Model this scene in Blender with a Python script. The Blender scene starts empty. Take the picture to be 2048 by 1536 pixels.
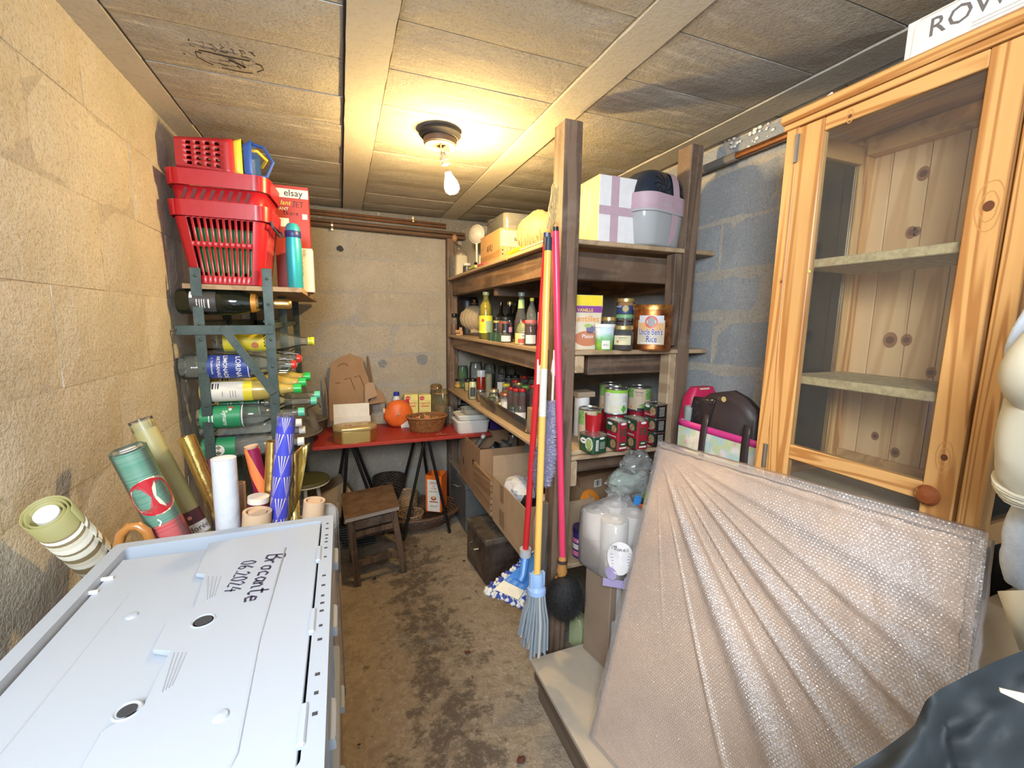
import bpy, bmesh, math, random
import numpy as np
from mathutils import Matrix, Vector, Euler, noise as mnoise
random.seed(7)
SC = bpy.context.scene; COL = SC.collection; PI = math.pi
# ------------------------------------------------------------------ camera
FPX = 870.0; YAW, PITCH, ROLL = 0.372979419, 0.144283537, -0.0154148146
_f = Vector((math.sin(YAW)*math.cos(PITCH), math.cos(YAW)*math.cos(PITCH), -math.sin(PITCH)))
_r = Vector((math.cos(YAW), -math.sin(YAW), 0)); _d = _f.cross(_r)
_c, _s = math.cos(ROLL), math.sin(ROLL)
CR, CD, CF = _c*_r + _s*_d, -_s*_r + _c*_d, _f
EYE = Vector((0, 0, 1.45))
cam = bpy.data.objects.new('camera', bpy.data.cameras.new('camera')); COL.objects.link(cam)
cam.matrix_world = Matrix(((CR.x, -CD.x, -CF.x, EYE.x), (CR.y, -CD.y, -CF.y, EYE.y), (CR.z, -CD.z, -CF.z, EYE.z), (0, 0, 0, 1)))
cam.data.sensor_width = 36; cam.data.lens = FPX/2048*36; cam.data.clip_start = .02
SC.camera = cam
def at(px, py, ax, D):                       # the point where a sight line meets an axis plane
    v = CR*((px-1024)/FPX) + CD*((py-768)/FPX) + CF
    k = 'xyz'.index(ax); return EYE + v*((D-EYE[k])/v[k])
def pxy(P):
    q = Vector(P)-EYE; w = q.dot(CF); return 1024+FPX*q.dot(CR)/w, 768+FPX*q.dot(CD)/w
def zat(px, py, P):                          # height seen at pixel row py above the plan position P
    v = CR*((px-1024)/FPX) + CD*((py-768)/FPX) + CF
    return EYE.z + v.z*math.hypot(P[0], P[1])/math.hypot(v.x, v.y)
# ------------------------------------------------------------------ world, light, exposure
SC.view_settings.view_transform = 'Standard'; SC.view_settings.look = 'None'
SC.view_settings.gamma = 1; SC.view_settings.use_curve_mapping = False
SC.view_settings.exposure = 0.48
W = bpy.data.worlds.new('world'); SC.world = W; W.use_nodes = True
W.node_tree.nodes['Background'].inputs[0].default_value = (.78, .88, 1, 1)
W.node_tree.nodes['Background'].inputs[1].default_value = 1.3
def area(name, loc, target, size, sizey, power, col):
    L = bpy.data.lights.new(name, 'AREA'); L.shape = 'RECTANGLE'; L.size = size; L.size_y = sizey
    L.energy = power; L.color = col
    o = bpy.data.objects.new(name, L); COL.objects.link(o); o.location = loc
    o.rotation_euler = (Vector(target)-Vector(loc)).to_track_quat('-Z', 'Y').to_euler(); return o
area('daylight_from_door', (-.38, -.50, 1.98), (.75, 1.4, .9), 0.7, 0.7, 66, (.84, .92, 1))
BULB_POWER = 24.0
try:
    SC.cycles.use_denoising = True; SC.cycles.max_bounces = 9; SC.cycles.transparent_max_bounces = 24
    SC.cycles.diffuse_bounces = 4; SC.cycles.glossy_bounces = 3; SC.cycles.transmission_bounces = 5
    SC.cycles.sample_clamp_indirect = 6; SC.cycles.caustics_reflective = False; SC.cycles.caustics_refractive = False
except Exception: pass
# ------------------------------------------------------------------ materials
MATS = {}
class NT:
    def __init__(s, name):
        m = s.m = bpy.data.materials.new(name); m.use_nodes = True; s.t = m.node_tree; s.t.nodes.clear()
        s.out = s.n('OutputMaterial')
    def n(s, ty, **k):
        o = s.t.nodes.new('ShaderNode'+ty)
        for a, b in k.items():
            if a.startswith('i_'):
                key = a[2:]; key = int(key) if key.isdigit() else key.replace('_', ' ')
                if hasattr(b, 'is_linked') or hasattr(b, 'links'): s.t.links.new(b, o.inputs[key])
                else: o.inputs[key].default_value = b
            else: setattr(o, a, b)
        return o
    def l(s, a, b): s.t.links.new(a, b)
    def coord(s, kind='Object', scale=(1, 1, 1)):
        c = s.n('NewGeometry').outputs['Position'] if kind == 'World' else s.n('TexCoord').outputs['Object']
        mp = s.n('Mapping'); s.l(c, mp.inputs[0]); mp.inputs['Scale'].default_value = scale; return mp.outputs[0]
    def noise(s, co, sc, det=5, rough=.6, dist=0):
        o = s.n('TexNoise'); s.l(co, o.inputs['Vector']); o.inputs['Scale'].default_value = sc
        o.inputs['Detail'].default_value = det; o.inputs['Roughness'].default_value = rough
        o.inputs['Distortion'].default_value = dist; return o.outputs['Fac']
    def ramp(s, fac, stops, interp='LINEAR'):
        r = s.n('ValToRGB'); s.l(fac, r.inputs[0]); e = r.color_ramp; e.interpolation = interp
        while len(e.elements) < len(stops): e.elements.new(.5)
        for el, (p, c) in zip(e.elements, stops):
            el.position = p; el.color = (c, c, c, 1) if isinstance(c, (int, float)) else (*c, 1)
        return r.outputs[0]
    def mix(s, f, a, b, mode='MIX'):
        o = s.n('Mix', data_type='RGBA', blend_type=mode)
        for sock, v in ((o.inputs[0], f), (o.inputs[6], a), (o.inputs[7], b)):
            if hasattr(v, 'links'): s.l(v, sock)
            else: sock.default_value = v if isinstance(v, (int, float)) else (*v, 1)
        return o.outputs[2]
    def bsdf(s, col, rough=.6, metal=0, h=None, bump=.3, dist=.01, **k):
        b = s.n('BsdfPrincipled')
        for key, v in (('Base Color', col), ('Roughness', rough), ('Metallic', metal)):
            if hasattr(v, 'links'): s.l(v, b.inputs[key])
            else: b.inputs[key].default_value = v if isinstance(v, (int, float)) else (*v, 1)
        for key, v in k.items(): b.inputs[key.replace('_', ' ')].default_value = v
        if h is not None:
            bp = s.n('Bump'); bp.inputs['Strength'].default_value = bump; bp.inputs['Distance'].default_value = dist
            s.l(h, bp.inputs['Height']); s.l(bp.outputs[0], b.inputs['Normal'])
        s.l(b.outputs[0], s.out.inputs[0]); return b
def cached(fn):
    def g(*a, **k):
        key = (fn.__name__, a, tuple(sorted(k.items())))
        if key not in MATS: MATS[key] = fn(*a, **k)
        return MATS[key]
    return g
def mul(c, k): return tuple(min(1, x*k) for x in c)
@cached
def pl(col, rough=.5, metal=0, var=.12, sc=30, bump=.08, spec=.5, coat=0):      # painted / moulded / printed surface with slight unevenness
    n = NT('surface'); co = n.coord(); f = n.noise(co, sc, 4)
    c = n.mix(f, mul(col, 1-var), mul(col, 1+var))
    b = n.bsdf(c, rough, metal, f, bump, .004); b.inputs['Specular IOR Level'].default_value = spec
    b.inputs['Coat Weight'].default_value = coat; return n.m
@cached
def glass(tint=(.92, .97, .94), op=.10, rough=.02, refl=1.0):                      # thin clear glass or plastic
    n = NT('clear'); fr = n.n('LayerWeight', i_Blend=.22).outputs['Fresnel']
    tr = n.n('BsdfTransparent', i_Color=(*tint, 1)); gl = n.n('BsdfGlossy', i_Roughness=rough, i_Color=(refl, refl, refl, 1))
    df = n.n('BsdfDiffuse', i_Color=(*tint, 1)); m1 = n.n('MixShader'); m1.inputs[0].default_value = op
    n.l(tr.outputs[0], m1.inputs[1]); n.l(df.outputs[0], m1.inputs[2])
    m2 = n.n('MixShader'); n.l(fr, m2.inputs[0]); n.l(m1.outputs[0], m2.inputs[1]); n.l(gl.outputs[0], m2.inputs[2])
    n.l(m2.outputs[0], n.out.inputs[0]); return n.m
@cached
def concrete(a, b, speck=(.75, .70, .6), sc=1.0, bump=.5, amt=.5, world=True, streak=0):
    n = NT('concrete'); co = n.coord('World' if world else 'Object'); big = n.noise(co, 3.0*sc, 6, .65); fine = n.noise(co, 120*sc, 3, .7); mid = n.noise(co, 34*sc, 4, .7)
    c = n.mix(n.ramp(big, [(.32, 0), (.68, 1)]), a, b)
    oi = n.n('ObjectInfo').outputs['Random']; c = n.mix(n.ramp(oi, [(0, 0), (1, .22)]), c, mul(a, .72))
    c = n.mix(n.ramp(fine, [(.35, amt), (.5, 0)]), c, mul(a, .5))
    c = n.mix(n.ramp(mid, [(.60, 0), (.72, amt)]), c, speck)
    if streak:
        st = n.noise(n.coord('World', (5, 42, 5)), 1, 5, .7); patch = n.noise(co, 2.2, 3); mm_ = n.n('Math', operation='MULTIPLY'); n.l(n.ramp(st, [(.52, 0), (.66, 1)]), mm_.inputs[0]); n.l(n.ramp(patch, [(.48, 0), (.62, streak)]), mm_.inputs[1]); c = n.mix(mm_.outputs[0], c, (.70, .66, .58))
        c = n.mix(n.ramp(st, [(.30, .5), (.42, 0)]), c, mul(a, .62))
    m2 = n.noise(co, 13*sc, 5, .7); hh = n.mix(.45, n.mix(.5, mid, fine), m2); n.bsdf(c, .95, 0, hh, bump, .016).inputs['Specular IOR Level'].default_value = .15; return n.m
@cached
def wood(a, b, axis=2, sc=1.0, rough=.55, knots=0.0, bump=.25, grain=1.0, dirt=0.0, knotcol=(.10, .035, .012), world=False):
    n = NT('wood'); s3 = [14.0*sc, 14.0*sc, 14.0*sc]; s3[axis] = .9*sc; co = n.coord('World' if world else 'Object', tuple(s3))
    oi = n.n('ObjectInfo').outputs['Random']; add = n.n('VectorMath', operation='ADD'); n.l(co, add.inputs[0])
    sx = n.n('CombineXYZ'); mm = n.n('Math', operation='MULTIPLY'); n.l(oi, mm.inputs[0]); mm.inputs[1].default_value = 37
    for i in range(3): n.l(mm.outputs[0], sx.inputs[i])
    n.l(sx.outputs[0], add.inputs[1]); co = add.outputs[0]
    base = n.noise(co, .55, 3, .5, .6); mu = n.n('Math', operation='MULTIPLY'); n.l(base, mu.inputs[0]); mu.inputs[1].default_value = 34*grain
    sn = n.n('Math', operation='SINE'); n.l(mu.outputs[0], sn.inputs[0]); sm_ = n.n('Math', operation='MULTIPLY_ADD'); n.l(sn.outputs[0], sm_.inputs[0]); sm_.inputs[1].default_value = .5; sm_.inputs[2].default_value = .5; rings = n.ramp(sm_.outputs[0], [(.08, 0), (.55, 1)])
    fine = n.noise(co, 6, 4, .7)
    f = n.mix(.35, rings, fine); c = n.mix(f, a, b)
    if knots:
        s2 = [5.5*sc]*3; s2[axis] = 2.4*sc; ck = n.coord('World' if world else 'Object', tuple(s2)); ad2 = n.n('VectorMath', operation='ADD'); n.l(ck, ad2.inputs[0]); n.l(sx.outputs[0], ad2.inputs[1])
        v = n.n('TexVoronoi', feature='F1'); n.l(ad2.outputs[0], v.inputs['Vector']); v.inputs['Scale'].default_value = 1.2
        k = n.ramp(v.outputs['Distance'], [(0, 1), (.07*knots, 1), (.10*knots, 0)]); c = n.mix(k, c, knotcol)
        k2 = n.ramp(v.outputs['Distance'], [(.08*knots, .35), (.24*knots, 0)]); c = n.mix(k2, c, mul(knotcol, 3))
    if dirt:
        d = n.noise(n.coord('World'), 9, 6, .7); c = n.mix(n.ramp(d, [(.5, 0), (.72, dirt)]), c, (.42, .37, .30))
    n.bsdf(c, rough, 0, fine, bump, .003); return n.m
@cached
def wicker(a, b, sc=60):
    n = NT('wicker'); co = n.coord(); f = n.noise(co, sc, 3)
    n.bsdf(n.mix(n.ramp(f, [(.3, 0), (.7, 1)]), a, b), .6, 0, f, .3, .004); return n.m
@cached
def card(col=(.42, .27, .16)):
    n = NT('cardboard'); co = n.coord(); f = n.noise(co, 8, 5); g = n.noise(n.coord('Object', (260, 4, 4)), 1, 2)
    c = n.mix(n.ramp(f, [(.3, 0), (.7, 1)]), mul(col, .88), mul(col, 1.08)); n.bsdf(n.mix(n.ramp(g, [(.4, .08), (.6, 0)]), c, mul(col, .6)), .85, 0, f, .1, .004); return n.m
@cached
def dust(col, d=(.35, .32, .28), amt=.5, rough=.6, metal=0, sc=6):
    n = NT('worn'); co = n.coord(); f = n.noise(co, sc, 7, .7); g = n.noise(co, sc*5, 5, .7)
    c = n.mix(n.ramp(f, [(.42, 0), (.62, amt)]), col, d); c = n.mix(n.ramp(g, [(.62, 0), (.72, amt)]), c, mul(d, 1.5))
    n.bsdf(c, rough, metal, g, .2, .004); return n.m
@cached
def emit(col, s):
    n = NT('glow'); e = n.n('Emission', i_Color=(*col, 1), i_Strength=s); n.l(e.outputs[0], n.out.inputs[0]); return n.m
# ------------------------------------------------------------------ object helpers
ROOTM = {}
def thing(name, label, cat, loc=(0, 0, 0), rot=0, group=None):
    o = bpy.data.objects.new(name, None); COL.objects.link(o); o.empty_display_size = .05
    e = Euler((0, 0, rot)) if isinstance(rot, (int, float)) else Euler(rot)
    o.location = loc; o.rotation_euler = e; o['label'] = label; o['category'] = cat
    if group: o['group'] = group
    ROOTM[o.name] = Matrix.Translation(loc) @ e.to_matrix().to_4x4(); return o
def tag(o, label, cat, group=None, kind=None):
    o['label'] = label; o['category'] = cat
    if group: o['group'] = group
    if kind: o['kind'] = kind
    return o
def kids(o): return [c for c in COL.objects if c.parent == o]
def dup(root, loc, rot=None, label=None, scale=None):
    ch = KIDS.get(root.name, [])
    r = root.copy(); COL.objects.link(r); r.location = loc
    if rot is not None: r.rotation_euler = Euler((0, 0, rot)) if isinstance(rot, (int, float)) else Euler(rot)
    if label: r['label'] = label
    if scale: r.scale = scale
    for c in ch:
        d = c.copy(); COL.objects.link(d); d.parent = r; KIDS.setdefault(r.name, []).append(d)
        for g in KIDS.get(c.name, []):
            h = g.copy(); COL.objects.link(h); h.parent = d; KIDS.setdefault(d.name, []).append(h)
    return r
KIDS = {}
TXT = {}
def textgeo(s, bold=0, shear=0):
    key = (s, bold, shear)
    if key not in TXT:
        c = bpy.data.curves.new('t', 'FONT'); c.body = s; c.size = 1; c.offset = bold; c.shear = shear; c.resolution_u = 2
        c.align_x = 'CENTER'; c.align_y = 'CENTER'; o = bpy.data.objects.new('t', c); COL.objects.link(o)
        bpy.context.view_layer.update(); m = o.evaluated_get(bpy.context.evaluated_depsgraph_get()).to_mesh()
        V = [tuple(v.co[:2]) for v in m.vertices]; F = [tuple(p.vertices) for p in m.polygons]
        w = max([v[0] for v in V] or [1])-min([v[0] for v in V] or [0]); bpy.data.objects.remove(o); bpy.data.curves.remove(c)
        TXT[key] = (V, F, w)
    return TXT[key]
STROKE = {  # handwritten letters: polylines in a box of about .6 x 1
 'B': [[(0, 0), (.08, 1)], [(.02, .95), (.4, 1), (.5, .8), (.3, .55), (.08, .52), (.45, .48), (.55, .25), (.35, 0), (0, .02)]],
 'r': [[(0, .5), (.1, 0)], [(.06, .3), (.2, .48), (.4, .5)]], 'o': [[(.3, .5), (.1, .42), (.05, .15), (.2, 0), (.4, .1), (.42, .4), (.28, .5), (.5, .45)]],
 'c': [[(.45, .42), (.25, .5), (.05, .3), (.12, .03), (.45, .05)]], 'a': [[(.42, .45), (.2, .5), (.04, .25), (.15, 0), (.35, .12), (.44, .48), (.42, .05), (.55, .03)]],
 'n': [[(0, .48), (.05, 0)], [(.04, .3), (.22, .5), (.32, .4), (.34, .02), (.48, .04)]], 't': [[(.2, .95), (.15, .1), (.3, 0), (.45, .1)], [(0, .6), (.42, .66)]],
 'e': [[(.05, .25), (.42, .3), (.38, .48), (.15, .5), (.03, .25), (.15, 0), (.48, .08)]], '0': [[(.25, .9), (.05, .6), (.08, .1), (.3, 0), (.45, .35), (.4, .8), (.25, .9)]],
 '6': [[(.4, .9), (.12, .5), (.08, .1), (.3, 0), (.45, .2), (.3, .42), (.1, .3)]], '.': [[(.1, 0), (.16, .04), (.1, .08)]],
 '2': [[(.05, .7), (.25, .9), (.42, .7), (.05, .02), (.5, .04)]], '4': [[(.35, .9), (.03, .35), (.5, .38)], [(.4, .6), (.34, 0)]],
 'V': [[(0, .9), (.2, 0), (.5, .95)]], 'i': [[(.1, .5), (.12, 0), (.25, .05)], [(.12, .68), (.15, .72)]], 'u': [[(0, .5), (.05, .08), (.25, .05), (.4, .5), (.42, .03), (.52, .05)]],
 'g': [[(.42, .45), (.2, .5), (.05, .28), (.2, .05), (.42, .3), (.38, -.35), (.1, -.4)]], 'q': [[(.42, .45), (.2, .5), (.05, .28), (.2, .05), (.42, .4), (.36, -.45)]],
 'J': [[(.05, .95), (.6, .9)], [(.35, .92), (.32, .1), (.12, 0), (0, .2)]], 'E': [[(.5, .9), (.08, .9), (.05, 0), (.5, 0)], [(.06, .45), (.4, .47)]], 'T': [[(0, .9), (.6, .95)], [(.3, .92), (.28, 0)]],
 'l': [[(.05, .3), (.25, .95), (.12, .95), (.1, .05), (.3, .05)]], 'h': [[(.05, 1), (.05, 0), (.25, .5), (.35, .02)]], 'z': [[(0, .5), (.4, .5), (.05, 0), (.45, .05)]], 's': [[(.35, .5), (.1, .42), (.32, .2), (.05, 0)]], ' ': []}
class MB:
    """collects shapes and links them as ONE mesh object"""
    def __init__(s, M=None, world_of=None):
        s.v = []; s.f = []; s.mi = []; s.mats = []; s.cur = 0; s.M = M
        if world_of is not None: s.M = ROOTM[world_of.name].inverted()
    def mat(s, m):
        if m not in s.mats: s.mats.append(m)
        s.cur = s.mats.index(m); return s
    def add(s, V, F):
        k = len(s.v)
        if s.M is not None: V = [s.M @ Vector(v) for v in V]
        s.v += [tuple(v) for v in V]; s.f += [tuple(i+k for i in f) for f in F]; s.mi += [s.cur]*len(F); return s
    def box(s, x0, x1, y0, y1, z0, z1, M=None):
        V = [(x, y, z) for z in (z0, z1) for y in (y0, y1) for x in (x0, x1)]
        if M is not None: V = [M @ Vector(v) for v in V]
        return s.add(V, [(0, 2, 3, 1), (4, 5, 7, 6), (0, 1, 5, 4), (2, 6, 7, 3), (0, 4, 6, 2), (1, 3, 7, 5)])
    def cbox(s, c, d, rot=(0, 0, 0)):
        M = Matrix.Translation(c) @ Euler(rot).to_matrix().to_4x4(); return s.box(-d[0]/2, d[0]/2, -d[1]/2, d[1]/2, -d[2]/2, d[2]/2, M)
    def bar(s, a, b, w, t, up=(0, 0, 1)):                                  # rectangular bar from a to b, w across, t along up
        a, b = Vector(a), Vector(b); d = b-a; L = d.length; d.normalize(); u = Vector(up); x = d.cross(u)
        if x.length < 1e-4: x = d.cross(Vector((0, 1, 0)))
        x.normalize(); u = x.cross(d); V = []
        for q in (a, b):
            for sx, su in ((-1, -1), (1, -1), (1, 1), (-1, 1)): V.append(q+x*(w/2*sx)+u*(t/2*su))
        return s.add(V, [(3, 2, 1, 0), (4, 5, 6, 7), (0, 1, 5, 4), (1, 2, 6, 5), (2, 3, 7, 6), (3, 0, 4, 7)])
    def loft(s, loops, caps=(True, True), close=True):
        n = len(loops[0]); V = [p for L in loops for p in L]; F = []
        for i in range(len(loops)-1):
            for j in range(n if close else n-1):
                k = (j+1) % n; F.append((i*n+j, i*n+k, (i+1)*n+k, (i+1)*n+j))
        if caps[0]: F.append(tuple(range(n-1, -1, -1)))
        if caps[1]: F.append(tuple((len(loops)-1)*n+j for j in range(n)))
        return s.add(V, F)
    def lathe(s, prof, n=20, o=(0, 0, 0), ax='z', a0=0, a1=None):
        loops = []; full = a1 is None; cnt = n if full else n+1
        for r, z in prof:
            L = []
            for j in range(cnt):
                a = (2*PI*j/n) if full else a0+(a1-a0)*j/n; x, y = r*math.cos(a), r*math.sin(a)
                L.append({'z': (o[0]+x, o[1]+y, o[2]+z), 'x': (o[0]+z, o[1]+x, o[2]+y), 'y': (o[0]+y, o[1]+z, o[2]+x)}[ax])
            loops.append(L)
        return s.loft(loops, (full and prof[0][0] > 1e-4, full and prof[-1][0] > 1e-4), full)
    def tube(s, P, r, n=8, caps=True, closed=False):
        P = [Vector(p) for p in P]; N = len(P); rs = r if isinstance(r, (list, tuple)) else [r]*N; loops = []; u = None
        for i, p in enumerate(P):
            d = (P[(i+1) % N]-P[i-1]) if closed else (P[min(i+1, N-1)]-P[max(i-1, 0)])
            if d.length < 1e-9: d = Vector((0, 0, 1))
            d.normalize()
            if u is None: u = d.orthogonal().normalized()
            u = (u-d*u.dot(d)); u = u.normalized() if u.length > 1e-6 else d.orthogonal().normalized(); w = d.cross(u)
            loops.append([p+(u*math.cos(2*PI*j/n)+w*math.sin(2*PI*j/n))*rs[i] for j in range(n)])
        if closed: loops.append(loops[0]); caps = False
        return s.loft(loops, (caps, caps))
    def prism(s, poly, z0, z1, M=None):
        n = len(poly); V = [(x, y, z0) for x, y in poly]+[(x, y, z1) for x, y in poly]
        if M is not None: V = [M @ Vector(v) for v in V]
        return s.add(V, [tuple(range(n-1, -1, -1)), tuple(range(n, 2*n))]+[(i, (i+1) % n, n+(i+1) % n, n+i) for i in range(n)])
    def grid(s, fn, nu, nv, th=0):
        V = [fn(i/nu, j/nv) for j in range(nv+1) for i in range(nu+1)]
        return s.add(V, [(j*(nu+1)+i, j*(nu+1)+i+1, (j+1)*(nu+1)+i+1, (j+1)*(nu+1)+i) for j in range(nv) for i in range(nu)])
    def ball(s, c, r, nu=14, nv=9, sq=(1, 1, 1), fn=None):
        loops = []
        for i in range(nv+1):
            t = PI*i/nv; L = []
            for j in range(nu):
                a = 2*PI*j/nu; d = Vector((math.sin(t)*math.cos(a), math.sin(t)*math.sin(a), -math.cos(t))); k = fn(d) if fn else 1
                L.append((c[0]+d.x*r*sq[0]*k, c[1]+d.y*r*sq[1]*k, c[2]+d.z*r*sq[2]*k))
            loops.append(L)
        return s.loft(loops, (False, False))
    def text(s, t, h, mp, cu=0, cv=0, bold=0, shear=0, width=None):           # flat print: mp(u, v) -> point
        V, F, w = textgeo(t, bold, shear); k = h*1.0; kx = k if width is None else width/max(w, 1e-6)
        return s.add([mp(cu+x*kx, cv+y*k) for x, y in V], F)
    def hand(s, t, h, mp, cu=0, cv=0, w=.1, adv=.62):                        # handwriting: pen strokes as ribbons
        x = cu-len(t)*adv*h/2
        for ch in t:
            for st in STROKE.get(ch, []): s.ribbon([(x+p[0]*h, cv+p[1]*h-h*.4) for p in st], w*h, mp)
            x += adv*h*(.5 if ch in 'il.' else 1)
        return s
    def ribbon(s, P, w, mp):
        V = []; n = len(P)
        for i, p in enumerate(P):
            a, b = P[max(0, i-1)], P[min(n-1, i+1)]; dx, dy = b[0]-a[0], b[1]-a[1]; L = math.hypot(dx, dy) or 1
            V += [mp(p[0]-dy/L*w/2, p[1]+dx/L*w/2), mp(p[0]+dy/L*w/2, p[1]-dx/L*w/2)]
        return s.add(V, [(2*i, 2*i+1, 2*i+3, 2*i+2) for i in range(n-1)])
    def rect(s, mp, u0, u1, v0, v1, nu=1, nv=1):
        return s.grid(lambda a, b: mp(u0+(u1-u0)*a, v0+(v1-v0)*b), nu, nv)
    def disc(s, mp, cu, cv, r, n=16, ry=None):
        ry = ry or r; V = [mp(cu, cv)]+[mp(cu+r*math.cos(2*PI*i/n), cv+ry*math.sin(2*PI*i/n)) for i in range(n)]
        return s.add(V, [(0, 1+i, 1+(i+1) % n) for i in range(n)])
    def build(s, name, parent=None, m=None, bevel=0, smooth=35, seg=1, sub=0, solid=0, label=None, kind=None):
        me = bpy.data.meshes.new(name)
        if m is not None: s.mats = [m]; s.mi = [0]*len(s.f)
        me.from_pydata(s.v, [], s.f)
        for q in s.mats: me.materials.append(q)
        me.polygons.foreach_set('material_index', s.mi)
        if bevel:
            bm = bmesh.new(); bm.from_mesh(me)
            if bevel:
                es = [e for e in bm.edges if len(e.link_faces) == 2 and e.calc_face_angle(0) > .6]
                bmesh.ops.bevel(bm, geom=es, offset=bevel, segments=seg, affect='EDGES', clamp_overlap=True)
            bm.to_mesh(me); bm.free()
        if smooth:
            me.polygons.foreach_set('use_smooth', [True]*len(me.polygons)); me.set_sharp_from_angle(angle=math.radians(smooth))
        me.update(); o = bpy.data.objects.new(name, me); COL.objects.link(o)
        if solid: md = o.modifiers.new('thickness', 'SOLIDIFY'); md.thickness = solid; md.offset = 0
        if sub: md = o.modifiers.new('s', 'SUBSURF'); md.levels = md.render_levels = sub
        if parent is not None: o.parent = parent; KIDS.setdefault(parent.name, []).append(o)
        if label: o['label'] = label
        if kind: o['kind'] = kind
        return o
def link_copy(o, name, parent, M=None, loc=None):
    c = bpy.data.objects.new(name, o.data); COL.objects.link(c); c.parent = parent
    if M is not None: c.matrix_local = M
    if loc is not None: c.location = loc
    KIDS.setdefault(parent.name, []).append(c); return c
def planemap(o, u, v):
    o, u, v = Vector(o), Vector(u), Vector(v); return lambda a, b: o+u*a+v*b
def cylmap(r, a0=0, o=(0, 0, 0)): return lambda u, v: (o[0]+r*math.cos(a0+u/r), o[1]+r*math.sin(a0+u/r), o[2]+v)
def rrect(w, d, r, z, cx=0, cy=0, n=4):                                       # rounded rectangle loop
    r = min(r, w/2-1e-4, d/2-1e-4); L = []
    for sx, sy, a in ((1, 1, 0), (-1, 1, 90), (-1, -1, 180), (1, -1, 270)):
        for i in range(n+1):
            t = math.radians(a+90*i/n); L.append((cx+sx*(w/2-r)+r*math.cos(t), cy+sy*(d/2-r)+r*math.sin(t), z))
    return L
def face_cam(x, y): return math.atan2(-y, -x)                              # bearing from a point to the viewer
# ------------------------------------------------------------------ the room
XL, XR, YB, YN, ZC = -.6, 1.5, 3.32, -1.35, 2.19
def structure(name, mb, m, bevel=0):
    o = mb.build(name, None, m, bevel=bevel); o['kind'] = 'structure'; return o
mortar_w = concrete((.42, .38, .32), (.50, .46, .39)); mortar_g = concrete((.36, .35, .33), (.45, .43, .40))
c_left = concrete((.50, .455, .37), (.63, .58, .49), (.74, .70, .60), 1.0, .8, .45)
c_back = concrete((.40, .36, .29), (.50, .45, .37), (.66, .62, .52), 1.2, .55, .5)
c_right = concrete((.30, .32, .335), (.41, .42, .42), (.55, .54, .50), 1.1, .45, .45)
c_ceil = concrete((.35, .33, .295), (.43, .405, .36), (.58, .55, .48), 1.0, .5, .4, True, .6)
c_joist = concrete((.46, .43, .37), (.55, .52, .45), (.60, .57, .5), .7, .25, .2)
# floor
n = NT('floor_concrete'); co = n.coord('World'); a = n.noise(co, 2.3, 7, .7, .4); b = n.noise(co, 9, 8, .75, .3); c3 = n.noise(co, 70, 4, .7)
col = n.mix(n.ramp(b, [(.35, 0), (.62, 1)]), (.27, .205, .145), (.46, .375, .27)); col = n.mix(n.ramp(c3, [(.58, 0), (.7, .6)]), col, (.62, .56, .46))
sep = n.n('SeparateXYZ'); n.l(co, sep.inputs[0])
band = n.n('Math', operation='SUBTRACT'); n.l(sep.outputs[0], band.inputs[0]); band.inputs[1].default_value = .33
ab = n.n('Math', operation='ABSOLUTE'); n.l(band.outputs[0], ab.inputs[0])
near = n.ramp(ab.outputs[0], [(.02, .20), (.34, 0)])                                      # the trodden path is damp and muddy
sm = n.n('Math', operation='ADD'); n.l(b, sm.inputs[0]); n.l(near, sm.inputs[1])
mud = n.ramp(sm.outputs[0], [(.59, 0), (.70, .85)]); col = n.mix(mud, col, (.085, .062, .046)); cr_ = n.noise(co, 26, 6, .8); col = n.mix(n.ramp(cr_, [(.50, 0), (.64, .55)]), col, (.50, .43, .32)); col = n.mix(n.ramp(cr_, [(.32, .35), (.42, 0)]), col, (.13, .10, .075))
g = n.noise(co, 3.1, 5, .6); col = n.mix(n.ramp(g, [(.60, 0), (.68, .6)]), col, (.20, .20, .19))
hh = n.mix(.6, n.mix(.5, b, c3), cr_); n.bsdf(col, .8, 0, hh, .8, .03); floor_m = n.m
def floor_fn(u, v):
    x, y = -.75+2.45*u, YN-.1+(YB+.2-YN)*v
    return (x, y, .004*mnoise.noise((x*6, y*6, 0))+.003*mnoise.noise((x*17, y*17, 3))-.004)
structure('floor', MB().grid(floor_fn, 110, 200), floor_m)
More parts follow.
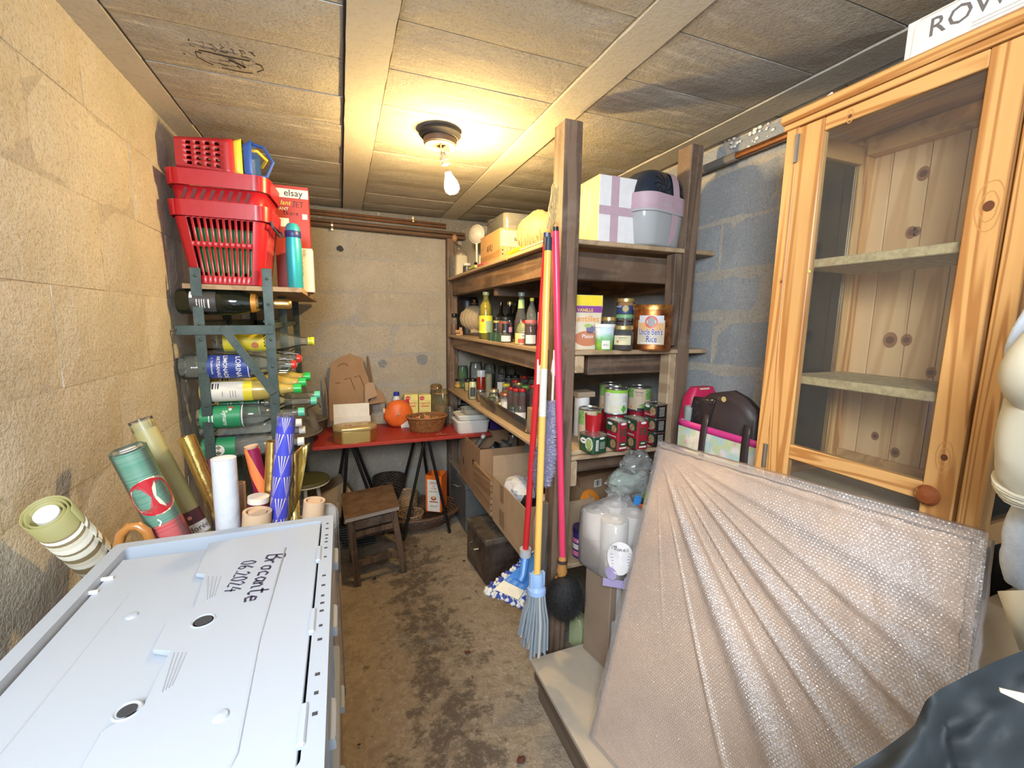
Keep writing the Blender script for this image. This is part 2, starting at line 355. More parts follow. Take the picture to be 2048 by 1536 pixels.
# block courses: every block is a piece of its own
def block_mesh(m, L, H, T, seed):
    r = random.Random(seed); mb = MB()
    nu, nv = 6, 3; V = []
    def fn(u, v):
        e = min(u, 1-u, v, 1-v); return (L*(u-.5), (r.random()-.5)*.0016+(.0035 if e < .01 else 0), H*(v-.5))
    mb.grid(fn, nu, nv); k = len(mb.v)
    mb.add([(-L/2, T, -H/2), (L/2, T, -H/2), (L/2, T, H/2), (-L/2, T, H/2)], [])
    idx = lambda i, j: j*(nu+1)+i
    mb.f += [tuple([k+0, k+1]+[idx(i, 0) for i in range(nu, -1, -1)]), tuple([k+2, k+3]+[idx(i, nv) for i in range(nu+1)]),
             tuple([k+1, k+2]+[idx(nu, j) for j in range(nv, -1, -1)]), tuple([k+3, k+0]+[idx(0, j) for j in range(nv+1)])]
    mb.mi += [0]*4; return mb
def courses(parent, m, place, z0, z1, dz, u0, u1, L, offs, gap, name='concrete_block'):
    cache = {}; z = z0; row = 0; rr = random.Random(len(parent.name))
    rows = []
    while z < z1-.01: rows.append((z, min(z+dz, z1))); z += dz
    for row, (a, b) in enumerate(rows):
        u = u0-(offs[row % len(offs)] % L)
        while u < u1-.01:
            p, q = max(u, u0), min(u+L, u1); u += L
            if q-p < .03: continue
            key = (round(q-p, 3), round(b-a, 3), rr.randrange(3) if q-p > L-.01 else 0)
            M = place((p+q)/2, (a+b)/2, (rr.random()-.5)*.0025)
            if key not in cache: o = cache[key] = block_mesh(m, q-p-gap, b-a-gap, .02, len(cache)).build(name, parent, m, smooth=0); o.matrix_local = M
            else: link_copy(cache[key], name, parent, M)
wl = structure('wall_left', MB().box(-.78, XL-.004, YN-.1, YB+.12, 0, ZC), mortar_w)
courses(wl, c_left, lambda u, z, e: Matrix.Translation((XL+e, u, z)) @ Matrix.Rotation(PI/2, 4, 'Z'), .105, ZC, .235, YN, YB, .5, (.1, .35), .0025)
wb = structure('wall_back', MB().box(-.78, 1.72, YB+.004, YB+.12, 0, ZC), mortar_g)
courses(wb, c_back, lambda u, z, e: Matrix.Translation((u, YB+e, z)), .05, ZC, .2268, XL, XR, .4985, (.28, .03, .24, .04, .22, .06, .28, .03, .33, .06), .008)
wr = structure('wall_right', MB().box(XR+.003, 1.72, YN-.1, YB+.12, 0, ZC), mortar_w)
courses(wr, c_right, lambda u, z, e: Matrix.Translation((XR+e, u, z)) @ Matrix.Rotation(-PI/2, 4, 'Z'), .07, ZC, .2, YN, YB, .5, (.2, .45), .013)
ce = structure('ceiling', MB().box(-.78, 1.72, YN-.1, YB+.12, ZC+.025, ZC+.1), mortar_g)
JO = [(-.633, -.513), (.04, .16), (.71, .83), (1.35, 1.47)]
jm = None
for i, (a, b) in enumerate(JO):
    mb = MB().grid(lambda u, v: (a+(b-a)*u+.003*mnoise.noise((v*60, i*9, u*3)), YN+(YB-YN)*v, ZC-.004), 2, 90)
    mb.box(a+.004, b-.004, YN, YB, ZC-.0035, ZC+.03); mb.build('concrete_joist', ce, c_joist, smooth=0)
MB().box(.032, .0395, YN, YB, ZC-.001, ZC+.02).build('joist_gap', ce, pl((.02, .018, .016), .9))
r_ = random.Random(3); yrow = 1.237-.234*11; cache = {}
rows = []
while yrow < YB-.02: rows.append(yrow); yrow += .234
for (xa, xb) in ((-.513, .04), (.16, .71), (.83, 1.35), (1.47, 1.6)):
    for ya in rows:
        y0, y1 = max(ya, YN), min(ya+.234, YB); L = y1-y0; Wd = xb-xa
        if L < .03: continue
        key = (round(Wd, 3), round(L, 3), r_.randrange(3)); rot = Matrix.Translation(((xa+xb)/2, (y0+y1)/2, ZC+(r_.random()-.5)*.004)) @ Matrix.Rotation(PI/2, 4, 'X')
        if key not in cache: o = cache[key] = block_mesh(c_ceil, Wd-.008, L-.004, .02, len(cache)).build('ceiling_block', ce, c_ceil, smooth=0); o.matrix_local = rot
        else: link_copy(cache[key], 'ceiling_block', ce, rot)
structure('trim_1', MB().box(XL, XR, YB-.035, YB, 2.085, ZC-.004), concrete((.20, .18, .16), (.28, .26, .22)), .006)
# printed stamp on the ceiling block
inkm = pl((.03, .028, .03), .8)
cz = ZC-.006
def cm(u, v): return at(u, v, 'z', cz)
S = MB()
Z5 = lambda P: [(340+x/9.31, 60+y/9.31) for x, y in P]
for P, w in (([(530, 375), (700, 405), (930, 465), (1200, 520), (1490, 578)], 3.0), ([(465, 400), (510, 500), (640, 575), (810, 655)], 2.0), ([(470, 395), (590, 430)], 2.6), ([(960, 700), (1150, 745), (1350, 785), (1540, 805)], 2.2),
             ([(1590, 625), (1700, 665), (1745, 740), (1620, 785)], 3.0), ([(890, 610), (1060, 675), (1110, 600), (910, 555)], 1.5), ([(1090, 560), (1180, 590), (1290, 640), (1410, 705)], 4.0), ([(1330, 585), (1400, 700)], 1.6), ([(1250, 660), (1320, 725)], 2.2),
             ([(330, 180), (360, 190)], 3.5), ([(370, 240), (390, 295), (465, 312)], 1.3), ([(540, 225), (600, 220), (635, 290), (570, 300), (630, 345)], 1.2), ([(730, 262), (800, 270)], 1.6), ([(790, 300), (840, 325), (760, 350), (850, 400), (870, 350)], 1.8),
             ([(920, 262), (945, 285)], 1.6), ([(950, 305), (1015, 325), (935, 345)], 2.2), ([(930, 390), (1000, 425), (1070, 430), (1060, 385)], 2.0), ([(1130, 345), (1165, 380), (1195, 465)], 1.6), ([(1280, 375), (1350, 390), (1410, 440), (1350, 455), (1290, 375)], 1.8), ([(1320, 460), (1350, 500), (1420, 510)], 1.8),
             ([(1450, 405), (1560, 430)], 1.6), ([(1500, 420), (1560, 470), (1590, 490)], 2.4), ([(245, 430), (285, 450)], 2.2)):
    S.ribbon(Z5(P), w, cm)
S.build('ink_stamp', ce, inkm, smooth=0)
# pipes
cop = dust((.55, .24, .10), (.25, .14, .08), .5, .32, 1, 8); dull = dust((.20, .12, .075), (.14, .10, .07), .5, .45, .6, 8); grey_p = pl((.15, .14, .13), .6)
brass = pl((.75, .62, .36), .35, .9)
def pipe(label, a, b, r, m, clips=(), name='copper_pipe', sleeve=None):
    o = thing(name, label, 'pipe', a); q = Vector(b)-Vector(a)
    MB().tube([(0, 0, 0), tuple(q*.5), tuple(q)], r, 10).build('tube', o, m)
    for t in clips:
        c = q*t; MB().lathe([(r*1.5, -.006), (r*1.5, .006)], 12, tuple(c), 'x').cbox((c.x, c.y+r, c.z+(.018 if r < .01 else -.018)), (.012, .012, .025)).build('pipe_clip', o, brass)
    if sleeve: MB().tube([tuple(q*sleeve[0]), tuple(q*sleeve[1])], r*1.25, 10).build('sleeve', o, grey_p)
y = YB-.06
pipe('thin bright copper pipe, upper of the pair under the ceiling on the back wall', (XL+.02, y, 2.155), (.74, y, 2.135), .007, cop, (.82,))
pipe('thin bright copper pipe, lower of the pair under the ceiling on the back wall', (XL+.02, y, 2.135), (.74, y, 2.114), .007, cop)
pipe('thick dull brown pipe, upper of the two along the back wall top', (XL+.02, y, 2.095), (XR-.05, y, 2.072), .011, dull)
pipe('thick dull brown pipe, lower of the two along the back wall top', (XL+.02, y-.008, 2.068), (XR-.05, y-.008, 2.043), .014, dull, (.27,))
pipe('thick copper pipe with a grey sleeve running high along the right wall', (XR-.035, 1.62, 2.10), (XR-.035, -.9, 2.10), .014, cop, (), 'copper_pipe', (.01, .10))
# white crumbled plaster above the right pipe
P = MB(); r_ = random.Random(5)
for i in range(60):
    p = at(1480+r_.gauss(0, 1)*26, 262+r_.gauss(0, 1)*14, 'x', XR-.004); s_ = .003+.007*r_.random(); P.ball(p, s_, 6, 4, (.5, 1, .8))
o = P.build('plaster_crumbs', wr, pl((.8, .77, .72), .9)); o['kind'] = 'stuff'
# holes knocked in the back wall
hm = pl((.045, .05, .055), .95); hm2 = concrete((.22, .24, .26), (.28, .30, .32))
for (px, py, r, m) in ((680, 497, .022, hm), (766, 727, .03, hm2), (845, 718, .045, hm2)):
    p = at(px, py, 'y', YB-.0035); r_ = random.Random(px); V = [(p.x+r*(.8+.4*r_.random())*math.cos(t*.52), p.z+r*(.7+.35*r_.random())*math.sin(t*.52)) for t in range(12)]
    MB().prism([(x-p.x, z-p.z) for x, z in V], 0, .003, Matrix.Translation(p) @ Matrix.Rotation(PI/2, 4, 'X')).build('knocked_hole', wb, m, smooth=0)
# low platform of boards along the right wall
pf = thing('plywood_platform', 'low dusty plywood platform on a timber edge along the right wall', 'platform', (.635, -.9, 0))
ply = dust((.50, .42, .32), (.36, .34, .30), .6, .8, 0, 4); tim = wood((.10, .07, .05), (.19, .14, .10), 1, 1.2, .8)
MB().box(0, .855, 0, 2.285, .132, .15).build('plywood_top', pf, ply, bevel=.002)
MB().box(0.012, .06, 0.0, 2.27, .07, .131).build('timber_rail', pf, tim, bevel=.003)
MB().box(0.022, .07, 0.0, 2.25, .0, .066).build('timber_rail', pf, tim, bevel=.003)
MB().box(.80, .85, 0, 2.26, 0, .131).build('timber_rail', pf, tim)
# bits of dirt on the floor
r_ = random.Random(11)
for i, (px, py, s_) in enumerate(((749, 1157, .016), (832, 1093, .009), (883, 1077, .008), (928, 1122, .012), (777, 1111, .007), (728, 1117, .008), (935, 1305, .018), (1042, 1520, .022), (897, 1118, .008), (718, 1490, .008))):
    p = at(px, py, 'z', .004); P = MB().ball((0, 0, .002), s_, 7, 5, (1, .6, .3), lambda d: .7+.5*abs(mnoise.noise(d*3+Vector((i, 0, 0)))))
    o = P.build('debris_crumb', None, pl((.10, .03, .02) if i in (6, 7) else (.03, .022, .018), .9)); o.location = p
    tag(o, ('largest dark crumb, on the floor by the front right leg of the stool', 'dark crumb on the floor between the stool and the right table leg', 'dark crumb on the floor nearest the wicker tray', 'dark crumb on the floor just left of the brown metal chest', 'small dark crumb on the floor under the stool seat, right', 'small dark crumb on the floor under the stool seat, left', 'reddish crumb in the middle of the muddy passage', 'largest reddish flake at the bottom edge of the floor', 'dark crumb on the floor a hand left of the brown chest corner', 'lone small dark crumb on the floor beside the grey crates')[i], 'debris', 'floor crumbs')
# bare bulb
p = at(880, 262, 'z', ZC)
lamp = thing('ceiling_lamp', 'bare lit bulb in a socket under a round dark ceiling box', 'lamp', (p.x, p.y, ZC-.004))
MB().lathe([(0, 0), (.078, 0), (.084, -.012), (.074, -.022), (.072, -.026)], 24).build('mounting_ring', lamp, pl((.012, .012, .014), .7))
MB().lathe([(.064, -.018), (.066, -.028), (.064, -.048), (.060, -.051), (0, -.052)], 24).build('junction_box', lamp, pl((.07, .04, .03), .6)); MB().disc(planemap((0, 0, -.0526), (1, 0, 0), (0, 1, 0)), 0, 0, .060, 24).build('box_cover', lamp, dust((.42, .34, .18), (.12, .08, .05), .5, .6, 0, 30))
b = at(903, 372, 'y', p.y); bl = b-Vector((p.x, p.y, ZC-.004)); s0 = Vector((.013, 0, -.085)); ax = (bl-s0).normalized()
q = ax.to_track_quat('Z', 'Y').to_matrix().to_4x4(); Ms = Matrix.Translation(s0) @ q
MB().lathe([(.010, -.01), (.012, .004), (.018, .006), (.018, .02), (.016, .022), (.016, .034), (.013, .036)], 18).build('bulb_socket', lamp, pl((.42, .36, .26), .5)).matrix_local = Ms
MB().tube([(.0, -.045, -.002), (.003, -.048, -.03), (-.004, -.03, -.06), (.006, 0, -.085), (.012, 0, -.095)], .0028, 6).tube([(.02, -.03, -.048), (.024, -.012, -.062), (.018, -.004, -.075)], .006, 6).build('flex_cord', lamp, pl((.35, .16, .08), .5))
MB().lathe([(.014, -.002), (.014, .004), (0, .005)], 16, (.022, -.018, -.068), 'y').build('socket_joint', lamp, pl((.5, .45, .4), .4, .6))
L0 = (bl-s0).length
mbb = MB().lathe([(.012, L0-.052), (.013, L0-.044), (.019, L0-.03), (.027, L0-.012), (.030, L0+.004), (.028, L0+.018), (.018, L0+.029), (0, L0+.033)], 20)
A_ = .0105; mbb.build('light_bulb', lamp, emit((1.0, .68, .27), BULB_POWER/(PI*A_))).matrix_local = Ms
# ------------------------------------------------------------------ generic builders
def shell(mb, perim, zs, skip=lambda i, j: False, bottom=False):
    """wall made of cells; skip(i, j) leaves an opening"""
    loops = [perim(z) for z in zs]; n = len(loops[0]); V = [p for L in loops for p in L]; F = []
    for j in range(len(zs)-1):
        for i in range(n):
            if not skip(i, j): k = (i+1) % n; F.append((j*n+i, j*n+k, (j+1)*n+k, (j+1)*n+i))
    if bottom: F.append(tuple(range(n-1, -1, -1)))
    return mb.add(V, F)
def perim_pts(w, d, r, xs, ys):
    """closed loop of a rounded rectangle, front side (-y) first, split at xs, sides split at ys (fractions)"""
    P = []; x0, x1, y0, y1 = -w/2, w/2, -d/2, d/2
    for t in xs: P.append((x0+r+(w-2*r)*t, y0))
    for a in (-60, -30): P.append((x1-r+r*math.cos(math.radians(a)), y0+r+r*math.sin(math.radians(a))))
    for t in ys: P.append((x1, y0+r+(d-2*r)*t))
    for a in (30, 60): P.append((x1-r+r*math.cos(math.radians(a)), y1-r+r*math.sin(math.radians(a))))
    for t in xs: P.append((x1-r-(w-2*r)*t, y1))
    for a in (120, 150): P.append((x0+r+r*math.cos(math.radians(a)), y1-r+r*math.sin(math.radians(a))))
    for t in ys: P.append((x0, y1-r-(d-2*r)*t))
    for a in (210, 240): P.append((x0+r+r*math.cos(math.radians(a)), y0+r+r*math.sin(math.radians(a))))
    return P
def box_thing(name, label, cat, loc, w, d, h, m, rot=0, group=None, bevel=.003, taper=1.0):
    o = thing(name, label, cat, loc, rot, group); mb = MB(); mb.loft([rrect(w*taper, d*taper, .004, 0), rrect(w, d, .004, h)])
    mb.build('body', o, m, bevel=0); return o
def bottle_prof(R, L, kind='wine'):
    if kind == 'champagne': k = [(.0, 0), (.9, 0), (1, .02), (1, .46), (.93, .54), (.72, .64), (.50, .74), (.38, .84), (.36, .95), (.40, .955), (.40, .985), (.33, 1)]
    elif kind == 'oil': k = [(0, 0), (.92, 0), (1, .02), (1, .60), (.9, .70), (.62, .78), (.42, .83), (.38, .95), (.48, .955), (.48, .99), (.38, 1)]
    elif kind == 'soda': k = [(0, 0), (.9, 0), (1, .03), (1, .58), (.9, .68), (.6, .80), (.42, .88), (.38, .96), (.42, .965), (.42, 1)]
    elif kind == 'round': k = [(0, 0), (.92, 0), (1, .03), (1, .50), (.93, .58), (.6, .66), (.36, .72), (.33, .95), (.38, .955), (.38, 1)]
    else: k = [(0, 0), (.9, 0), (1, .02), (1, .62), (.9, .70), (.5, .78), (.36, .84), (.35, .96), (.40, .965), (.40, 1)]
    return [(r*R, z*L) for r, z in k]
def bottle(o, R, L, kind, gm, liquid=None, fill=.8, lab=None, cap=None, facing=-PI/2, n=24, cap_name='cap'):
    pr = bottle_prof(R, L, kind); MB().lathe(pr, n).build('bottle_body', o, gm, smooth=50)
    if liquid:
        q = [(max(r-.003, 0), z+.003) for r, z in pr if z <= fill*L]; q.append((0, q[-1][1])); MB().lathe(q, n).build('contents', o, liquid, smooth=50)
    if lab:
        z0, z1, span, bg, items = lab; mb = MB().mat(bg); mp = cylmap(R+.0012, facing); hw = span*R/2; mb.rect(mp, -hw, hw, z0*L, z1*L, 12, 1)
        mt = cylmap(R+.0018, facing)
        for it in items:
            mb.mat(it[0])
            if it[1] == 'r': mb.rect(mt, it[2]*hw, it[3]*hw, (z0+(z1-z0)*it[4])*L, (z0+(z1-z0)*it[5])*L, 8, 1)
            elif it[1] == 'd': mb.disc(mt, it[2]*hw, (z0+(z1-z0)*it[3])*L, it[4], 14, it[4]*(it[5] if len(it) > 5 else 1))
            else: mb.text(it[1][1:], it[4], mt, it[2]*hw, (z0+(z1-z0)*it[3])*L, .01)
        mb.build('label', o, smooth=60)
    if cap:
        col, rr, z0, z1 = cap; MB().lathe([(0, z0*L), (rr, z0*L), (rr*1.02, (z0+z1)/2*L), (rr*.96, z1*L), (0, z1*L)], 18).build(cap_name, o, col)
    return o
white = pl((.80, .79, .76), .5); whiteg = pl((.80, .80, .78), .25); black = pl((.012, .012, .013), .4); ink = pl((.02, .018, .02), .6, 0, 0)
redp = pl((.44, .012, .02), .32, 0, .06); yel = pl((.85, .66, .04), .4); paper = pl((.78, .75, .68), .7)
# ------------------------------------------------------------------ grey folding-lid crates
gp = pl((.35, .39, .45), .38, 0, .04, 4, .03); gp2 = pl((.33, .37, .43), .4, 0, .04, 4, .03)
CX0, CX1, CY0, CY1, CZ = -.43, -.033, .405, 1.03, 1.0
def crate_body(o, h, opening=True):
    w, d = CX1-CX0, CY1-CY0; mb = MB()
    mb.loft([rrect(w-.06, d-.06, .012, 0), rrect(w-.035, d-.035, .012, h-.03)], (True, False))
    mb.loft([rrect(w, d, .010, h-.055), rrect(w, d, .010, h-.0), rrect(w-.046, d-.046, .008, h), rrect(w-.05, d-.05, .008, h-.03)], (True, False))
    for y in (-.2, -.08, .05, .18):
        mb.cbox((w/2-.014, y, h*.45), (.012, .008, h*.75)); mb.cbox((-w/2+.014, y, h*.45), (.012, .008, h*.75))
    for y, s in ((-.14, 1), (-.015, -1), (.115, 1)):
        mb.bar((w/2-.012, y-.05, h*.15), (w/2-.010, y+.05, h*.8), .006, .012, (1, 0, 0))
    for x in (-.1, .1): mb.cbox((x, d/2-.014, h*.45), (.008, .012, h*.75)); mb.cbox((x, -d/2+.014, h*.45), (.008, .012, h*.75))
    b = mb.build('crate_body', o, gp2, bevel=0)
    for y in (-.2, .0, .2):
        MB().tube([(w/2+.003, y-.03, h-.045), (w/2+.003, y+.03, h-.045)], .006, 8).cbox((w/2+.004, y, h-.05), (.009, .05, .018)).build('hinge_clip', o, gp)
    return b
cx, cy = (CX0+CX1)/2, (CY0+CY1)/2
lc = thing('storage_crate', 'grey-blue plastic crate, lowest of the stack, standing on the floor', 'crate', (cx, cy, .004), 0, 'stacked grey crates'); crate_body(lc, .333)
dup(lc, (cx, cy, .338), None, 'grey-blue plastic crate in the middle of the stack, under the handwritten one')
tc = thing('storage_crate', 'grey-blue crate with folding lid marked in handwriting, on top of the stack', 'crate', (cx, cy, .672), 0, 'stacked grey crates'); crate_body(tc, .330)
z2 = lambda x, y: (x/2.695, 1000+y/2.695)
def lid_xy(P, z): return [(p.x-cx, p.y-cy) for p in (at(*z2(x, y), 'z', z) for x, y in P)]
seam = [(1128, 232), (1055, 398), (1105, 401), (1045, 572), (990, 598), (893, 655), (820, 808), (915, 815), (840, 955), (770, 1110), (540, 1250), (430, 1444)]
zl = CZ; w, d = CX1-CX0, CY1-CY0
R_ = lid_xy(seam, zl); xr = w/2-.0265
poly = [(xr, d/2-.03)]+[R_[0]]+R_[1:]+[(R_[-1][0], -d/2+.02), (xr, -d/2+.02)]
fl = MB().prism(poly[::-1], CZ-.672-.008, CZ-.672, None)
# raised rib and the two domed studs
ribP = lid_xy([(1540, 258), (1395, 760), (1275, 1370), (1235, 1444)], zl)
fl.tube([(x, y, zl-.672) for x, y in ribP]+[(ribP[-1][0]-.01, -d/2+.03, zl-.672)], .0022, 6)
flap = fl.build('lid_flap', tc, gp, bevel=.0012)
for q in ((1190, 1168),):
    x, y = lid_xy([q], zl)[0]; MB().lathe([(.009, 0), (.007, .003), (0, .004)], 14, (x, y, zl-.672)).build('stud', flap, gp)
for P0 in (((1110, 412), (1205, 412), (1160, 520), (1108, 545)), ((925, 826), (1018, 822), (935, 1000), (862, 1048))):
    q = lid_xy(P0, zl); rb = MB()
    for t in (.12, .36, .6, .84):
        a = [q[0][k]*(1-t)+q[1][k]*t for k in (0, 1)]; b = [q[3][k]*(1-t)+q[2][k]*t for k in (0, 1)]; rb.tube([(a[0], a[1], zl-.672), (b[0], b[1], zl-.672)], .0012, 5)
    rb.build('grip_ribs', flap, gp)
L_ = lid_xy([(1150, 360), (1120, 420), (1065, 575), (1010, 610), (915, 665), (860, 790), (935, 830), (860, 970), (790, 1110), (560, 1250), (450, 1444)], zl-.006)
polyL = [(-w/2+.027, d/2-.05), (L_[0][0], d/2-.06)]+L_[1:]+[(L_[-1][0], -d/2+.02), (-w/2+.027, -d/2+.02)]
f2 = MB().prism(polyL[::-1], CZ-.672-.018, CZ-.672-.0095); flapL = f2.build('lid_flap', tc, gp, bevel=.0012)
x, y = lid_xy([(710, 628)], zl-.01)[0]; MB().lathe([(.009, 0), (.007, .003), (0, .004)], 14, (x, y, zl-.6815)).build('stud', flapL, gp)
cr = lid_xy([(700, 505), (380, 905), (0, 1375)], zl-.01); MB().tube([(a, b, zl-.6815) for a, b in cr], .0009, 5).build('fold_line', flapL, gp2)
dk = pl((.03, .032, .038), .8)
for (a, b) in (((1040, 685), (1150, 620)), ((612, 1178), (758, 1098))):
    p, q = lid_xy([a, b], zl); c = ((p[0]+q[0])/2, (p[1]+q[1])/2, zl-.672); r = math.dist(p, q)/2*.8
    MB().lathe([(r, -.001), (r+.003, .0015), (r+.005, .0)], 24, c).build('finger_hole_rim', flap, gp)
    MB().disc(planemap((c[0], c[1], c[2]+.0006), (1, 0, 0), (0, 1, 0)), 0, 0, r*.98, 24).build('finger_hole', flap, dk)
sl = MB()
for i, yy in enumerate([.27, .245, .215, .20, .185, .16, .125, .06, .03, .0, -.02, -.04, -.075, -.105, -.17, -.2, -.23]): sl.cbox((w/2-.012, yy, zl-.6705), (.006 if i % 3 else .005, .005, .0015))
sl.build('rim_slots', tc, dk, kind='stuff')
for yy in (.14, -.06, -.24): MB().cbox((w/2-.024, yy, zl-.671), (.009, .055, .009)).build('hinge_knuckle', tc, gp, bevel=.002)
for xx, yy in ((-w/2+.03, d/2-.12), (-w/2+.025, d/2-.16)): MB().cbox((xx, yy, zl-.679), (.02, .004, .005)).build('hinge_knuckle', tc, white)
hw = MB(); felt = pl((.02, .016, .045), .5, 0, 0)
p = at(*z2(1425, 412), 'z', CZ); uu = Vector((-.10, -.99, 0)); vv = Vector((.99, -.10, 0))
hw.hand('Brocante', .032, planemap((p.x-cx, p.y-cy, zl-.672+.0007), uu, vv), 0, .0, .115, .58)
p = at(*z2(1292, 415), 'z', CZ); hw.hand('06.2024', .027, planemap((p.x-cx, p.y-cy, zl-.672+.0007), uu, vv), 0, 0, .115, .56)
hw.build('handwriting', flap, felt, smooth=0)
# ------------------------------------------------------------------ rolls standing behind the crates
RY = 1.22
cb = thing('cardboard_carton', 'open cardboard carton holding the paper rolls behind the crates', 'box', (-.30, 1.275, .004))
mb = MB().box(-.25, .25, -.18, .18, 0, .006)
for a in ((-.25, .25, -.20, -.196), (-.25, .25, .196, .20), (-.25, -.246, -.196, .196), (.246, .25, -.196, .196)): mb.box(*a, .006, .66)
mb.build('carton_body', cb, card()); MB().box(-.24, .24, -.19, .19, .58, .602).build('inner_board', cb, card())
def axis_roll(name, label, cat, top, low, wpx, y0, y1, L, mats, hollow=True, group='rolls behind the crates', extra=None, parts='roll_wrap', rr=None):
    A = at(*top, 'y', y0); B = at(*low, 'y', y1); dpt = (A-EYE).dot(CF); r = rr or wpx/2*dpt/FPX; dr = (B-A).normalized(); L = (A.z-.612)/max(.2, -dr.z)
    E = A+dr*L; o = thing(name, label, cat, E, (-dr).to_track_quat('Z', 'Y').to_euler(), group); t = r*.22 if hollow else r*.9
    m = mats[0]
    if isinstance(m, list): extra_m = m
    prof = [(r, 0), (r, L)] if hollow else [(0, 0), (r, 0), (r, L-.004), (r*.9, L), (0, L)]
    if hollow: prof = [(r-t, 0), (r, 0), (r, L), (r-t, L), (r-t, 0)]
    MB().lathe(prof, 28).build(parts, o, m, smooth=40)
    return o, r, L
tan_t = card((.55, .38, .24)); olive = pl((.36, .32, .14), .42, 0, .15, 6); goldf = pl((.80, .55, .18), .22, .95, .15, 40, .4)
# tablecloth roll with apple print
A_, B_ = at(258, 903, 'y', 1.14), at(352, 1085, 'y', 1.14); L_r = (A_.z-.612)/((A_-B_).normalized().z)
n = NT('print'); sp = n.n('SeparateXYZ'); n.l(n.coord(), sp.inputs[0]); cl = n.ramp(n.n('MapRange', i_0=sp.outputs[2], i_1=0.0, i_2=L_r*1.2).outputs[0], [(0, (.62, .02, .03)), ((L_r-.170)/(L_r*1.2), (.04, .24, .15))], 'CONSTANT')
fb = n.noise(n.coord('Object', (3, 3, 300)), 1, 3); n.bsdf(n.mix(n.ramp(fb, [(.4, .25), (.6, 0)]), cl, (.5, .5, .45)), .35, 0, fb, .2, .002); printm = n.m
o, r, L = axis_roll('tablecloth_roll', 'thick roll in clear film, green with red apple print', 'roll', (258, 903), (352, 1085), 60, 1.14, 1.14, 1.0, [printm], True)
MB().lathe([(r*.3, L), (r*.3, L+.004), (r*.5, L+.002), (r*.3, L)], 24).build('core', o, white)
mt = MB(); mp = cylmap(r+.0012, 0); qa = o.rotation_euler.to_matrix().inverted() @ (EYE-Vector(o.location)-o.rotation_euler.to_matrix() @ Vector((0, 0, L*.9))); fa = math.atan2(qa.y, qa.x)
mp = cylmap(r+.0010, fa); mp2 = cylmap(r+.0016, fa); ap = L-.105
mt.mat(pl((.75, .72, .5), .5)).disc(mp, .006, ap, .048, 24, .043).mat(redp).disc(mp2, 0, ap, .046, 24, .041).mat(pl((.35, .05, .04), .5)).ribbon([(-.04, ap-.02), (-.015, ap-.026), (.0, ap-.022)], .005, cylmap(r+.002, fa)).mat(pl((.6, .8, .6), .5)).ribbon([(-.01, ap-.05), (-.006, ap-.058), (-.012, ap-.066)], .003, mp2)
mt.build('apple_print', o, smooth=60)
MB().lathe([(r*1.03, L*.4), (r*1.03, L+.006), (r*.8, L+.012), (r*.5, L+.006)], 24).build('clear_film', o, glass((.97, .97, .95), .05, .08))
o, r, L = axis_roll('gift_wrap_roll', 'long dull gold paper roll with a dark printed band', 'roll', (283, 845), (405, 1075), 40, 1.32, 1.28, 1.12, [olive])
qa = o.rotation_euler.to_matrix().inverted() @ (EYE-Vector(o.location)-o.rotation_euler.to_matrix() @ Vector((0, 0, L*.7))); fa = math.atan2(qa.y, qa.x)
P0 = at(388, 1045, 'y', 1.285); zz = (o.rotation_euler.to_matrix().inverted() @ (P0-Vector(o.location))).z
MB().mat(pl((.10, .03, .04), .5)).rect(cylmap(r+.0012, fa), -.6*r, 1.3*r, zz, zz+.035, 8, 1).mat(white).rect(cylmap(r+.0014, fa), -.6*r, 1.3*r, zz-.03, zz, 8, 1).mat(ink).text('dorée', .02, cylmap(r+.002, fa), .2*r, zz-.014).mat(pl((.8, .35, .3), .5)).disc(cylmap(r+.002, fa), -.2*r, zz+.018, .005, 12).build('paper_band', o)
MB().lathe([(r*1.02, L-.02), (r*1.0, L+.008), (r*.55, L+.004)], 16).build('clear_film', o, glass((.97, .97, .95), .05, .08))
o, r, L = axis_roll('foil_roll', 'slim shiny gold foil roll leaning on the left wall', 'roll', (372, 873), (432, 1010), 30, 1.31, 1.30, 1.05, [goldf])
o, r, L = axis_roll('paper_roll', 'white crinkled paper roll standing upright in the middle', 'roll', (447, 916), (458, 1065), 44, 1.16, 1.16, .98, [pl((.58, .60, .64), .5, 0, .1, 40, .6)])
MB().ball((0, 0, L-.004), r*.92, 16, 8, (1, 1, .25), lambda d: 1+.2*mnoise.noise(d*4)).build('crumpled_end', o, white)
n = NT('print'); sp = n.n('SeparateXYZ'); n.l(n.coord('Object', (22, 22, 5.2)), sp.inputs[0]); aa = n.n('Math', operation='ADD'); n.l(sp.outputs[2], aa.inputs[0]); n.l(sp.outputs[1], aa.inputs[1]); ff = n.n('Math', operation='FRACT'); n.l(aa.outputs[0], ff.inputs[0])
n.bsdf(n.ramp(ff.outputs[0], [(0, (.75, .20, .06)), (.5, (.22, .01, .05))], 'CONSTANT'), .35); om = n.m
o, r, L = axis_roll('gift_wrap_roll', 'slim orange and maroon gift wrap roll', 'roll', (503, 896), (524, 985), 27, 1.24, 1.24, 1.02, [om])
MB().lathe([(r*.8, L), (r*.95, L+.006), (r*.4, L+.003)], 14).build('paper_end', o, tan_t)
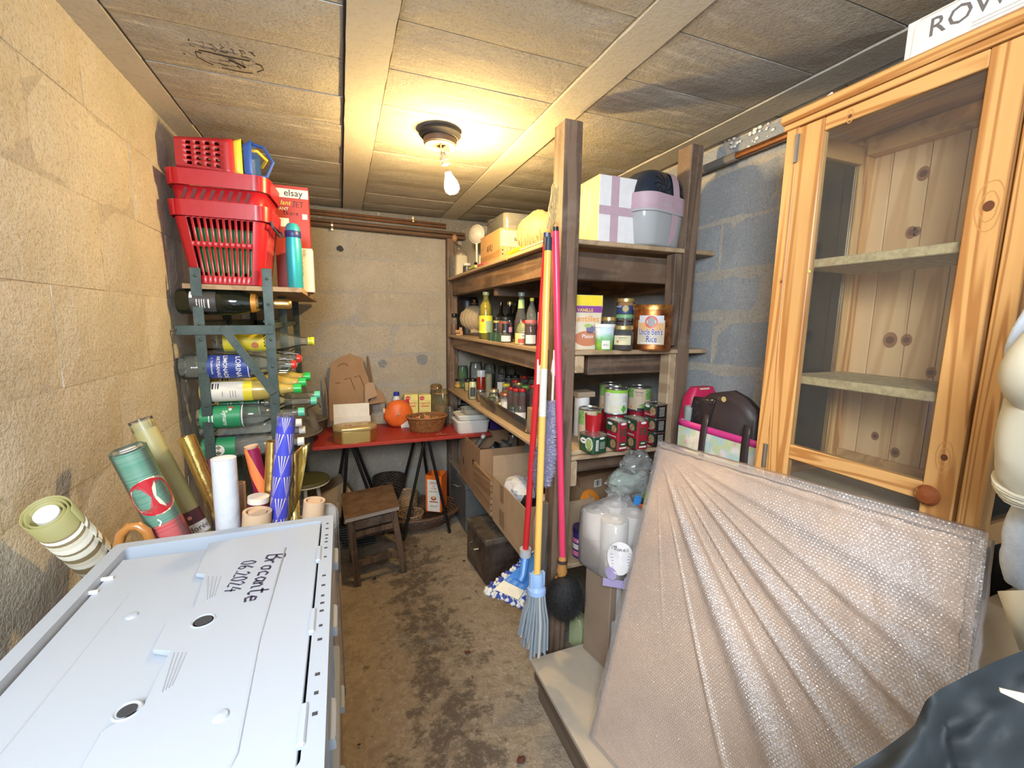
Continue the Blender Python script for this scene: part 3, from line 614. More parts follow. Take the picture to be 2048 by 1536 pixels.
# blue roll with gold fan lines
n = NT('fans'); co = n.coord(); sp = n.n('SeparateXYZ'); n.l(co, sp.inputs[0]); at2 = n.n('Math', operation='ARCTAN2'); n.l(sp.outputs[1], at2.inputs[0]); n.l(sp.outputs[0], at2.inputs[1])
def mth(op, a, b=None):
    q = n.n('Math', operation=op)
    for i, v in enumerate((a, b)):
        if v is None: continue
        if hasattr(v, 'links'): n.l(v, q.inputs[i])
        else: q.inputs[i].default_value = v
    return q.outputs[0]
U = mth('MULTIPLY', at2.outputs[0], 4/(2*PI)); Vv = mth('MULTIPLY', sp.outputs[2], 1/.052); row = mth('FLOOR', Vv); sh = mth('MULTIPLY', mth('MODULO', row, 2), .5)
fu = mth('SUBTRACT', mth('FRACT', mth('ADD', mth('ADD', U, sh), 8)), .5); fv = mth('FRACT', Vv)
ang = mth('ARCTAN2', mth('ADD', fv, .02), fu); rays = mth('FRACT', mth('MULTIPLY', ang, 14/PI)); line = mth('LESS_THAN', rays, .30)
tri = mth('LESS_THAN', mth('ABSOLUTE', fu), mth('ADD', mth('MULTIPLY', fv, .5), 0)); line = mth('MULTIPLY', line, tri)
n.bsdf(n.mix(line, (.045, .05, .40), (.62, .52, .30)), .4); bluem = n.m
o, r, L = axis_roll('gift_wrap_roll', 'tall blue gift wrap roll with gold fan pattern', 'roll', (573, 833), (556, 1045), 34, 1.13, 1.13, 1.12, [bluem])
MB().lathe([(r*1.02, L-.02), (r*1.0, L+.006), (r*.5, L+.003)], 16).build('clear_film', o, glass((.97, .97, .95), .06, .08))
for (lab, top, low, wp, y0, y1, L) in (('wide tan cardboard tube with thick walls, nearest the crate edge', (515, 1022), (512, 1075), 52, 1.10, 1.10, .76), ('tan cardboard tube near the right end of the rolls', (629, 1000), (625, 1045), 40, 1.14, 1.14, .80)):
    o, r, L = axis_roll('cardboard_tube', lab, 'tube', top, low, wp, y0, y1, L, [tan_t]); MB().lathe([(r*.62, 0), (r*.62, L-.002)], 20).build('tube_lining', o, tan_t)
o, r, L = axis_roll('cardboard_tube', 'maroon wrapped tube with a white rim behind the wide tan tube', 'tube', (517, 994), (515, 1040), 38, 1.17, 1.17, .83, [pl((.10, .01, .03), .4)])
MB().lathe([(r*.8, L-.012), (r*1.02, L-.012), (r*1.02, L+.002), (r*.8, L+.002)], 24).build('rim', o, pl((.7, .6, .5), .6))
axis_roll('cardboard_tube', 'thin beige roll between the white roll and the wide tube', 'tube', (478, 965), (482, 1060), 22, 1.25, 1.24, .9, [tan_t])
axis_roll('cardboard_tube', 'thin dark red roll just behind the white roll', 'tube', (423, 918), (432, 1000), 16, 1.32, 1.30, .95, [pl((.12, .03, .04), .5)])
o, r, L = axis_roll('foil_roll', 'gold paper roll behind the blue patterned roll', 'roll', (545, 882), (540, 1040), 24, 1.21, 1.21, .98, [goldf])
# loose gold sheet
p0, p1, p2, p3 = at(585, 905, 'y', 1.16), at(620, 884, 'y', 1.2), at(598, 1000, 'y', 1.18), at(578, 1045, 'y', 1.15)
o = thing('foil_sheet', 'loose creased gold foil sheet sticking up beside the blue roll', 'sheet', (p3.x, p3.y, p3.z-.5))
def fs(u, v):
    a = p3*(1-u)+p2*u; b = p0*(1-u)+p1*u; q = a*(1-v)+b*v; q = q+Vector((0, .006*math.sin(u*9+v*3), 0)); q.z += .0; return q-Vector(o.location)
MB().grid(fs, 10, 12).grid(lambda u, v: (fs(u, 0)*(1-v)+Vector((.02*u, 0, 0))*v), 4, 2).build('foil', o, pl((.55, .42, .14), .25, .9, .1, 20, .5), solid=.0008)
# striped wallpaper roll leaning on the wall
n = NT('stripes'); sp = n.n('SeparateXYZ'); n.l(n.coord(), sp.inputs[0]); mr = n.n('MapRange', i_0=sp.outputs[2], i_1=0.0, i_2=.5).outputs[0]
g_, c_, w_, k_ = (.33, .30, .12), (.66, .60, .46), (.78, .74, .62), (.24, .18, .09)
n.bsdf(n.ramp(mr, [(0, c_), (.08, k_), (.13, w_), (.2, c_), (.24, k_), (.27, c_), (.32, w_), (.36, k_), (.38, c_), (.42, k_), (.47, w_), (.50, c_), (.53, k_), (.56, w_), (.60, k_), (.615, w_), (.65, c_), (.68, k_), (.70, w_), (.725, k_), (.735, g_), (.835, g_), (.84, c_)], 'CONSTANT'), .55); st = n.m
A = at(90, 1026, 'y', 1.04); B = at(205, 1135, 'y', 1.20); dr = (B-A).normalized(); L = .42; E = A+dr*L
o = thing('wallpaper_roll', 'striped olive and cream wallpaper roll leaning beside the left wall', 'roll', E, (-dr).to_track_quat('Z', 'Y').to_euler(), 'rolls behind the crates')
mb = MB(); sp_ = []
for i in range(60): t = i/59; a = t*5*PI; sp_.append(((.038-.015*t)*math.cos(a), (.038-.015*t)*math.sin(a)))
mb.add([(x, y, z) for z in (0, L) for x, y in sp_], [(i, i+1, 61+i, 60+i) for i in range(59)]); mb.build('wallpaper', o, st, solid=.0015, smooth=60)
MB().lathe([(.011, 0), (.019, 0), (.019, L-.004), (.011, L-.004)], 20).build('core', o, white)
# umbrella handle
woodh = pl((.42, .17, .04), .28, 0, .15, 8, .05, coat=.5); b = at(242, 1085, 'y', 1.09); e = at(300, 1075, 'y', 1.09)
o = thing('umbrella', 'umbrella with a curved orange-brown wooden crook handle behind the crate', 'umbrella', (e.x+.01, 1.10, .612))
hk = [at(x, y, 'y', 1.085)-Vector(o.location) for x, y in ((240, 1112), (237, 1090), (243, 1068), (258, 1054), (276, 1052), (292, 1062), (302, 1085), (310, 1115))]
MB().tube(hk+[hk[-1]+Vector((.005, .01, -.12))], .0095, 12).build('handle', o, woodh)
MB().tube([hk[-1]+Vector((.005, .01, -.12)), (0, 0, .0)], .012, 10).lathe([(.014, .0), (.018, .12), (.012, .2)], 12).build('canopy', o, pl((.03, .03, .06), .8))
# clear plastic tray right behind the crate corner
p = at(650, 1015, 'y', 1.15); o = thing('plastic_tray', 'clear plastic tray upright behind the crate corner', 'tray', (p.x-.01, 1.17, .42), (PI/2, 0, 0)); hz = p.z+.015-.42
MB().loft([rrect(.07, .56, .02, 0, 0, .275), rrect(.08, .57, .025, .03, 0, .28)], (True, False)).build('tray_body', o, glass((.95, .94, .9), .18, .1), solid=.0015)
# ------------------------------------------------------------------ green bottle rack
grn = dust((.035, .06, .055), (.12, .15, .14), .4, .5, .3, 8)
RX0, RX1, RY0 = -.506, -.268, 2.0; RZ = 1.56
ya, yb = at(567, 650, 'x', -.268).y, at(593, 650, 'x', -.268).y
rk = thing('bottle_rack', 'dark green metal bottle rack by the left wall', 'rack', (-.39, RY0, 0)); K = MB(world_of=rk).M
def rb(a, b, w, t, up, nm='upright'): return MB(K).bar(a, b, w, t, up).build(nm, rk, grn, bevel=.001)
for X, Y, zt in ((RX0, RY0, 1.63), (RX1, RY0, 1.64), (RX1, ya, RZ-.01), (RX1, yb, RZ-.01), (RX0, ya, RZ-.01), (RX0, yb, RZ-.01)):
    q = rb((X, Y, .02), (X, Y, zt), .036, .004, (0, 1, 0)); mb = MB(K)
    for z in (1.6, 1.5, 1.42, 1.36, 1.25, 1.10, .95, .8): 
        if z < zt: mb.lathe([(.006, -.003), (.004, -.006), (0, -.007)], 8, (X, Y, z), 'y')
    mb.build('rivets', q, grn, kind='stuff')
rb((-.585, RY0-.005, 1.395), (-.255, RY0-.005, 1.400), .004, .036, (0, 0, 1), 'crossbar'); rb((-.43, RY0-.009, 1.41), (-.268, RY0-.009, 1.14), .030, .004, (0, 1, 0), 'diagonal_brace')
MB(K).tube([(-.6, 2.0, 1.395), (-.588, 1.99, 1.39), (-.578, 1.985, 1.40), (-.585, 1.99, 1.385)], .0025, 6).build('wall_hook', rk, pl((.2, .2, .2), .5, .8))
for z in (1.415, .92): rb((RX1, RY0, z), (RX1, yb, z), .004, .026, (0, 0, 1), 'side_rail'); rb((RX0, RY0, z), (RX0, yb, z), .004, .026, (0, 0, 1), 'side_rail'); rb((RX0, yb, z), (RX1, yb, z), .004, .03, (0, 0, 1), 'crossbar')
for z in (1.444, 1.262, 1.195, 1.11, .99, .865):
    for X in (RX0, RX1-.02): MB(K).tube([(X, RY0+.004, z-.012), (X, (RY0+yb)/2, z-.012), (X, yb, z-.012)], .004, 6).build('bottle_wire', rk, grn)
for i, y0 in enumerate((2.18, 2.24)):
    p = [(RX0+.02+.012*k, y0+.008*(k % 2), 1.335+.012*math.sin(k*1.3)) for k in range(18)]; MB(K).tube(p, .0032, 6).build('zigzag_wire', rk, pl((.05, .05, .045), .5, .6))
bd = thing('rack_board', 'pale wooden board lying on top of the green bottle rack', 'board', (-.36, RY0, RZ)); MB().box(-.19, .215, .0, yb-RY0+.1, -.008, .010).build('board', bd, wood((.30, .19, .10), (.45, .32, .19), 1, 1, .7))
# bottles lying in the rack, necks to the right
lying = (0, PI/2, 0)
def lay(name, label, xl, z, y, R, L, kind, gm, **k):
    o = thing(name, label, 'bottle', (xl, y, z), lying, k.pop('group', 'bottles in the rack')); bottle(o, R, L, kind, gm, **k); return o
dkg = pl((.008, .012, .008), .06, 0, 0, 5, 0, .6); gold_l = pl((.75, .50, .18), .3, .9, .2, 60, .5); bl = (.03, .06, .30)
blue = pl(bl, .4); green_l = pl((.03, .28, .12), .4); yl = pl((.80, .68, .05), .4); clear = glass((.90, .94, .90), .06, .03); lem = pl((.50, .38, .10), .25, 0, .1, 8)
o = lay('champagne_bottle', 'dark champagne bottle with gold foil neck, top row of the rack', -.578, 1.505, 2.045, .050, .385, 'champagne', dkg, lab=(.12, .34, 1.7, pl((.05, .05, .05), .5), [(white, 'r', -.95, -.3, .0, .12), (white, 'r', -.2, .6, .70, .76), (white, 'r', -.2, .6, .55, .58), (white, 'r', -.2, .5, .46, .49), (white, 'r', -.2, .55, .37, .40), (white, 'r', -.2, .4, .26, .30)]))
MB().lathe([(.034, .262), (.0215, .285), (.0205, .37), (.0205, .380), (.015, .388), (0, .389)], 20).build('foil', o, gold_l)
MB().lathe([(.039, .245), (.035, .263)], 20).build('neck_band', o, pl((.7, .30, .05), .4, .3))
o = lay('lemonade_bottle', 'clear swing-top lemonade bottle with blue label', -.586, 1.252, 2.045, .052, .385, 'soda', clear, lab=(.24, .62, 2.1, blue, [(white, 'r', -.97, .97, .94, .96), (white, 'tLORINA', 0, .72, .026), (white, 'tLIMONADE', 0, .42, .021), (white, 'tARTISANALE', 0, .26, .017), (white, 'tTraditionnelle', 0, .12, .010), (white, 't1L', -.7, .12, .008)]))
def swing(o, L):
    MB().tube([(.022, 0, L-.055), (.025, 0, L-.03), (.02, 0, L+.005), (.0, .012, L+.012), (-.02, 0, L+.005), (-.025, 0, L-.03), (-.022, 0, L-.055)], .0016, 6).tube([(.03, -.012, L-.07), (.032, -.012, L-.02), (0, -.03, L+.0), (-.03, -.012, L-.02), (-.03, -.012, L-.07)], .0016, 6).build('wire_bail', o, pl((.7, .7, .72), .3, 1))
    MB().lathe([(0, L+.0), (.019, L), (.019, L+.012), (.010, L+.018), (0, L+.019)], 16).build('stopper', o, pl((.75, .04, .03), .3)); MB().lathe([(0, L+.0192), (.009, L+.0192), (0, L+.0205)], 12).build('stopper_disc', o, whiteg)
swing(o, .385)
o = lay('lemonade_bottle', 'second clear swing-top bottle lying behind the blue-labelled one', -.56, 1.268, 2.16, .05, .37, 'soda', clear, lab=(.70, .78, 2.0, yl, [])); swing(o, .37)
o = lay('soda_bottle', 'clear bottle with yellow label and bright yellow cap', -.50, 1.345, 2.17, .046, .375, 'soda', clear, lab=(.1, .62, 2.2, yl, [(ink, 't2000', -.1, .82, .03), (pl((.6, .2, .1), .5), 'd', .3, .6, .014)]), cap=(pl((.85, .85, .02), .35), .019, .955, 1.02))
for i in range(3):
    o = lay('juice_bottle', ('cloudy lemon drink bottle with green cap and white label, nearest in its row', 'cloudy lemon drink bottle with green cap, second in its row', 'cloudy lemon drink bottle with green cap, rearmost in its row')[i], -.530+.012*i, 1.150+.012*i, 2.045+.105*i, .042, .35, 'soda', lem if i < 3 else clear,
            lab=(.10, .52, 2.4, paper, [(yl, 'r', -1, 1, .78, 1.0), (ink, 'r', -.15, .5, .60, .61), (ink, 'r', -.15, .45, .54, .55), (ink, 'r', -.15, .5, .48, .49), (ink, 'r', -.8, -.3, .06, .10), (ink, 'r', -.8, -.3, .14, .16), (ink, 'r', -.8, -.3, .19, .22), (ink, 'r', -.1, .3, .3, .31)]), cap=(pl((.03, .50, .10), .3), .020, .945, 1.03))
mint = pl((.12, .55, .38), .35)
for i, (x, z, y, l_) in enumerate(((-.545, 1.047, 2.045, 'clear bottle with green label and mint cap, nearest in its row'), (-.50, 1.075, 2.15, 'clear bottle with mint cap, second in its row'), (-.49, 1.085, 2.25, 'clear bottle with mint cap, rearmost in its row'))):
    lay('water_bottle', l_, x, z, y, .047, .375, 'round', clear, lab=(.03, .40, 2.6, green_l, [(white, 'tSynaro', 0, .62, .024), (white, 'r', -.3, .3, .30, .33), (white, 'r', -.25, .25, .22, .24), (white, 'd', -.6, .75, .006), (pl((.6, .1, .05), .5), 'r', -.85, -.7, .7, .82), (pl((.55, .65, .6), .5), 'r', -1, 1, 1.02, 1.06)]), cap=(mint, .019, .955, 1.02))
pet = glass((.93, .96, .95), .10, .05)
def pet_bottle(o, R, L, lab, capm):
    pr = [(0, 0), (R*.8, 0)]; 
    for k in range(14): pr += [(R*(1 if k % 2 else .93), L*(.03+.045*k))]
    pr += [(R*.9, L*.70), (R*.55, L*.85), (R*.34, L*.92), (R*.34, L)]
    MB().lathe(pr, 20).build('bottle_body', o, pet, smooth=60)
    z0, z1, bg, t = lab; mb = MB().mat(bg).rect(cylmap(R+.001, -PI/2), -R*1.3, R*1.3, z0*L, z1*L, 12, 1)
    if t: mb.mat(white).disc(cylmap(R+.0015, -PI/2), 0, (z0+z1)/2*L, .022, 18).mat(pl((.6, .05, .05), .5)).text(t, .012, cylmap(R+.002, -PI/2), 0, (z0+z1)/2*L)
    mb.build('label', o); MB().lathe([(0, L*.97), (R*.4, L*.97), (R*.4, L*1.04), (0, L*1.04)], 14).build('cap', o, capm)
o = thing('water_bottle', 'ribbed clear plastic bottle with green label marked in red, lowest row', 'bottle', (-.545, 2.05, .915), lying, 'bottles in the rack'); pet_bottle(o, .046, .36, (.02, .34, green_l, 'VITALINE'), white)
o = thing('water_bottle', 'ribbed clear plastic bottle with blue label, upper of the lowest row', 'bottle', (-.555, 2.10, .968+.02), lying, 'bottles in the rack'); pet_bottle(o, .044, .36, (.74, .9, blue, ''), white)
o = thing('water_bottle', 'ribbed clear plastic bottle behind the green-labelled one, lowest row', 'bottle', (-.55, 2.2, .93), lying, 'bottles in the rack'); pet_bottle(o, .045, .36, (.7, .88, blue, ''), white)
# ------------------------------------------------------------------ baskets on the rack
def shopping_basket(o, w, d, h, m, tw=.74, slots=11, nest=False, rim=.055, z0=0):
    e = [0]
    xs = [];  k = slots
    for i in range(k): xs += [(i+.22)/k, (i+.78)/k]
    xs = [0]+xs+[1]; ys = [0]+[t for i in range(7) for t in ((i+.25)/7, (i+.75)/7)]+[1]
    zs = [0, .10*h, .46*h, .52*h, .80*h, h-rim]
    if z0: zs = [z0, z0+.01, h-rim]
    def per(z):
        t = z/h; s = tw+(1-tw)*t; return [(x*s, y*s, z) for x, y in perim_pts(w, d, .045, xs, ys)]
    nx, ny = len(xs), len(ys)
    def skip(i, j):
        if z0 or j not in (1, 3): return False
        if i < nx: return i % 2 == 1 and i < nx-1
        i2 = i-nx-2
        if 0 <= i2 < ny: return i2 % 2 == 1 and i2 < ny-1
        i3 = i-nx-ny-4
        if 0 <= i3 < nx: return i3 % 2 == 1 and i3 < nx-1
        i4 = i-2*nx-ny-6
        return 0 <= i4 < ny and i4 % 2 == 1 and i4 < ny-1
    mb = MB(); shell(mb, per, zs, skip, True); mb.build('basket_body', o, m, solid=.003, smooth=30)
    out = [(x*1.03, y*1.03) for x, y in perim_pts(w, d, .045, xs, ys)]
    mb = MB().loft([[(x/1.03, y/1.03, h-rim) for x, y in out], [(x, y, h-rim) for x, y in out], [(x*1.02, y*1.02, h) for x, y in out], [(x/1.05, y/1.05, h) for x, y in out], [(x/1.05, y/1.05, h-.01) for x, y in out]], (False, False))
    for sx in (-.43, .43): mb.cbox((w*sx, -d/2*1.045, h-rim/2), (.004, .004, rim*.96))
    mb.build('rim', o, m)
    if not nest:
        zh = h-rim+.005
        for s in (-1, 1): MB().tube([(w*.5*1.03, s*d*.40, zh), (w*.53, s*d*.42, zh-.02), (w*.54, s*d*.2, zh-.03), (w*.54, 0, zh-.035)], .005, 8).build('handle', o, pl((.05, .06, .10), .4))
bloc = Vector((-.402, 2.115, RZ+.014)); br = -.05
b1 = thing('shopping_basket', 'red plastic basket with upright slots, lower of the nested pair', 'basket', bloc, br, 'red shopping baskets'); shopping_basket(b1, .325, .27, .295, redp)
b2 = thing('shopping_basket', 'red plastic basket nested in the lower one, with slanted slots', 'basket', bloc+Vector((0, .0, .108)), br, 'red shopping baskets'); shopping_basket(b2, .325, .27, .295, redp, nest=True, z0=.165)
sm = MB()
for i in range(8):
    x = -.115+.029*i; sm.ribbon([(x, 0), (x+.016, .036)] if i < 8 else [], .011, lambda u, v: (u, -.27/2*(.74+.26*((v+.195)/.295))-.0035, v+.195))
sm.build('slanted_slots', b2, pl((.12, .01, .012), .6), smooth=0)
gb = thing('folding_crate', 'green slatted plastic crate inside the lower red basket', 'crate', bloc+Vector((0, 0, .010)), br); mb = MB()
shell(mb, lambda z: [(x*(.84+.5*z), y*(.84+.5*z), z) for x, y in perim_pts(.215, .165, .01, [0, .1, .2, .3, .4, .5, .6, .7, .8, .9, 1], [0, .25, .5, .75, 1])], [.0, .02, .035, .05, .12, .19, .2], lambda i, j: j == 1 and i % 2 == 0, True)
mb.build('crate_body', gb, pl((.02, .30, .08), .4), solid=.003)
# three small baskets nested, lying on their side
def toy(o, m, w, h, L, holes):
    xs = [0, 1] if not holes else [0]+[t for i in range(5) for t in ((i+.2)/5, (i+.8)/5)]+[1]; nx = len(xs)
    zs = [0, .02] + ([.02+k*(L-.05)/9 for k in range(1, 9)] if holes else []) + [L-.03, L]
    mb = MB(); shell(mb, lambda z: [(x*(.8+.2*z/L), y*(.8+.2*z/L), z) for x, y in perim_pts(w, h, .015, xs, xs)], zs, lambda i, j: holes and j > 1 and j % 2 == 0 and j < len(zs)-2 and i % (nx+2) % 2 == 1 and i % (nx+2) < nx-1, True)
    mb.build('basket_body', o, m, solid=.0025, smooth=30); return mb
zb = RZ+.014+.108+.298; rt = (0, PI/2, 0)
t1 = thing('toy_basket', 'small red basket with rows of holes lying on its side on the big baskets', 'basket', (-.545, 2.12, zb+.068), rt, 'small baskets on their side'); toy(t1, pl((.42, .02, .025), .4), .135, .20, .19, True)
t2 = thing('toy_basket', 'yellow basket rim nested against the small red basket', 'basket', (-.383, 2.12, zb+.070), rt, 'small baskets on their side'); toy(t2, pl((.80, .62, .05), .4), .138, .205, .055, False)
MB().tube([(-.045, -.05, .05), (-.045, -.05, .10), (-.03, 0, .125), (-.015, .05, .10)], .006, 8).build('handle', t2, pl((.80, .55, .05), .4))
t3 = thing('toy_basket', 'blue basket rim nested beside the yellow one', 'basket', (-.325, 2.12, zb+.070), rt, 'small baskets on their side'); toy(t3, pl((.04, .12, .45), .4), .140, .21, .03, False)
MB().tube([(-.06, -.08, .028), (-.05, -.085, .07), (.0, -.085, .10), (.055, -.08, .075), (.06, -.08, .028)], .006, 8).build('handle', t3, pl((.03, .09, .38), .4))
# boxes and flask beside the baskets
yb2 = 2.43; c = at(583, 430, 'y', yb2); x0, x1 = at(547, 430, 'y', yb2).x, at(618, 430, 'y', yb2).x; zt = at(583, 372, 'y', yb2).z
redb = pl((.42, .045, .03), .5, 0, .08); o = thing('shoe_box', 'tall red cardboard box with white band reading elsay', 'box', ((x0+x1)/2, yb2+.05, RZ+.011)); w = x1-x0; h = zt-RZ-.011
MB().cbox((0, 0, h/2), (w, .10, h)).build('carton', o, redb, bevel=.001)
mp = planemap((0, -.0508, 0), (1, 0, 0), (0, 0, 1)); mp2 = planemap((0, -.0512, 0), (1, 0, 0), (0, 0, 1)); M_ = MB().mat(white).rect(mp, -w/2, w/2, h-.055, h-.015).mat(ink).text('elsay', .042, mp2, .012, h-.034, .008)
M_.mat(pl((.85, .62, .1), .5)).text('lant', .030, mp2, -.025, h-.080, .008, .3).mat(white).text('ANT', .02, mp2, -.032, h-.108, .012).rect(mp2, w/2-.030, w/2-.008, h-.150, h-.125).rect(mp2, -w/2+.02, -w/2+.065, h-.19, h-.15)
M_.mat(ink).hand('JET', .026, mp2, .030, h-.085, .09).hand('those', .022, mp2, .0, h-.125, .09).build('box_print', o)
yw = 2.33; x0, x1 = at(584, 530, 'y', yw).x, at(626, 530, 'y', yw).x; zt = at(605, 496, 'y', yw).z; w = x1-x0; h = zt-RZ-.012
wo = thing('vinegar_pot_box', 'white cardboard box with handwriting on its side, on the rack board', 'box', ((x0+x1)/2, yw+.045, RZ+.011)); MB().cbox((0, 0, h/2), (w, .09, h)).build('carton', wo, paper, bevel=.001)
mp = planemap((0, -.0457, h/2), (0, 0, -1), (1, 0, 0)); MB().mat(pl((.08, .05, .04), .6)).hand('Vinaigrier', .024, mp, -.012, 0, .06, .5).build('handwriting', wo, smooth=0)
MB().mat(pl((.5, .48, .42), .6)).rect(planemap((0, -.0456, h-.006), (1, 0, 0), (0, 0, -1)), .004, .018, 0, .03).build('stamp', wo)
p = at(590, 560, 'y', 2.13); o = thing('drinks_flask', 'turquoise flask with a navy band standing beside the red baskets', 'flask', (p.x, 2.15, RZ+.011)); hh = at(590, 447, 'y', 2.15).z-RZ-.011; r = .031
MB().lathe([(0, 0), (r*.9, 0), (r, .006), (r, hh*.70), (r*.93, hh*.76), (r*.93, hh*.8)], 24).build('flask_body', o, pl((.03, .40, .48), .35, .2)); MB().lathe([(r*.97, hh*.78), (r*1.02, hh*.79), (r*1.02, hh*.87), (r*.97, hh*.88)], 24).build('navy_band', o, pl((.02, .04, .18), .4))
MB().lathe([(r*.94, hh*.87), (r*.9, hh*.94), (r*.6, hh*.99), (0, hh)], 24).build('lid', o, pl((.03, .40, .48), .35, .2))
# small stool behind the rolls
p = at(640, 955, 'z', .52); q = at(612, 958, 'z', .50); o = thing('round_stool', 'round stool with dark olive seat and cream metal legs', 'stool', (q.x, q.y, 0)); r = .13
MB().lathe([(0, .485), (r, .487), (r, .497), (r*.97, .503), (0, .505)], 30).build('seat', o, pl((.08, .08, .03), .5)); MB().lathe([(r*.93, .475), (r*1.0, .478), (r*1.0, .486), (0, .486)], 30).build('seat_rim', o, pl((.65, .60, .5), .5))
for k in range(3):
    a = k*2*PI/3+.5; MB().tube([(.06*math.cos(a), .06*math.sin(a), .475), (.13*math.cos(a), .13*math.sin(a), .005)], .011, 10).build('leg', o, pl((.65, .60, .5), .45))
MB().tube([(.085*math.cos(t*PI/10), .085*math.sin(t*PI/10), .30) for t in range(20)], .008, 8, closed=True).build('foot_ring', o, pl((.65, .60, .5), .45))
# ------------------------------------------------------------------ red trestle table
TZ = .69; red_t = dust((.40, .035, .025), (.20, .03, .02), .35, .45, 0, 5)
tb = thing('trestle_table', 'red painted table on two black metal trestles against the back wall', 'table', (-.19, 2.745, 0))
MB().box(0, 1.12, 0, .50, TZ-.022, TZ).build('tabletop', tb, red_t, bevel=.003)
chip = pl((.75, .55, .42), .7); mp = planemap((0, 0, TZ+.0006), (1, 0, 0), (0, 1, 0)); S = MB()
def tp(px, py): q = at(px, py, 'z', TZ); return (q.x+.19, q.y-2.745)
Z6 = lambda P: [tp(740+x/9.309, 760+y/9.309) for x, y in P]
S.ribbon(Z6([(1060, 908), (930, 905), (870, 925), (850, 945), (900, 965), (1010, 965)]), .012, mp).ribbon(Z6([(1230, 1012), (1420, 1005)]), .008, mp)
for q in ((895, 1010), (1065, 1028), (790, 1055), (590, 880), (1180, 930)): S.disc(mp, *Z6([q])[0], .006, 8, .004)
S.ribbon(Z6([(1240, 955), (1330, 985)]), .004, mp).build('paint_chips', tb, chip, smooth=0, kind='stuff')
blk = pl((.01, .01, .012), .35)
def trestle(o, feet, topx, y0, y1):
    for (fa, fb), y in ((feet[0], y0), (feet[1], y1)):
        pass
def leg_pair(xa, xb, xt, yf, yt, nm='leg'):
    for xf in (xa, xb): MB(world_of=tb).tube([(xf, yf, .006), (xt+(.012 if xf > xt else -.012), yt, TZ-.035)], .0105, 10).build(nm, tb, blk)
leg_pair(-.055, .215, .02, 2.90, 2.86); leg_pair(-.12, .235, .02, 3.18, 3.16)
leg_pair(.327, .640, .50, 2.765, 2.83); leg_pair(.33, .60, .50, 3.2, 3.14)
for x in (.02, .50): MB(world_of=tb).bar((x, 2.80, TZ-.032), (x, 3.20, TZ-.032), .03, .016).build('trestle_bar', tb, blk)
def on(px, py, z=TZ): q = at(px, py, 'z', z); return q
# gold tin
c = on(706, 882); g1 = pl((.62, .45, .16), .28, .85, .08, 6, .1); o = thing('biscuit_tin', 'gold octagonal tin with a red motif on its lid at the front of the table', 'tin', (.055, 2.845, TZ), .06)
def octo(w, d, k, z): return [(x, y, z) for x, y in ((w/2, -d/2+k), (w/2, d/2-k), (w/2-k, d/2), (-w/2+k, d/2), (-w/2, d/2-k), (-w/2, -d/2+k), (-w/2+k, -d/2), (w/2-k, -d/2))]
MB().loft([octo(.25, .17, .045, 0), octo(.252, .172, .045, .075)]).build('tin_body', o, g1, bevel=.003, seg=2)
ld = MB().loft([octo(.257, .177, .045, .074), octo(.257, .177, .045, .092), octo(.250, .170, .045, .097)]).build('lid', o, pl((.68, .52, .25), .35, .6), bevel=.002)
mp = planemap((0, 0, .0976), (1, 0, 0), (0, 1, 0)); MB().mat(pl((.45, .10, .05), .5, .2)).disc(mp, -.04, .0, .022, 16, .018).ribbon([(-.03, -.03), (0, -.038), (.04, -.025)], .006, mp).ribbon([(.01, .015), (.05, .03)], .010, mp).mat(pl((.7, .5, .3), .5, .2)).disc(planemap((0, 0, .0979), (1, 0, 0), (0, 1, 0)), -.04, 0, .012, 12).build('lid_motif', ld)
# white opened box standing behind, and brown cardboard pieces
wb_ = thing('opened_white_box', 'white flattened box standing open behind the gold tin', 'box', (.045, 3.0, TZ+.001))
MB(Matrix.Rotation(-.10, 4, 'X')).box(-.115, .115, 0, .008, 0, .115).build('front_panel', wb_, paper, bevel=.001)
MB(Matrix.Rotation(-.16, 4, 'X')).box(-.115, .11, .012, .018, 0, .20).build('back_panel', wb_, paper, bevel=.001)
MB().box(-.115, .115, 0.02, .06, 0, .004).build('base_panel', wb_, paper)
def flat(name, label, Pp, y, th, m, tilt=0, cat='cardboard', grp='cardboard pieces on the table', up=0):
    c0 = at(*Pp[0], 'y', y); o = thing(name, label, cat, (c0.x, y, TZ), (-tilt, 0, 0), grp)
    P = [(at(px, py, 'y', y).x-c0.x, at(px, py, 'y', y).z-TZ) for px, py in Pp]; lo = min(p[1] for p in P); P = [(a, b-lo+.001) for a, b in P]
    MB().prism(P, 0, th, Matrix.Rotation(PI/2, 4, 'X')).build('board', o, m, smooth=0); return o, P
cd2 = card((.36, .22, .12)); o, P = flat('cardboard_insert', 'brown cardboard insert with die-cut tabs standing behind the white box', [(660, 850), (657, 790), (659, 745), (662, 725), (682, 712), (700, 706), (725, 715), (728, 728), (738, 760), (733, 810), (733, 850)], 3.20, .004, cd2, .10)
S = MB(); mp = lambda u, v: (u, -.0052, v); bx = at(660, 850, 'y', 3.2)
def cp(x, y): q = at(600+x/7.68, 700+y/7.68, 'y', 3.2); return (q.x-bx.x, q.z-TZ+.0)
dkc = pl((.10, .055, .03), .9); lowz = at(660, 850, 'y', 3.2).z-TZ
for P_ in ([(680, 405), (770, 380), (845, 570)], [(830, 370), (915, 345), (990, 515)], [(570, 205), (640, 165), (700, 160), (740, 200)], [(540, 465), (620, 455)]): S.ribbon([(a, b-lowz+.001) for a, b in (cp(*q) for q in P_)], .0045, mp)
S.build('die_cuts', o, dkc, smooth=0, kind='stuff')
flat('cardboard_flap', 'narrow brown cardboard flap sticking up left of the insert', [(664, 850), (655, 790), (649, 748), (647, 746), (651, 790), (656, 850)], 3.24, .003, cd2, .05)
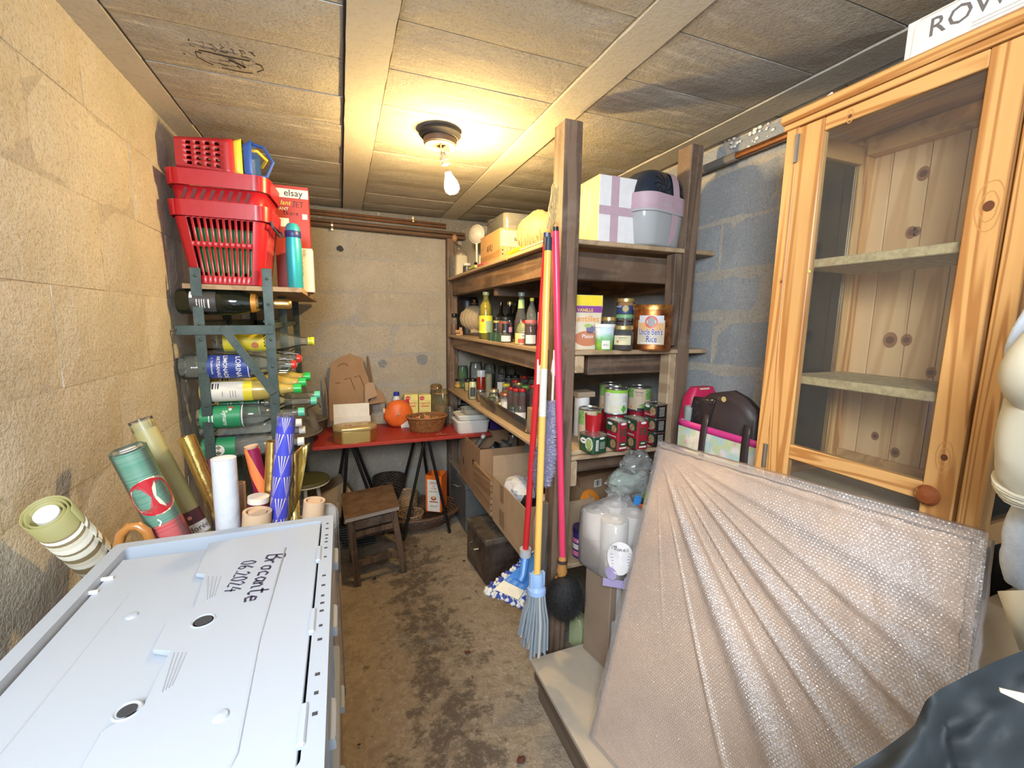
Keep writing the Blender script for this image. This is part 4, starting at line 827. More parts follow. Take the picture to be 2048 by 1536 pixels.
flat('cardboard_flap', 'dark triangular cardboard flap right of the insert', [(738, 850), (735, 790), (733, 715), (736, 712), (741, 740), (744, 757), (742, 850)], 3.23, .003, pl((.16, .10, .06), .9), .03)
flat('cardboard_sheet', 'pale cardboard piece leaning behind the pumpkin', [(735, 850), (737, 794), (756, 787), (752, 778), (748, 762), (738, 760), (730, 765), (730, 850)], 3.15, .004, card((.44, .30, .19)), .10)
flat('cardboard_sheet', 'brown cardboard strip lying higher behind the pumpkin', [(738, 850), (738, 808), (773, 802), (761, 779), (752, 780), (740, 800), (730, 808), (730, 850)], 3.20, .004, cd2, .07)
# pumpkin
pc = on(790, 850); o = thing('pumpkin', 'orange pumpkin lying stalk to the front on the red table', 'pumpkin', (.352, 3.12, TZ)); R = .102
def pk(d):
    a = math.atan2(d.z, d.x); dim = 1-.10*math.exp(-((d.x+.8)**2+(d.z-.35)**2)*9); return (1+.012*math.cos(a*9))*dim*(1+.03*mnoise.noise(d*2.5))*(1-.22*math.exp(-((d.y+1)**2)*8))
op = dust((.78, .14, .02), (.85, .28, .08), .35, .45, 0, 10); MB().ball((0, 0, R*.93), R, 36, 20, (1.0, .88, .95), pk).build('pumpkin_skin', o, op, smooth=80)
MB().lathe([(.011, 0), (.009, -.006), (.006, -.012), (0, -.013)], 10, (-.004, -R*.70, R*1.03), 'y').build('stalk', o, pl((.62, .42, .22), .8)); MB().ball((-R*.93, -.0, R*1.16), .02, 10, 6, (.5, .6, 1.1)).build('pale_patch', o, pl((.75, .6, .4), .6))
# milk bottle, yellogram cartons, red packet, tray
o = thing('milk_bottle', 'small white milk bottle with blue cap behind the pumpkin', 'bottle', (at(793, 800, 'y', 3.26).x, 3.262, TZ)); hb = at(793, 784, 'y', 3.26).z-TZ
MB().lathe([(0, 0), (.030, 0), (.032, .01), (.032, hb*.62), (.022, hb*.85), (.019, hb*.88), (.019, hb*.93)], 20).build('bottle_body', o, pl((.75, .76, .78), .35)); MB().lathe([(0, hb*.88), (.021, hb*.88), (.021, hb*.99), (.018, hb), (0, hb)], 20).build('cap', o, pl((.02, .04, .40), .4))
o = thing('glass_beaker', 'clear glass standing left of the milk bottle', 'glass', (at(782, 800, 'y', 3.27).x-.02, 3.275, TZ)); MB().lathe([(.022, 0), (.024, .14)], 16).build('glass_wall', o, clear)
cy_ = pl((.78, .68, .25), .5)
for i, (pa, pb) in enumerate(((809, 836), (838, 862))):
    x0, x1 = at(pa, 800, 'y', 3.17).x, at(pb, 800, 'y', 3.17).x; zt = at(pa, 790, 'y', 3.17).z-TZ; w = x1-x0
    o = thing('vegetable_carton', ('pale yellow vegetable soup carton, left one', 'pale yellow vegetable soup carton beside it, right one')[i], 'carton', ((x0+x1)/2, 3.17, TZ), 0, 'soup cartons on the table')
    MB().box(-w/2, w/2, 0, .06, 0, zt).build('carton', o, cy_, bevel=.001); mp = planemap((0, -.0008, 0), (1, 0, 0), (0, 0, 1)); mp2 = planemap((0, -.0012, 0), (1, 0, 0), (0, 0, 1))
    MB().mat(pl((.85, .78, .25), .5)).rect(mp, 0, w/2, zt-.04, zt).mat(pl((.6, .03, .05), .4)).disc(mp, -w*.25, zt-.025, .018, 14, .015).mat(white).text('Liebig', .012, mp2, -w*.25, zt-.025).mat(pl((.6, .08, .05), .4)).text('Légumes', .022, mp2, .0, zt-.062, .004).rect(mp2, -.03, .03, zt-.088, zt-.082).mat(pl((.7, .2, .05), .4)).disc(mp, -.01, .03, .022, 14, .014).build('carton_print', o)
o = thing('green_carton', 'green and yellow carton behind the soup cartons', 'carton', (at(832, 800, 'y', 3.245).x, 3.245, TZ)); MB().box(-.095, .11, 0, .06, 0, .19).build('carton', o, pl((.45, .45, .18), .5), bevel=.001)
o = thing('red_packet', 'small red packet with white script beside the milk bottle', 'packet', (at(807, 800, 'y', 3.15).x+.01, 3.145, TZ)); zt = at(807, 800, 'y', 3.15).z-TZ
MB().loft([rrect(.055, .03, .005, 0), rrect(.06, .035, .008, zt*.5), rrect(.055, .012, .004, zt)]).build('packet_body', o, redp); MB().mat(whiteg).ribbon([(-.018, zt-.05), (-.012, zt-.02), (-.004, zt-.05), (.004, zt-.022), (.010, zt-.048), (.018, zt-.025)], .004, planemap((0, -.020, 0), (1, 0, 0), (0, 0, 1))).build('packet_print', o)
o = thing('white_tray', 'small white cardboard tray under the onion basket', 'tray', (at(815, 830, 'y', 3.1).x+.01, 3.12, TZ)); MB().box(-.06, .05, -.05, .05, 0, .07).build('tray', o, paper, bevel=.001)
# onion basket
wk = wicker((.16, .06, .02), (.34, .15, .05)); o = thing('wicker_basket', 'oval brown wicker basket of onions on the red table', 'basket', (.528, 2.955, TZ)); ob = o
def wall_w(a, z): t = z/.10; k = .78+.22*t; return (.135*k*math.cos(a), .10*k*math.sin(a))
mb = MB()
for i in range(12):
    z = .006+.0078*i; P = []
    for j in range(72): a = 2*PI*j/72; x, y = wall_w(a, z); s = 1+.02*math.cos(a*22+(PI if i % 2 else 0)); P.append((x*s, y*s, z))
    mb.tube(P, .0042, 5, closed=True)
mb.build('weave', o, wk, kind='stuff'); mb = MB()
for j in range(22): a = 2*PI*j/22; mb.tube([(*wall_w(a, 0), 0), (*wall_w(a, .10), .10)], .003, 5)
mb.build('stakes', o, wk, kind='stuff'); MB().loft([[(*[c*.99 for c in wall_w(2*PI*j/30, 0)], z) for j in range(30)] for z in (.001, .005)]).build('base', o, wk)
MB().tube([(*[c*1.03 for c in wall_w(2*PI*j/48, .10)], .10+.0015*(j % 2)) for j in range(48)], .0065, 6, closed=True).build('rim', o, wicker((.22, .09, .03), (.42, .2, .08)))
oni = dust((.55, .24, .08), (.45, .14, .08), .5, .35, 0, 10)
r_ = random.Random(4); first = None
for i, (x, y, z, s) in enumerate(((-.075, -.02, .072, .03), (-.02, -.035, .076, .026), (.035, -.04, .078, .03), (.085, .0, .075, .028), (.02, .03, .074, .03), (-.045, .04, .072, .027), (-.01, .0, .055, .028), (.05, .02, .05, .028), (-.05, .0, .04, .03), (.02, -.02, .03, .03))):
    lb = ('onion at the far left rim of the wicker basket', 'onion at the front left of the wicker basket', 'pale onion at the front middle of the wicker basket', 'onion at the right rim of the wicker basket', 'onion at the back middle of the wicker basket', 'onion at the back left of the wicker basket', 'onion half sunk in the centre of the wicker basket', 'onion half hidden at centre right of the wicker basket', 'onion buried under the others on the left of the basket', 'onion at the bottom of the basket under the front ones')[i]
    if first is None:
        first = q = thing('onion', lb, 'onion', (.528+x, 2.955+y, TZ+z-.02), (0, .4, 0), 'onions in the basket'); MB().ball((0, 0, .024), .028, 16, 10, (1, 1, .86)).build('onion_bulb', q, oni, smooth=80); MB().lathe([(.008, .044), (.004, .056), (.002, .066)], 8).build('dry_neck', q, pl((.62, .42, .2), .7))
    else: dup(first, (.528+x, 2.955+y, TZ+z-.02), (r_.random()*2-1, r_.random()*2-1, r_.random()*6), lb)
# swing-lid jars at the back
def kilner(name, label, loc, r, h, gm, fillc=None, fl=.7, lid_col=None, grp=None):
    o = thing(name, label, 'jar', loc, 0, grp); MB().lathe([(0, .0), (r*.95, 0), (r, .006), (r, h*.68), (r*.84, h*.80), (r*.84, h*.88)], 24).build('jar_body', o, gm, smooth=50)
    MB().lathe([(r*.86, h*.875), (r*.88, h*.885), (r*.86, h*.895)], 24).build('rubber_seal', o, pl((.55, .25, .1), .5)); MB().lathe([(r*.88, h*.90), (r*.86, h*.96), (r*.6, h), (0, h)], 24).build('lid', o, lid_col or gm)
    if fillc: MB().lathe([(0, .004), (r*.93, .004), (r*.96, .01), (r*.96, h*fl), (0, h*fl)], 20).build('contents', o, fillc)
    MB().tube([(0, -r*.9, h*.92), (0, -r*1.05, h*.86), (0, -r*1.0, h*.72)], .0018, 6).build('wire_clasp', o, pl((.6, .6, .6), .3, 1)); return o
gy = glass((.82, .78, .55), .10, .04); nuts = dust((.22, .11, .06), (.45, .32, .25), .6, .5, 0, 30)
kilner('glass_jar', 'yellowish glass preserving jar of dried goods beside the onion basket', (at(882, 810, 'y', 3.13).x, 3.13, TZ), .062, at(882, 778, 'y', 3.13).z-TZ, gy, nuts, .55)
kilner('glass_jar', 'amber-lidded preserving jar in the corner behind the other jar', (at(874, 800, 'y', 3.235).x-.005, 3.24, TZ), .050, at(874, 768, 'y', 3.235).z-TZ, gy, nuts, .4, pl((.18, .11, .05), .3))
# white containers
wh = pl((.74, .74, .70), .35, 0, .03)
def tub(name, label, loc, w, d, h, m, lidm=None, lidh=.012, rot=0, grp=None, cat='container', wall=False, rr=.03):
    o = thing(name, label, cat, loc, rot, grp); mb = MB(); L = [rrect(w*.9, d*.9, rr, 0), rrect(w*.92, d*.92, rr, .004), rrect(w*.97, d*.97, rr, h-.006), rrect(w, d, rr, h-.006), rrect(w, d, rr, h)]
    if lidm is None: L += [rrect(w*.955, d*.955, rr, h), rrect(w*.90, d*.90, rr, .006)]
    mb.loft(L, (True, True)).build('tub', o, m, smooth=40)
    if lidm: MB().loft([rrect(w*1.02, d*1.02, rr, h), rrect(w*1.02, d*1.02, rr, h+lidh*.7), rrect(w*.98, d*.98, rr, h+lidh), rrect(w*.90, d*.90, rr, h+lidh), rrect(w*.89, d*.89, rr, h+lidh*.7)]).build('lid', o, lidm, smooth=40)
    return o
c = Vector((.815, 2.865, TZ)); tub('plastic_container', 'large white plastic container, lowest of the stack on the table', c, .235, .185, .075, wh, wh, .012, 0, 'white containers on the table')
tub('plastic_container', 'white plastic lid box in the middle of the container stack', c+Vector((.005, .0, .0885)), .225, .175, .026, wh, wh, .010, 0, 'white containers on the table')
tub('plastic_container', 'shallow clear container on top of the white containers', c+Vector((.03, -.01, .1260)), .19, .15, .035, glass((.80, .76, .62), .45, .15), None, .01, 0, 'white containers on the table')
o = thing('purple_box', 'dark purple box behind the white containers', 'box', (1.02, 2.88, TZ)); MB().box(-.075, .08, -.06, .06, 0, .09).build('carton', o, pl((.05, .02, .16), .5), bevel=.001)
lidg = pl((.42, .42, .42), .3, .8)
for i, (x, y, l_) in enumerate(((.72, 3.08, 'low glass jar with grey metal lid behind the container stack, left'), (.80, 3.05, 'low glass jar with dark green lid behind the container stack, middle'), (.90, 3.06, 'low glass jar with grey metal lid behind the container stack, right'), (.86, 3.18, 'low glass jar with dark lid nearest the back wall'))):
    o = thing('jam_jar', l_, 'jar', (x, y, TZ), 0, 'low jars behind the containers'); h = (.135, .14, .13, .15)[i]
    MB().lathe([(0, 0), (.034, 0), (.036, .005), (.036, h-.02), (.031, h-.012)], 18).build('jar_body', o, clear); MB().lathe([(.034, h-.014), (.035, h-.002), (.032, h), (0, h)], 18).build('lid', o, (lidg, pl((.03, .05, .03), .35, .5), lidg, pl((.03, .03, .035), .4, .5))[i])
# galvanised wash tub left of the table
zn = dust((.20, .20, .195), (.36, .36, .35), .7, .45, .6, 5)
def zinc(label, pts, y0, y1, hnd):
    # an oval tub standing on edge: loops from rim to base along the sight of its side
    pass
T0 = at(560, 800, 'y', 2.85)
tw = thing('zinc_washtub', 'grey galvanised washtub turned upside down at the left of the table', 'tub', (-.30, 2.78, .52), (0, 0, 0))
def pw(px, py, y): q = at(px, py, 'y', y); return q-Vector(tw.location)
loops = []
for t, (yl, yr) in ((0, (778, 872)), (1, (815, 812))): pass
# body as a lofted oval barrel: near rim ellipse (big) at lower right, base at upper left
def ell(c, ax, ay, n=28): return [Vector(c)+Vector(ax)*math.cos(2*PI*i/n)+Vector(ay)*math.sin(2*PI*i/n) for i in range(n)]
LT = Vector(tw.location)
c1 = at(560, 866, 'y', 2.90)-LT
def tubell(z_, a, b): return ell(c1+Vector((-.02*z_/.28, .02*z_/.28, z_)), Vector((a, .03, 0)), Vector((-.02, b, 0)))
mb = MB().loft([tubell(0, .225, .20), tubell(.004, .225, .20), tubell(.16, .19, .165), tubell(.335, .155, .13)], (False, True)).build('tub_body', tw, zn, smooth=50)
MB().tube(tubell(.0, .230, .205), .008, 8, closed=True).build('rolled_rim', tw, zn); MB().tube(tubell(.315, .160, .135), .005, 8, closed=True).build('base_bead', tw, zn)
h0 = [at(x, y, 'y', 2.70)-LT for x, y in ((617, 832), (613, 818), (637, 806), (641, 815))]; MB().tube(h0, .0045, 8).build('handle', tw, pl((.16, .16, .155), .4, .8))
c3 = at(640, 815, 'y', 3.15); o = thing('zinc_pail', 'smaller grey zinc tub behind the washtub', 'tub', (c3.x-.10, 3.12, TZ-.10)); q = o
MB().lathe([(.10, 0), (.135, .19), (.14, .195)], 26).build('tub_body', o, zn, solid=.002); MB().lathe([(.138, .188), (.145, .194), (.138, .20)], 26).build('rolled_rim', o, zn)
# wooden stool
sw = wood((.045, .026, .018), (.13, .08, .05), 2, 1.5, .6, 0, .3, 1, .25); a_ = at(692, 1035, 'z', .40)
st_ = thing('wooden_stool', 'worn dark wooden stool with a brown plank seat, in the passage', 'stool', (.135, 2.545, 0), .10)
SH = .415; P4 = [at(x, y, 'z', SH) for x, y in ((683, 988), (783, 968), (798, 1012), (690, 1038))]
K = MB(world_of=st_).M; seat = MB(K); V = [tuple(p) for p in P4]; seat.add([(x, y, SH-.022) for x, y, z in V]+[(x, y, SH) for x, y, z in V], [(3, 2, 1, 0)[::1], (4, 5, 6, 7)[::-1], (0, 1, 5, 4), (1, 2, 6, 5), (2, 3, 7, 6), (3, 0, 4, 7)])
seat.build('seat', st_, dust((.12, .065, .035), (.30, .22, .15), .35, .55, 0, 14), bevel=.004, smooth=0)
V2 = [Vector((p.x, p.y, SH-.024)) for p in P4]; ctr = sum(V2, Vector())/4
f = V2[3]+(V2[3]-V2[0]).normalized()*.0005; g = V2[2]+(V2[2]-V2[1]).normalized()*.0005; o2 = (f-ctr).normalized()*.002
MB(K).bar(f+Vector((0, -.002, .012)), g+Vector((0, -.002, .012)), .003, .020).build('metal_edging', st_, pl((.55, .53, .5), .4, .7))
feet = [at(716, 1170, 'z', .0), at(808, 1143, 'z', .0)]
tops = [ctr+(v-ctr)*.80 for v in V2]; ft = [ctr+(v-ctr)*1.02 for v in V2]
for p in ft: p.z = .004
ft[3] = Vector((feet[0].x, feet[0].y, .004)); ft[2] = Vector((feet[1].x, feet[1].y, .004)); ft[1] = Vector((ft[2].x+.02, ft[2].y+.235, .004)); ft[0] = Vector((ft[3].x-.02, ft[3].y+.25, .004))
for a, b in zip(tops, ft): MB(K).bar(b, a, .034, .034, (0, 1, 0)).build('leg', st_, sw, bevel=.002)
for i, j, z, t in ((3, 2, .37, .05), (0, 1, .37, .05), (3, 0, .37, .05), (2, 1, .37, .05), (3, 2, .13, .032), (0, 1, .16, .03), (3, 2, .315, .03)):
    pa = ft[i].lerp(tops[i], z/SH); pb = ft[j].lerp(tops[j], z/SH); MB(K).bar(pa, pb, .016, t).build('stretcher' if z < .36 else 'apron', st_, sw, bevel=.001)
# under the table
dw = wicker((.025, .014, .009), (.075, .045, .028)); lw_ = wicker((.38, .24, .12), (.60, .42, .24)); mw = wicker((.07, .035, .02), (.15, .08, .045))
ft_ = thing('wicker_tray', 'large flat dark wicker tray on the floor under the table', 'basket', (.475, 3.0, .0)); mb = MB()
for i in range(7):
    k = .62+.055*i; z = .012+.013*i
    mb.tube([(.30*k*math.cos(2*PI*j/60), .215*k*math.sin(2*PI*j/60), z+.004*math.cos(j*PI)) for j in range(60)], .0085, 6, closed=True)
mb.build('weave', ft_, mw, kind='stuff'); MB().loft([[(.195*math.cos(2*PI*j/40), .145*math.sin(2*PI*j/40), z) for j in range(40)] for z in (.002, .012)]).build('base', ft_, mw)
MB().tube([(.30*.98*math.cos(2*PI*j/60), .215*.98*math.sin(2*PI*j/60), .105+.003*(j % 2)) for j in range(60)], .011, 6, closed=True).build('rim', ft_, mw)
def round_basket(name, label, loc, r, h, m, n=14, tilt=(0, 0, 0), tw=.75, stakes=True):
    o = thing(name, label, 'basket', loc, tilt); mb = MB(); k = int(h/.011)
    for i in range(k):
        z = .005+h*i/k; rr = r*(tw+(1-tw)*z/h); mb.tube([(rr*(1+.035*math.cos(j*PI+(PI if i % 2 else 0)))*math.cos(2*PI*j/40), rr*(1+.035*math.cos(j*PI+(PI if i % 2 else 0)))*math.sin(2*PI*j/40), z) for j in range(40)], .0048, 5, closed=True)
    mb.build('weave', o, m, kind='stuff'); MB().lathe([(0, 0), (r*tw*.98, 0), (r*tw*.98, .006), (0, .006)], 24).build('base', o, m); MB().tube([(r*math.cos(2*PI*j/36), r*math.sin(2*PI*j/36), h) for j in range(36)], .007, 6, closed=True).build('rim', o, m); return o
round_basket('wicker_basket', 'pale wicker basket tilted on the tray under the table', (.40, 3.07, .07), .085, .13, lw_, tilt=(-.9, 0, 0))
round_basket('wicker_basket', 'brown and cream woven bowl in front of the pale basket', (.40, 2.925, .035), .085, .08, wicker((.10, .04, .02), (.5, .34, .2)))
round_basket('wicker_basket', 'rough black twig basket at the back under the table', (.285, 3.175, .10), .115, .20, dw)
# panettone box
p = at(861, 1040, 'y', 2.93); o = thing('panettone_box', 'tall orange and white cake box standing in the wicker tray', 'box', (.585, 2.935, .115), -.55); hh = .265; w = .115; orr = pl((.80, .16, .02), .4)
mb = MB()
for a in ((-w/2, w/2, -w/2, -w/2+.002), (-w/2, w/2, w/2-.002, w/2), (-w/2, -w/2+.002, -w/2+.002, w/2-.002), (w/2-.002, w/2, -w/2+.002, w/2-.002)): mb.box(*a, 0, hh)
mb.box(-w/2, w/2, -w/2, w/2, 0, .003).build('carton', o, orr)
for nrm, rot in (('f', 0), ('l', -PI/2)):
    R_ = Matrix.Rotation(rot, 4, 'Z'); mp = lambda u, v, R_=R_: R_ @ Vector((u, -w/2-.0006, v)); mp2 = lambda u, v, R_=R_: R_ @ Vector((u, -w/2-.001, v)); mp3 = lambda u, v, R_=R_: R_ @ Vector((u, -w/2-.0014, v))
    M_ = MB()
    if nrm == 'f': M_.mat(paper).rect(mp, -w/2+.012, w/2-.012, .004, hh-.03).mat(pl((.55, .05, .03), .5)).text('JERÓ', .024, mp2, 0, hh-.055, .01).text('GIÀ', .014, mp2, 0, hh-.078, .01).text('PLUM', .014, mp2, 0, hh-.095, .01).mat(pl((.35, .10, .05), .5)).disc(mp2, 0, .10, .02, 14, .016).rect(mp2, -.03, .03, .07, .078).mat(pl((.7, .4, .2), .5)).disc(mp3, 0, .105, .012, 12, .010).mat(ink).rect(mp2, -.03, .03, .045, .047).rect(mp2, -.025, .025, .037, .039).rect(mp2, -.03, .03, .15, .152).rect(mp2, -.03, .03, .145, .1465)
    else: M_.mat(paper).rect(mp, -w/2+.008, w/2-.008, .10, hh-.02).mat(pl((.55, .05, .03), .5)).rect(mp2, -.03, .05, hh-.09, hh-.06).mat(pl((.25, .12, .08), .5)).disc(mp2, .0, .09, .04, 16, .06).mat(pl((.65, .6, .5), .5)).disc(mp3, -.01, .1, .018, 12).disc(mp3, .02, .07, .012, 12)
    M_.build('carton_print', o)
# flat boxes behind the stool
o = thing('cardboard_box', 'crumpled brown cardboard box leaning under the table behind the stool', 'box', (-.10, 3.05, .0), .15); q = MB(Matrix.Rotation(-.5, 4, 'Y')).box(-.02, .24, -.09, .09, .06, .30); q.build('carton_body', o, card((.42, .30, .18)), bevel=.003)
MB(Matrix.Translation((.05, -.10, .10)) @ Matrix.Rotation(.35, 4, 'Y')).box(-.10, .16, -.03, -.027, 0, .14).build('flap', o, card((.42, .30, .18)))
o = thing('plastic_crate', 'low black ribbed plastic crate on the floor behind the stool', 'crate', (.055, 2.88, .005)); mb = MB().loft([rrect(.20, .19, .02, 0), rrect(.23, .21, .02, .15), rrect(.215, .195, .02, .15), rrect(.195, .18, .02, .01)], (True, True))
mb.build('crate_body', o, pl((.03, .03, .032), .5)); mb = MB()
for i in range(8): mb.tube([(-.11, -.1065+.0*i, .015+.017*i), (.11, -.1065, .015+.017*i)], .0035, 5)
mb.build('ribs', o, pl((.03, .03, .032), .5), kind='stuff')
# ------------------------------------------------------------------ timber shelving on the right
SW = .75; SB = 1.49; SYF = 1.445
postw = wood((.075, .045, .03), (.20, .13, .085), 2, 1.3, .7, .5, .4, 1, .25); beamw = wood((.06, .034, .02), (.20, .115, .06), 1, 1.2, .6, .6, .3, 1, .2); beamx = wood((.05, .03, .02), (.15, .09, .055), 0, 1.2, .65, .5, .3, 1, .2)
plyw = wood((.30, .20, .11), (.46, .33, .20), 1, .8, .6, 0, .1, .6, .3); newp = wood((.32, .22, .13), (.52, .38, .24), 1, .8, .6, .4, .15, .8, .3)
unit = thing('timber_shelving', 'rough dark timber shelving unit filling the right wall', 'shelving', (SW, SYF, 0)); K = MB(world_of=unit).M
U1, U2, U3 = 1.755, 1.34, .93
def part(nm, a, m, bev=.003, lab=None): return MB(K).box(*a).build(nm, unit, m, bevel=bev, label=lab)
def wpost(x0, x1, y0, y1, z0, z1, nm='post', m=postw): return part(nm, (x0, x1, y0, y1, z0, z1), m)
wpost(.752, .824, 1.452, 1.535, .0, 2.150); wpost(1.328, 1.392, 1.468, 1.545, .0, 2.160); wpost(.745, .822, 3.248, 3.312, 0, 2.05); wpost(1.42, 1.48, 3.22, 3.29, 0, 2.05)
for z, x1 in ((U1, SB), (U2, SB), (U3, 1.30)):
    a = part('shelf_board', (.826, x1, 1.47 if z != U3 else 1.50, 1.60, z-.018, z), plyw if z != U3 else newp); part('shelf_board', (SW-.005, SB, 1.602, 3.245, z-.018, z), plyw if z != U3 else newp)
part('shelf_board', (.826, 1.30, 1.485, 1.60, U3-.036, U3-.019), newp)
part('front_beam', (SW+.03, SW+.075, 1.60, 3.24, U1-.125, U1-.02), beamw); part('front_beam', (SW+.03, SW+.07, 1.60, 3.24, U2-.10, U2-.02), wood((.16, .09, .045), (.32, .20, .11), 1, 1.2, .6, .7, .3, 1, .3))
part('rear_beam', (1.40, 1.45, 1.60, 3.2, U1-.16, U1-.02), beamw); part('cross_beam', (.80, 1.40, 2.30, 2.345, U1-.17, U1-.02), beamx)
part('end_beam', (.826, 1.40, 1.53, 1.575, U1-.14, U1-.035), beamx); part('end_beam', (.93, 1.33, 1.53, 1.57, U2-.105, U2-.02), beamx); part('end_block', (.826, .865, 1.45, 1.56, U2-.085, U2-.02), newp); part('end_block', (1.29, 1.327, 1.47, 1.53, U2-.52, U2-.02), newp)
part('end_block', (1.29, 1.327, 1.475, 1.53, U1-.40, U1-.02), postw); part('end_block', (.826, .866, 1.475, 1.53, U3-.14, U3-.037), newp); part('end_beam', (.87, 1.3, 1.57, 1.60, U3-.12, U3-.037), beamx)
part('lower_rail', (.825, .87, 1.45, 3.2, .33, .38), beamw); part('bottom_board', (SW+.08, SB, 1.55, 3.2, .38, .40), newp)
# a loose old stick leaning on the post
# helpers for things on the shelves
def ex(px, X, z):
    y = at(px, 600, 'x', X).y
    return (X, y, z) if y < 3.24 else (at(px, 600, 'y', 3.26-.03*(X-.75)).x, 3.26-.03*(X-.75), z)
def ey(px, Y, z): return (at(px, 700, 'y', Y).x, Y, z)
def hz(px, py, loc): return zat(px, py, loc)-loc[2]
def wr_(wpx, loc): return wpx/2*((Vector(loc)-EYE).dot(CF))/FPX
glassj = glass((.90, .94, .92), .06, .03); gj = glassj
def jar(label, loc, r, h, fillm=None, lidm=None, fl=.85, lab=None, grp=None, name='jam_jar', gm=None, lidh=.013, neck=.86):
    o = thing(name, label, 'jar', loc, 0, grp); H = h-(lidh if lidm else 0)
    MB().lathe([(0, 0), (r*.92, 0), (r, .004), (r, H*.82), (r*neck, H*.93), (r*neck, H)], 22).build('jar_body', o, gm or gj, smooth=50)
    if fillm: MB().lathe([(0, .003), (r*.9, .003), (r*.955, .008), (r*.955, H*min(fl, .8)), (r*neck*.95, H*fl) if fl > .9 else (r*.95, H*fl), (0, H*fl)], 18).build('contents', o, fillm, smooth=50)
    if lidm: MB().lathe([(r*neck*1.03, H-.004), (r*neck*1.09, H-.002), (r*neck*1.09, h-.002), (r*neck*1.04, h), (r*neck*.95, h-.0012), (0, h-.0012)], 22).build('lid', o, lidm)
    if lab:
        bg, z0, z1, span, items = lab; fa = face_cam(loc[0], loc[1]); mb = MB().mat(bg).rect(cylmap(r+.0008, fa), -r*span, r*span, h*z0, h*z1, 10, 1); mp = cylmap(r+.0013, fa)
        for it in items:
            mb.mat(it[0])
            if it[1] == 'd': mb.disc(mp, it[2]*r, h*it[3], it[4], 12)
            elif it[1] == 'r': mb.rect(mp, it[2]*r, it[3]*r, h*it[4], h*it[5], 4, 1)
            else: mb.text(it[1][1:], it[4], mp, it[2]*r, h*it[3], .01)
        mb.build('label', o, smooth=60)
    return o
jam = pl((.10, .012, .008), .2, 0, .3, 20); jamd = pl((.03, .006, .008), .2); amber = pl((.42, .17, .03), .2, 0, .2); honey = pl((.55, .30, .06), .3); must = pl((.70, .55, .18), .3); lred = pl((.45, .03, .03), .35, .2); lgold = pl((.62, .46, .18), .3, .7); lblk = pl((.015, .015, .016), .35, .2); lgrn = pl((.12, .35, .06), .4)
# -------- top shelf
z = U1
jar('plain glass preserving jar at the far end of the top shelf', ex(908, .80, z), .040, hz(908, 512, ex(908, .80, z)), None, None, name='glass_jar')
L = ex(922, .845, z); o = thing('coffee_grinder', 'cream coffee grinder with a crank handle and wooden knob on the top shelf', 'grinder', L); h = hz(922, 512, L)
MB().loft([rrect(.10, .10, .02, 0), rrect(.085, .085, .02, h)]).build('mill_body', o, pl((.72, .62, .42), .5)); MB().lathe([(.045, h), (.048, h+.012), (.036, h+.03), (.015, h+.042), (.008, h+.05)], 18).build('hopper', o, pl((.45, .38, .28), .4, .4))
MB().tube([(0, 0, h+.04), (0, 0, h+.07), (-.045, -.01, h+.085), (-.05, -.01, h+.095)], .004, 8).build('crank', o, pl((.12, .09, .06), .4, .7)); MB().ball((-.05, -.01, h+.122), .022, 12, 8, (1, 1, 1.25)).build('knob', o, pl((.42, .22, .10), .45))
L = ex(934, .80, z); jar('small dark jar with a paper top in front of the coffee grinder', L, .028, .07, jamd, pl((.70, .66, .55), .7), name='glass_jar')
L = ex(950, .99, z); o = thing('grey_box', 'pale grey board box standing behind the plastic sieve', 'box', L, .2); h = hz(950, 459, L); MB().cbox((0, 0, h/2), (.15, .30, h)).build('carton', o, pl((.42, .38, .30), .6), bevel=.002)
L = ex(953, .83, z); o = thing('plastic_scoop', 'white plastic strainer standing on its handle on the top shelf', 'strainer', L, (.0, .0, -.9)); h = hz(953, 449, L)
MB().lathe([(.0, -.03), (.03, -.025), (.05, -.01), (.057, 0), (.06, 0)], 20, (0, 0, h-.06), 'y').build('bowl', o, pl((.62, .58, .50), .4), solid=.002); MB().tube([(0, 0, h-.115), (0, .003, .06), (0, 0, .002)], [.007, .006, .012], 8).build('handle', o, pl((.72, .68, .58), .4))
MB().lathe([(0, 0), (.012, 0), (.012, .004), (0, .004)], 12, (0, -.012, .055), 'y').build('button', o, black)
L = ex(962, .86, z); o = thing('white_cup', 'small white plastic beaker leaning beside the strainer', 'cup', L); h = hz(962, 505, L); MB().lathe([(.014, 0), (.016, h*.7), (.013, h*.85), (0, h*.86)], 14).build('cup_body', o, pl((.70, .64, .52), .4))
L = ex(986, .95, z); o = thing('metal_canister', 'round canister with silver lid and dark label behind the wooden crate', 'canister', L); h = hz(986, 441, L); r = wr_(24, L)
MB().lathe([(0, 0), (r, 0), (r, h-.02), (r*.95, h-.02)], 20).build('canister_body', o, pl((.10, .08, .06), .3)); MB().lathe([(r*1.03, h-.026), (r*1.03, h-.002), (r*.97, h), (0, h)], 20).build('lid', o, pl((.65, .58, .45), .25, .9)); MB().rect(cylmap(r+.001, face_cam(*L[:2])), -r, r, h*.42, h*.68, 10, 1).build('label', o, pl((.50, .44, .30), .5))
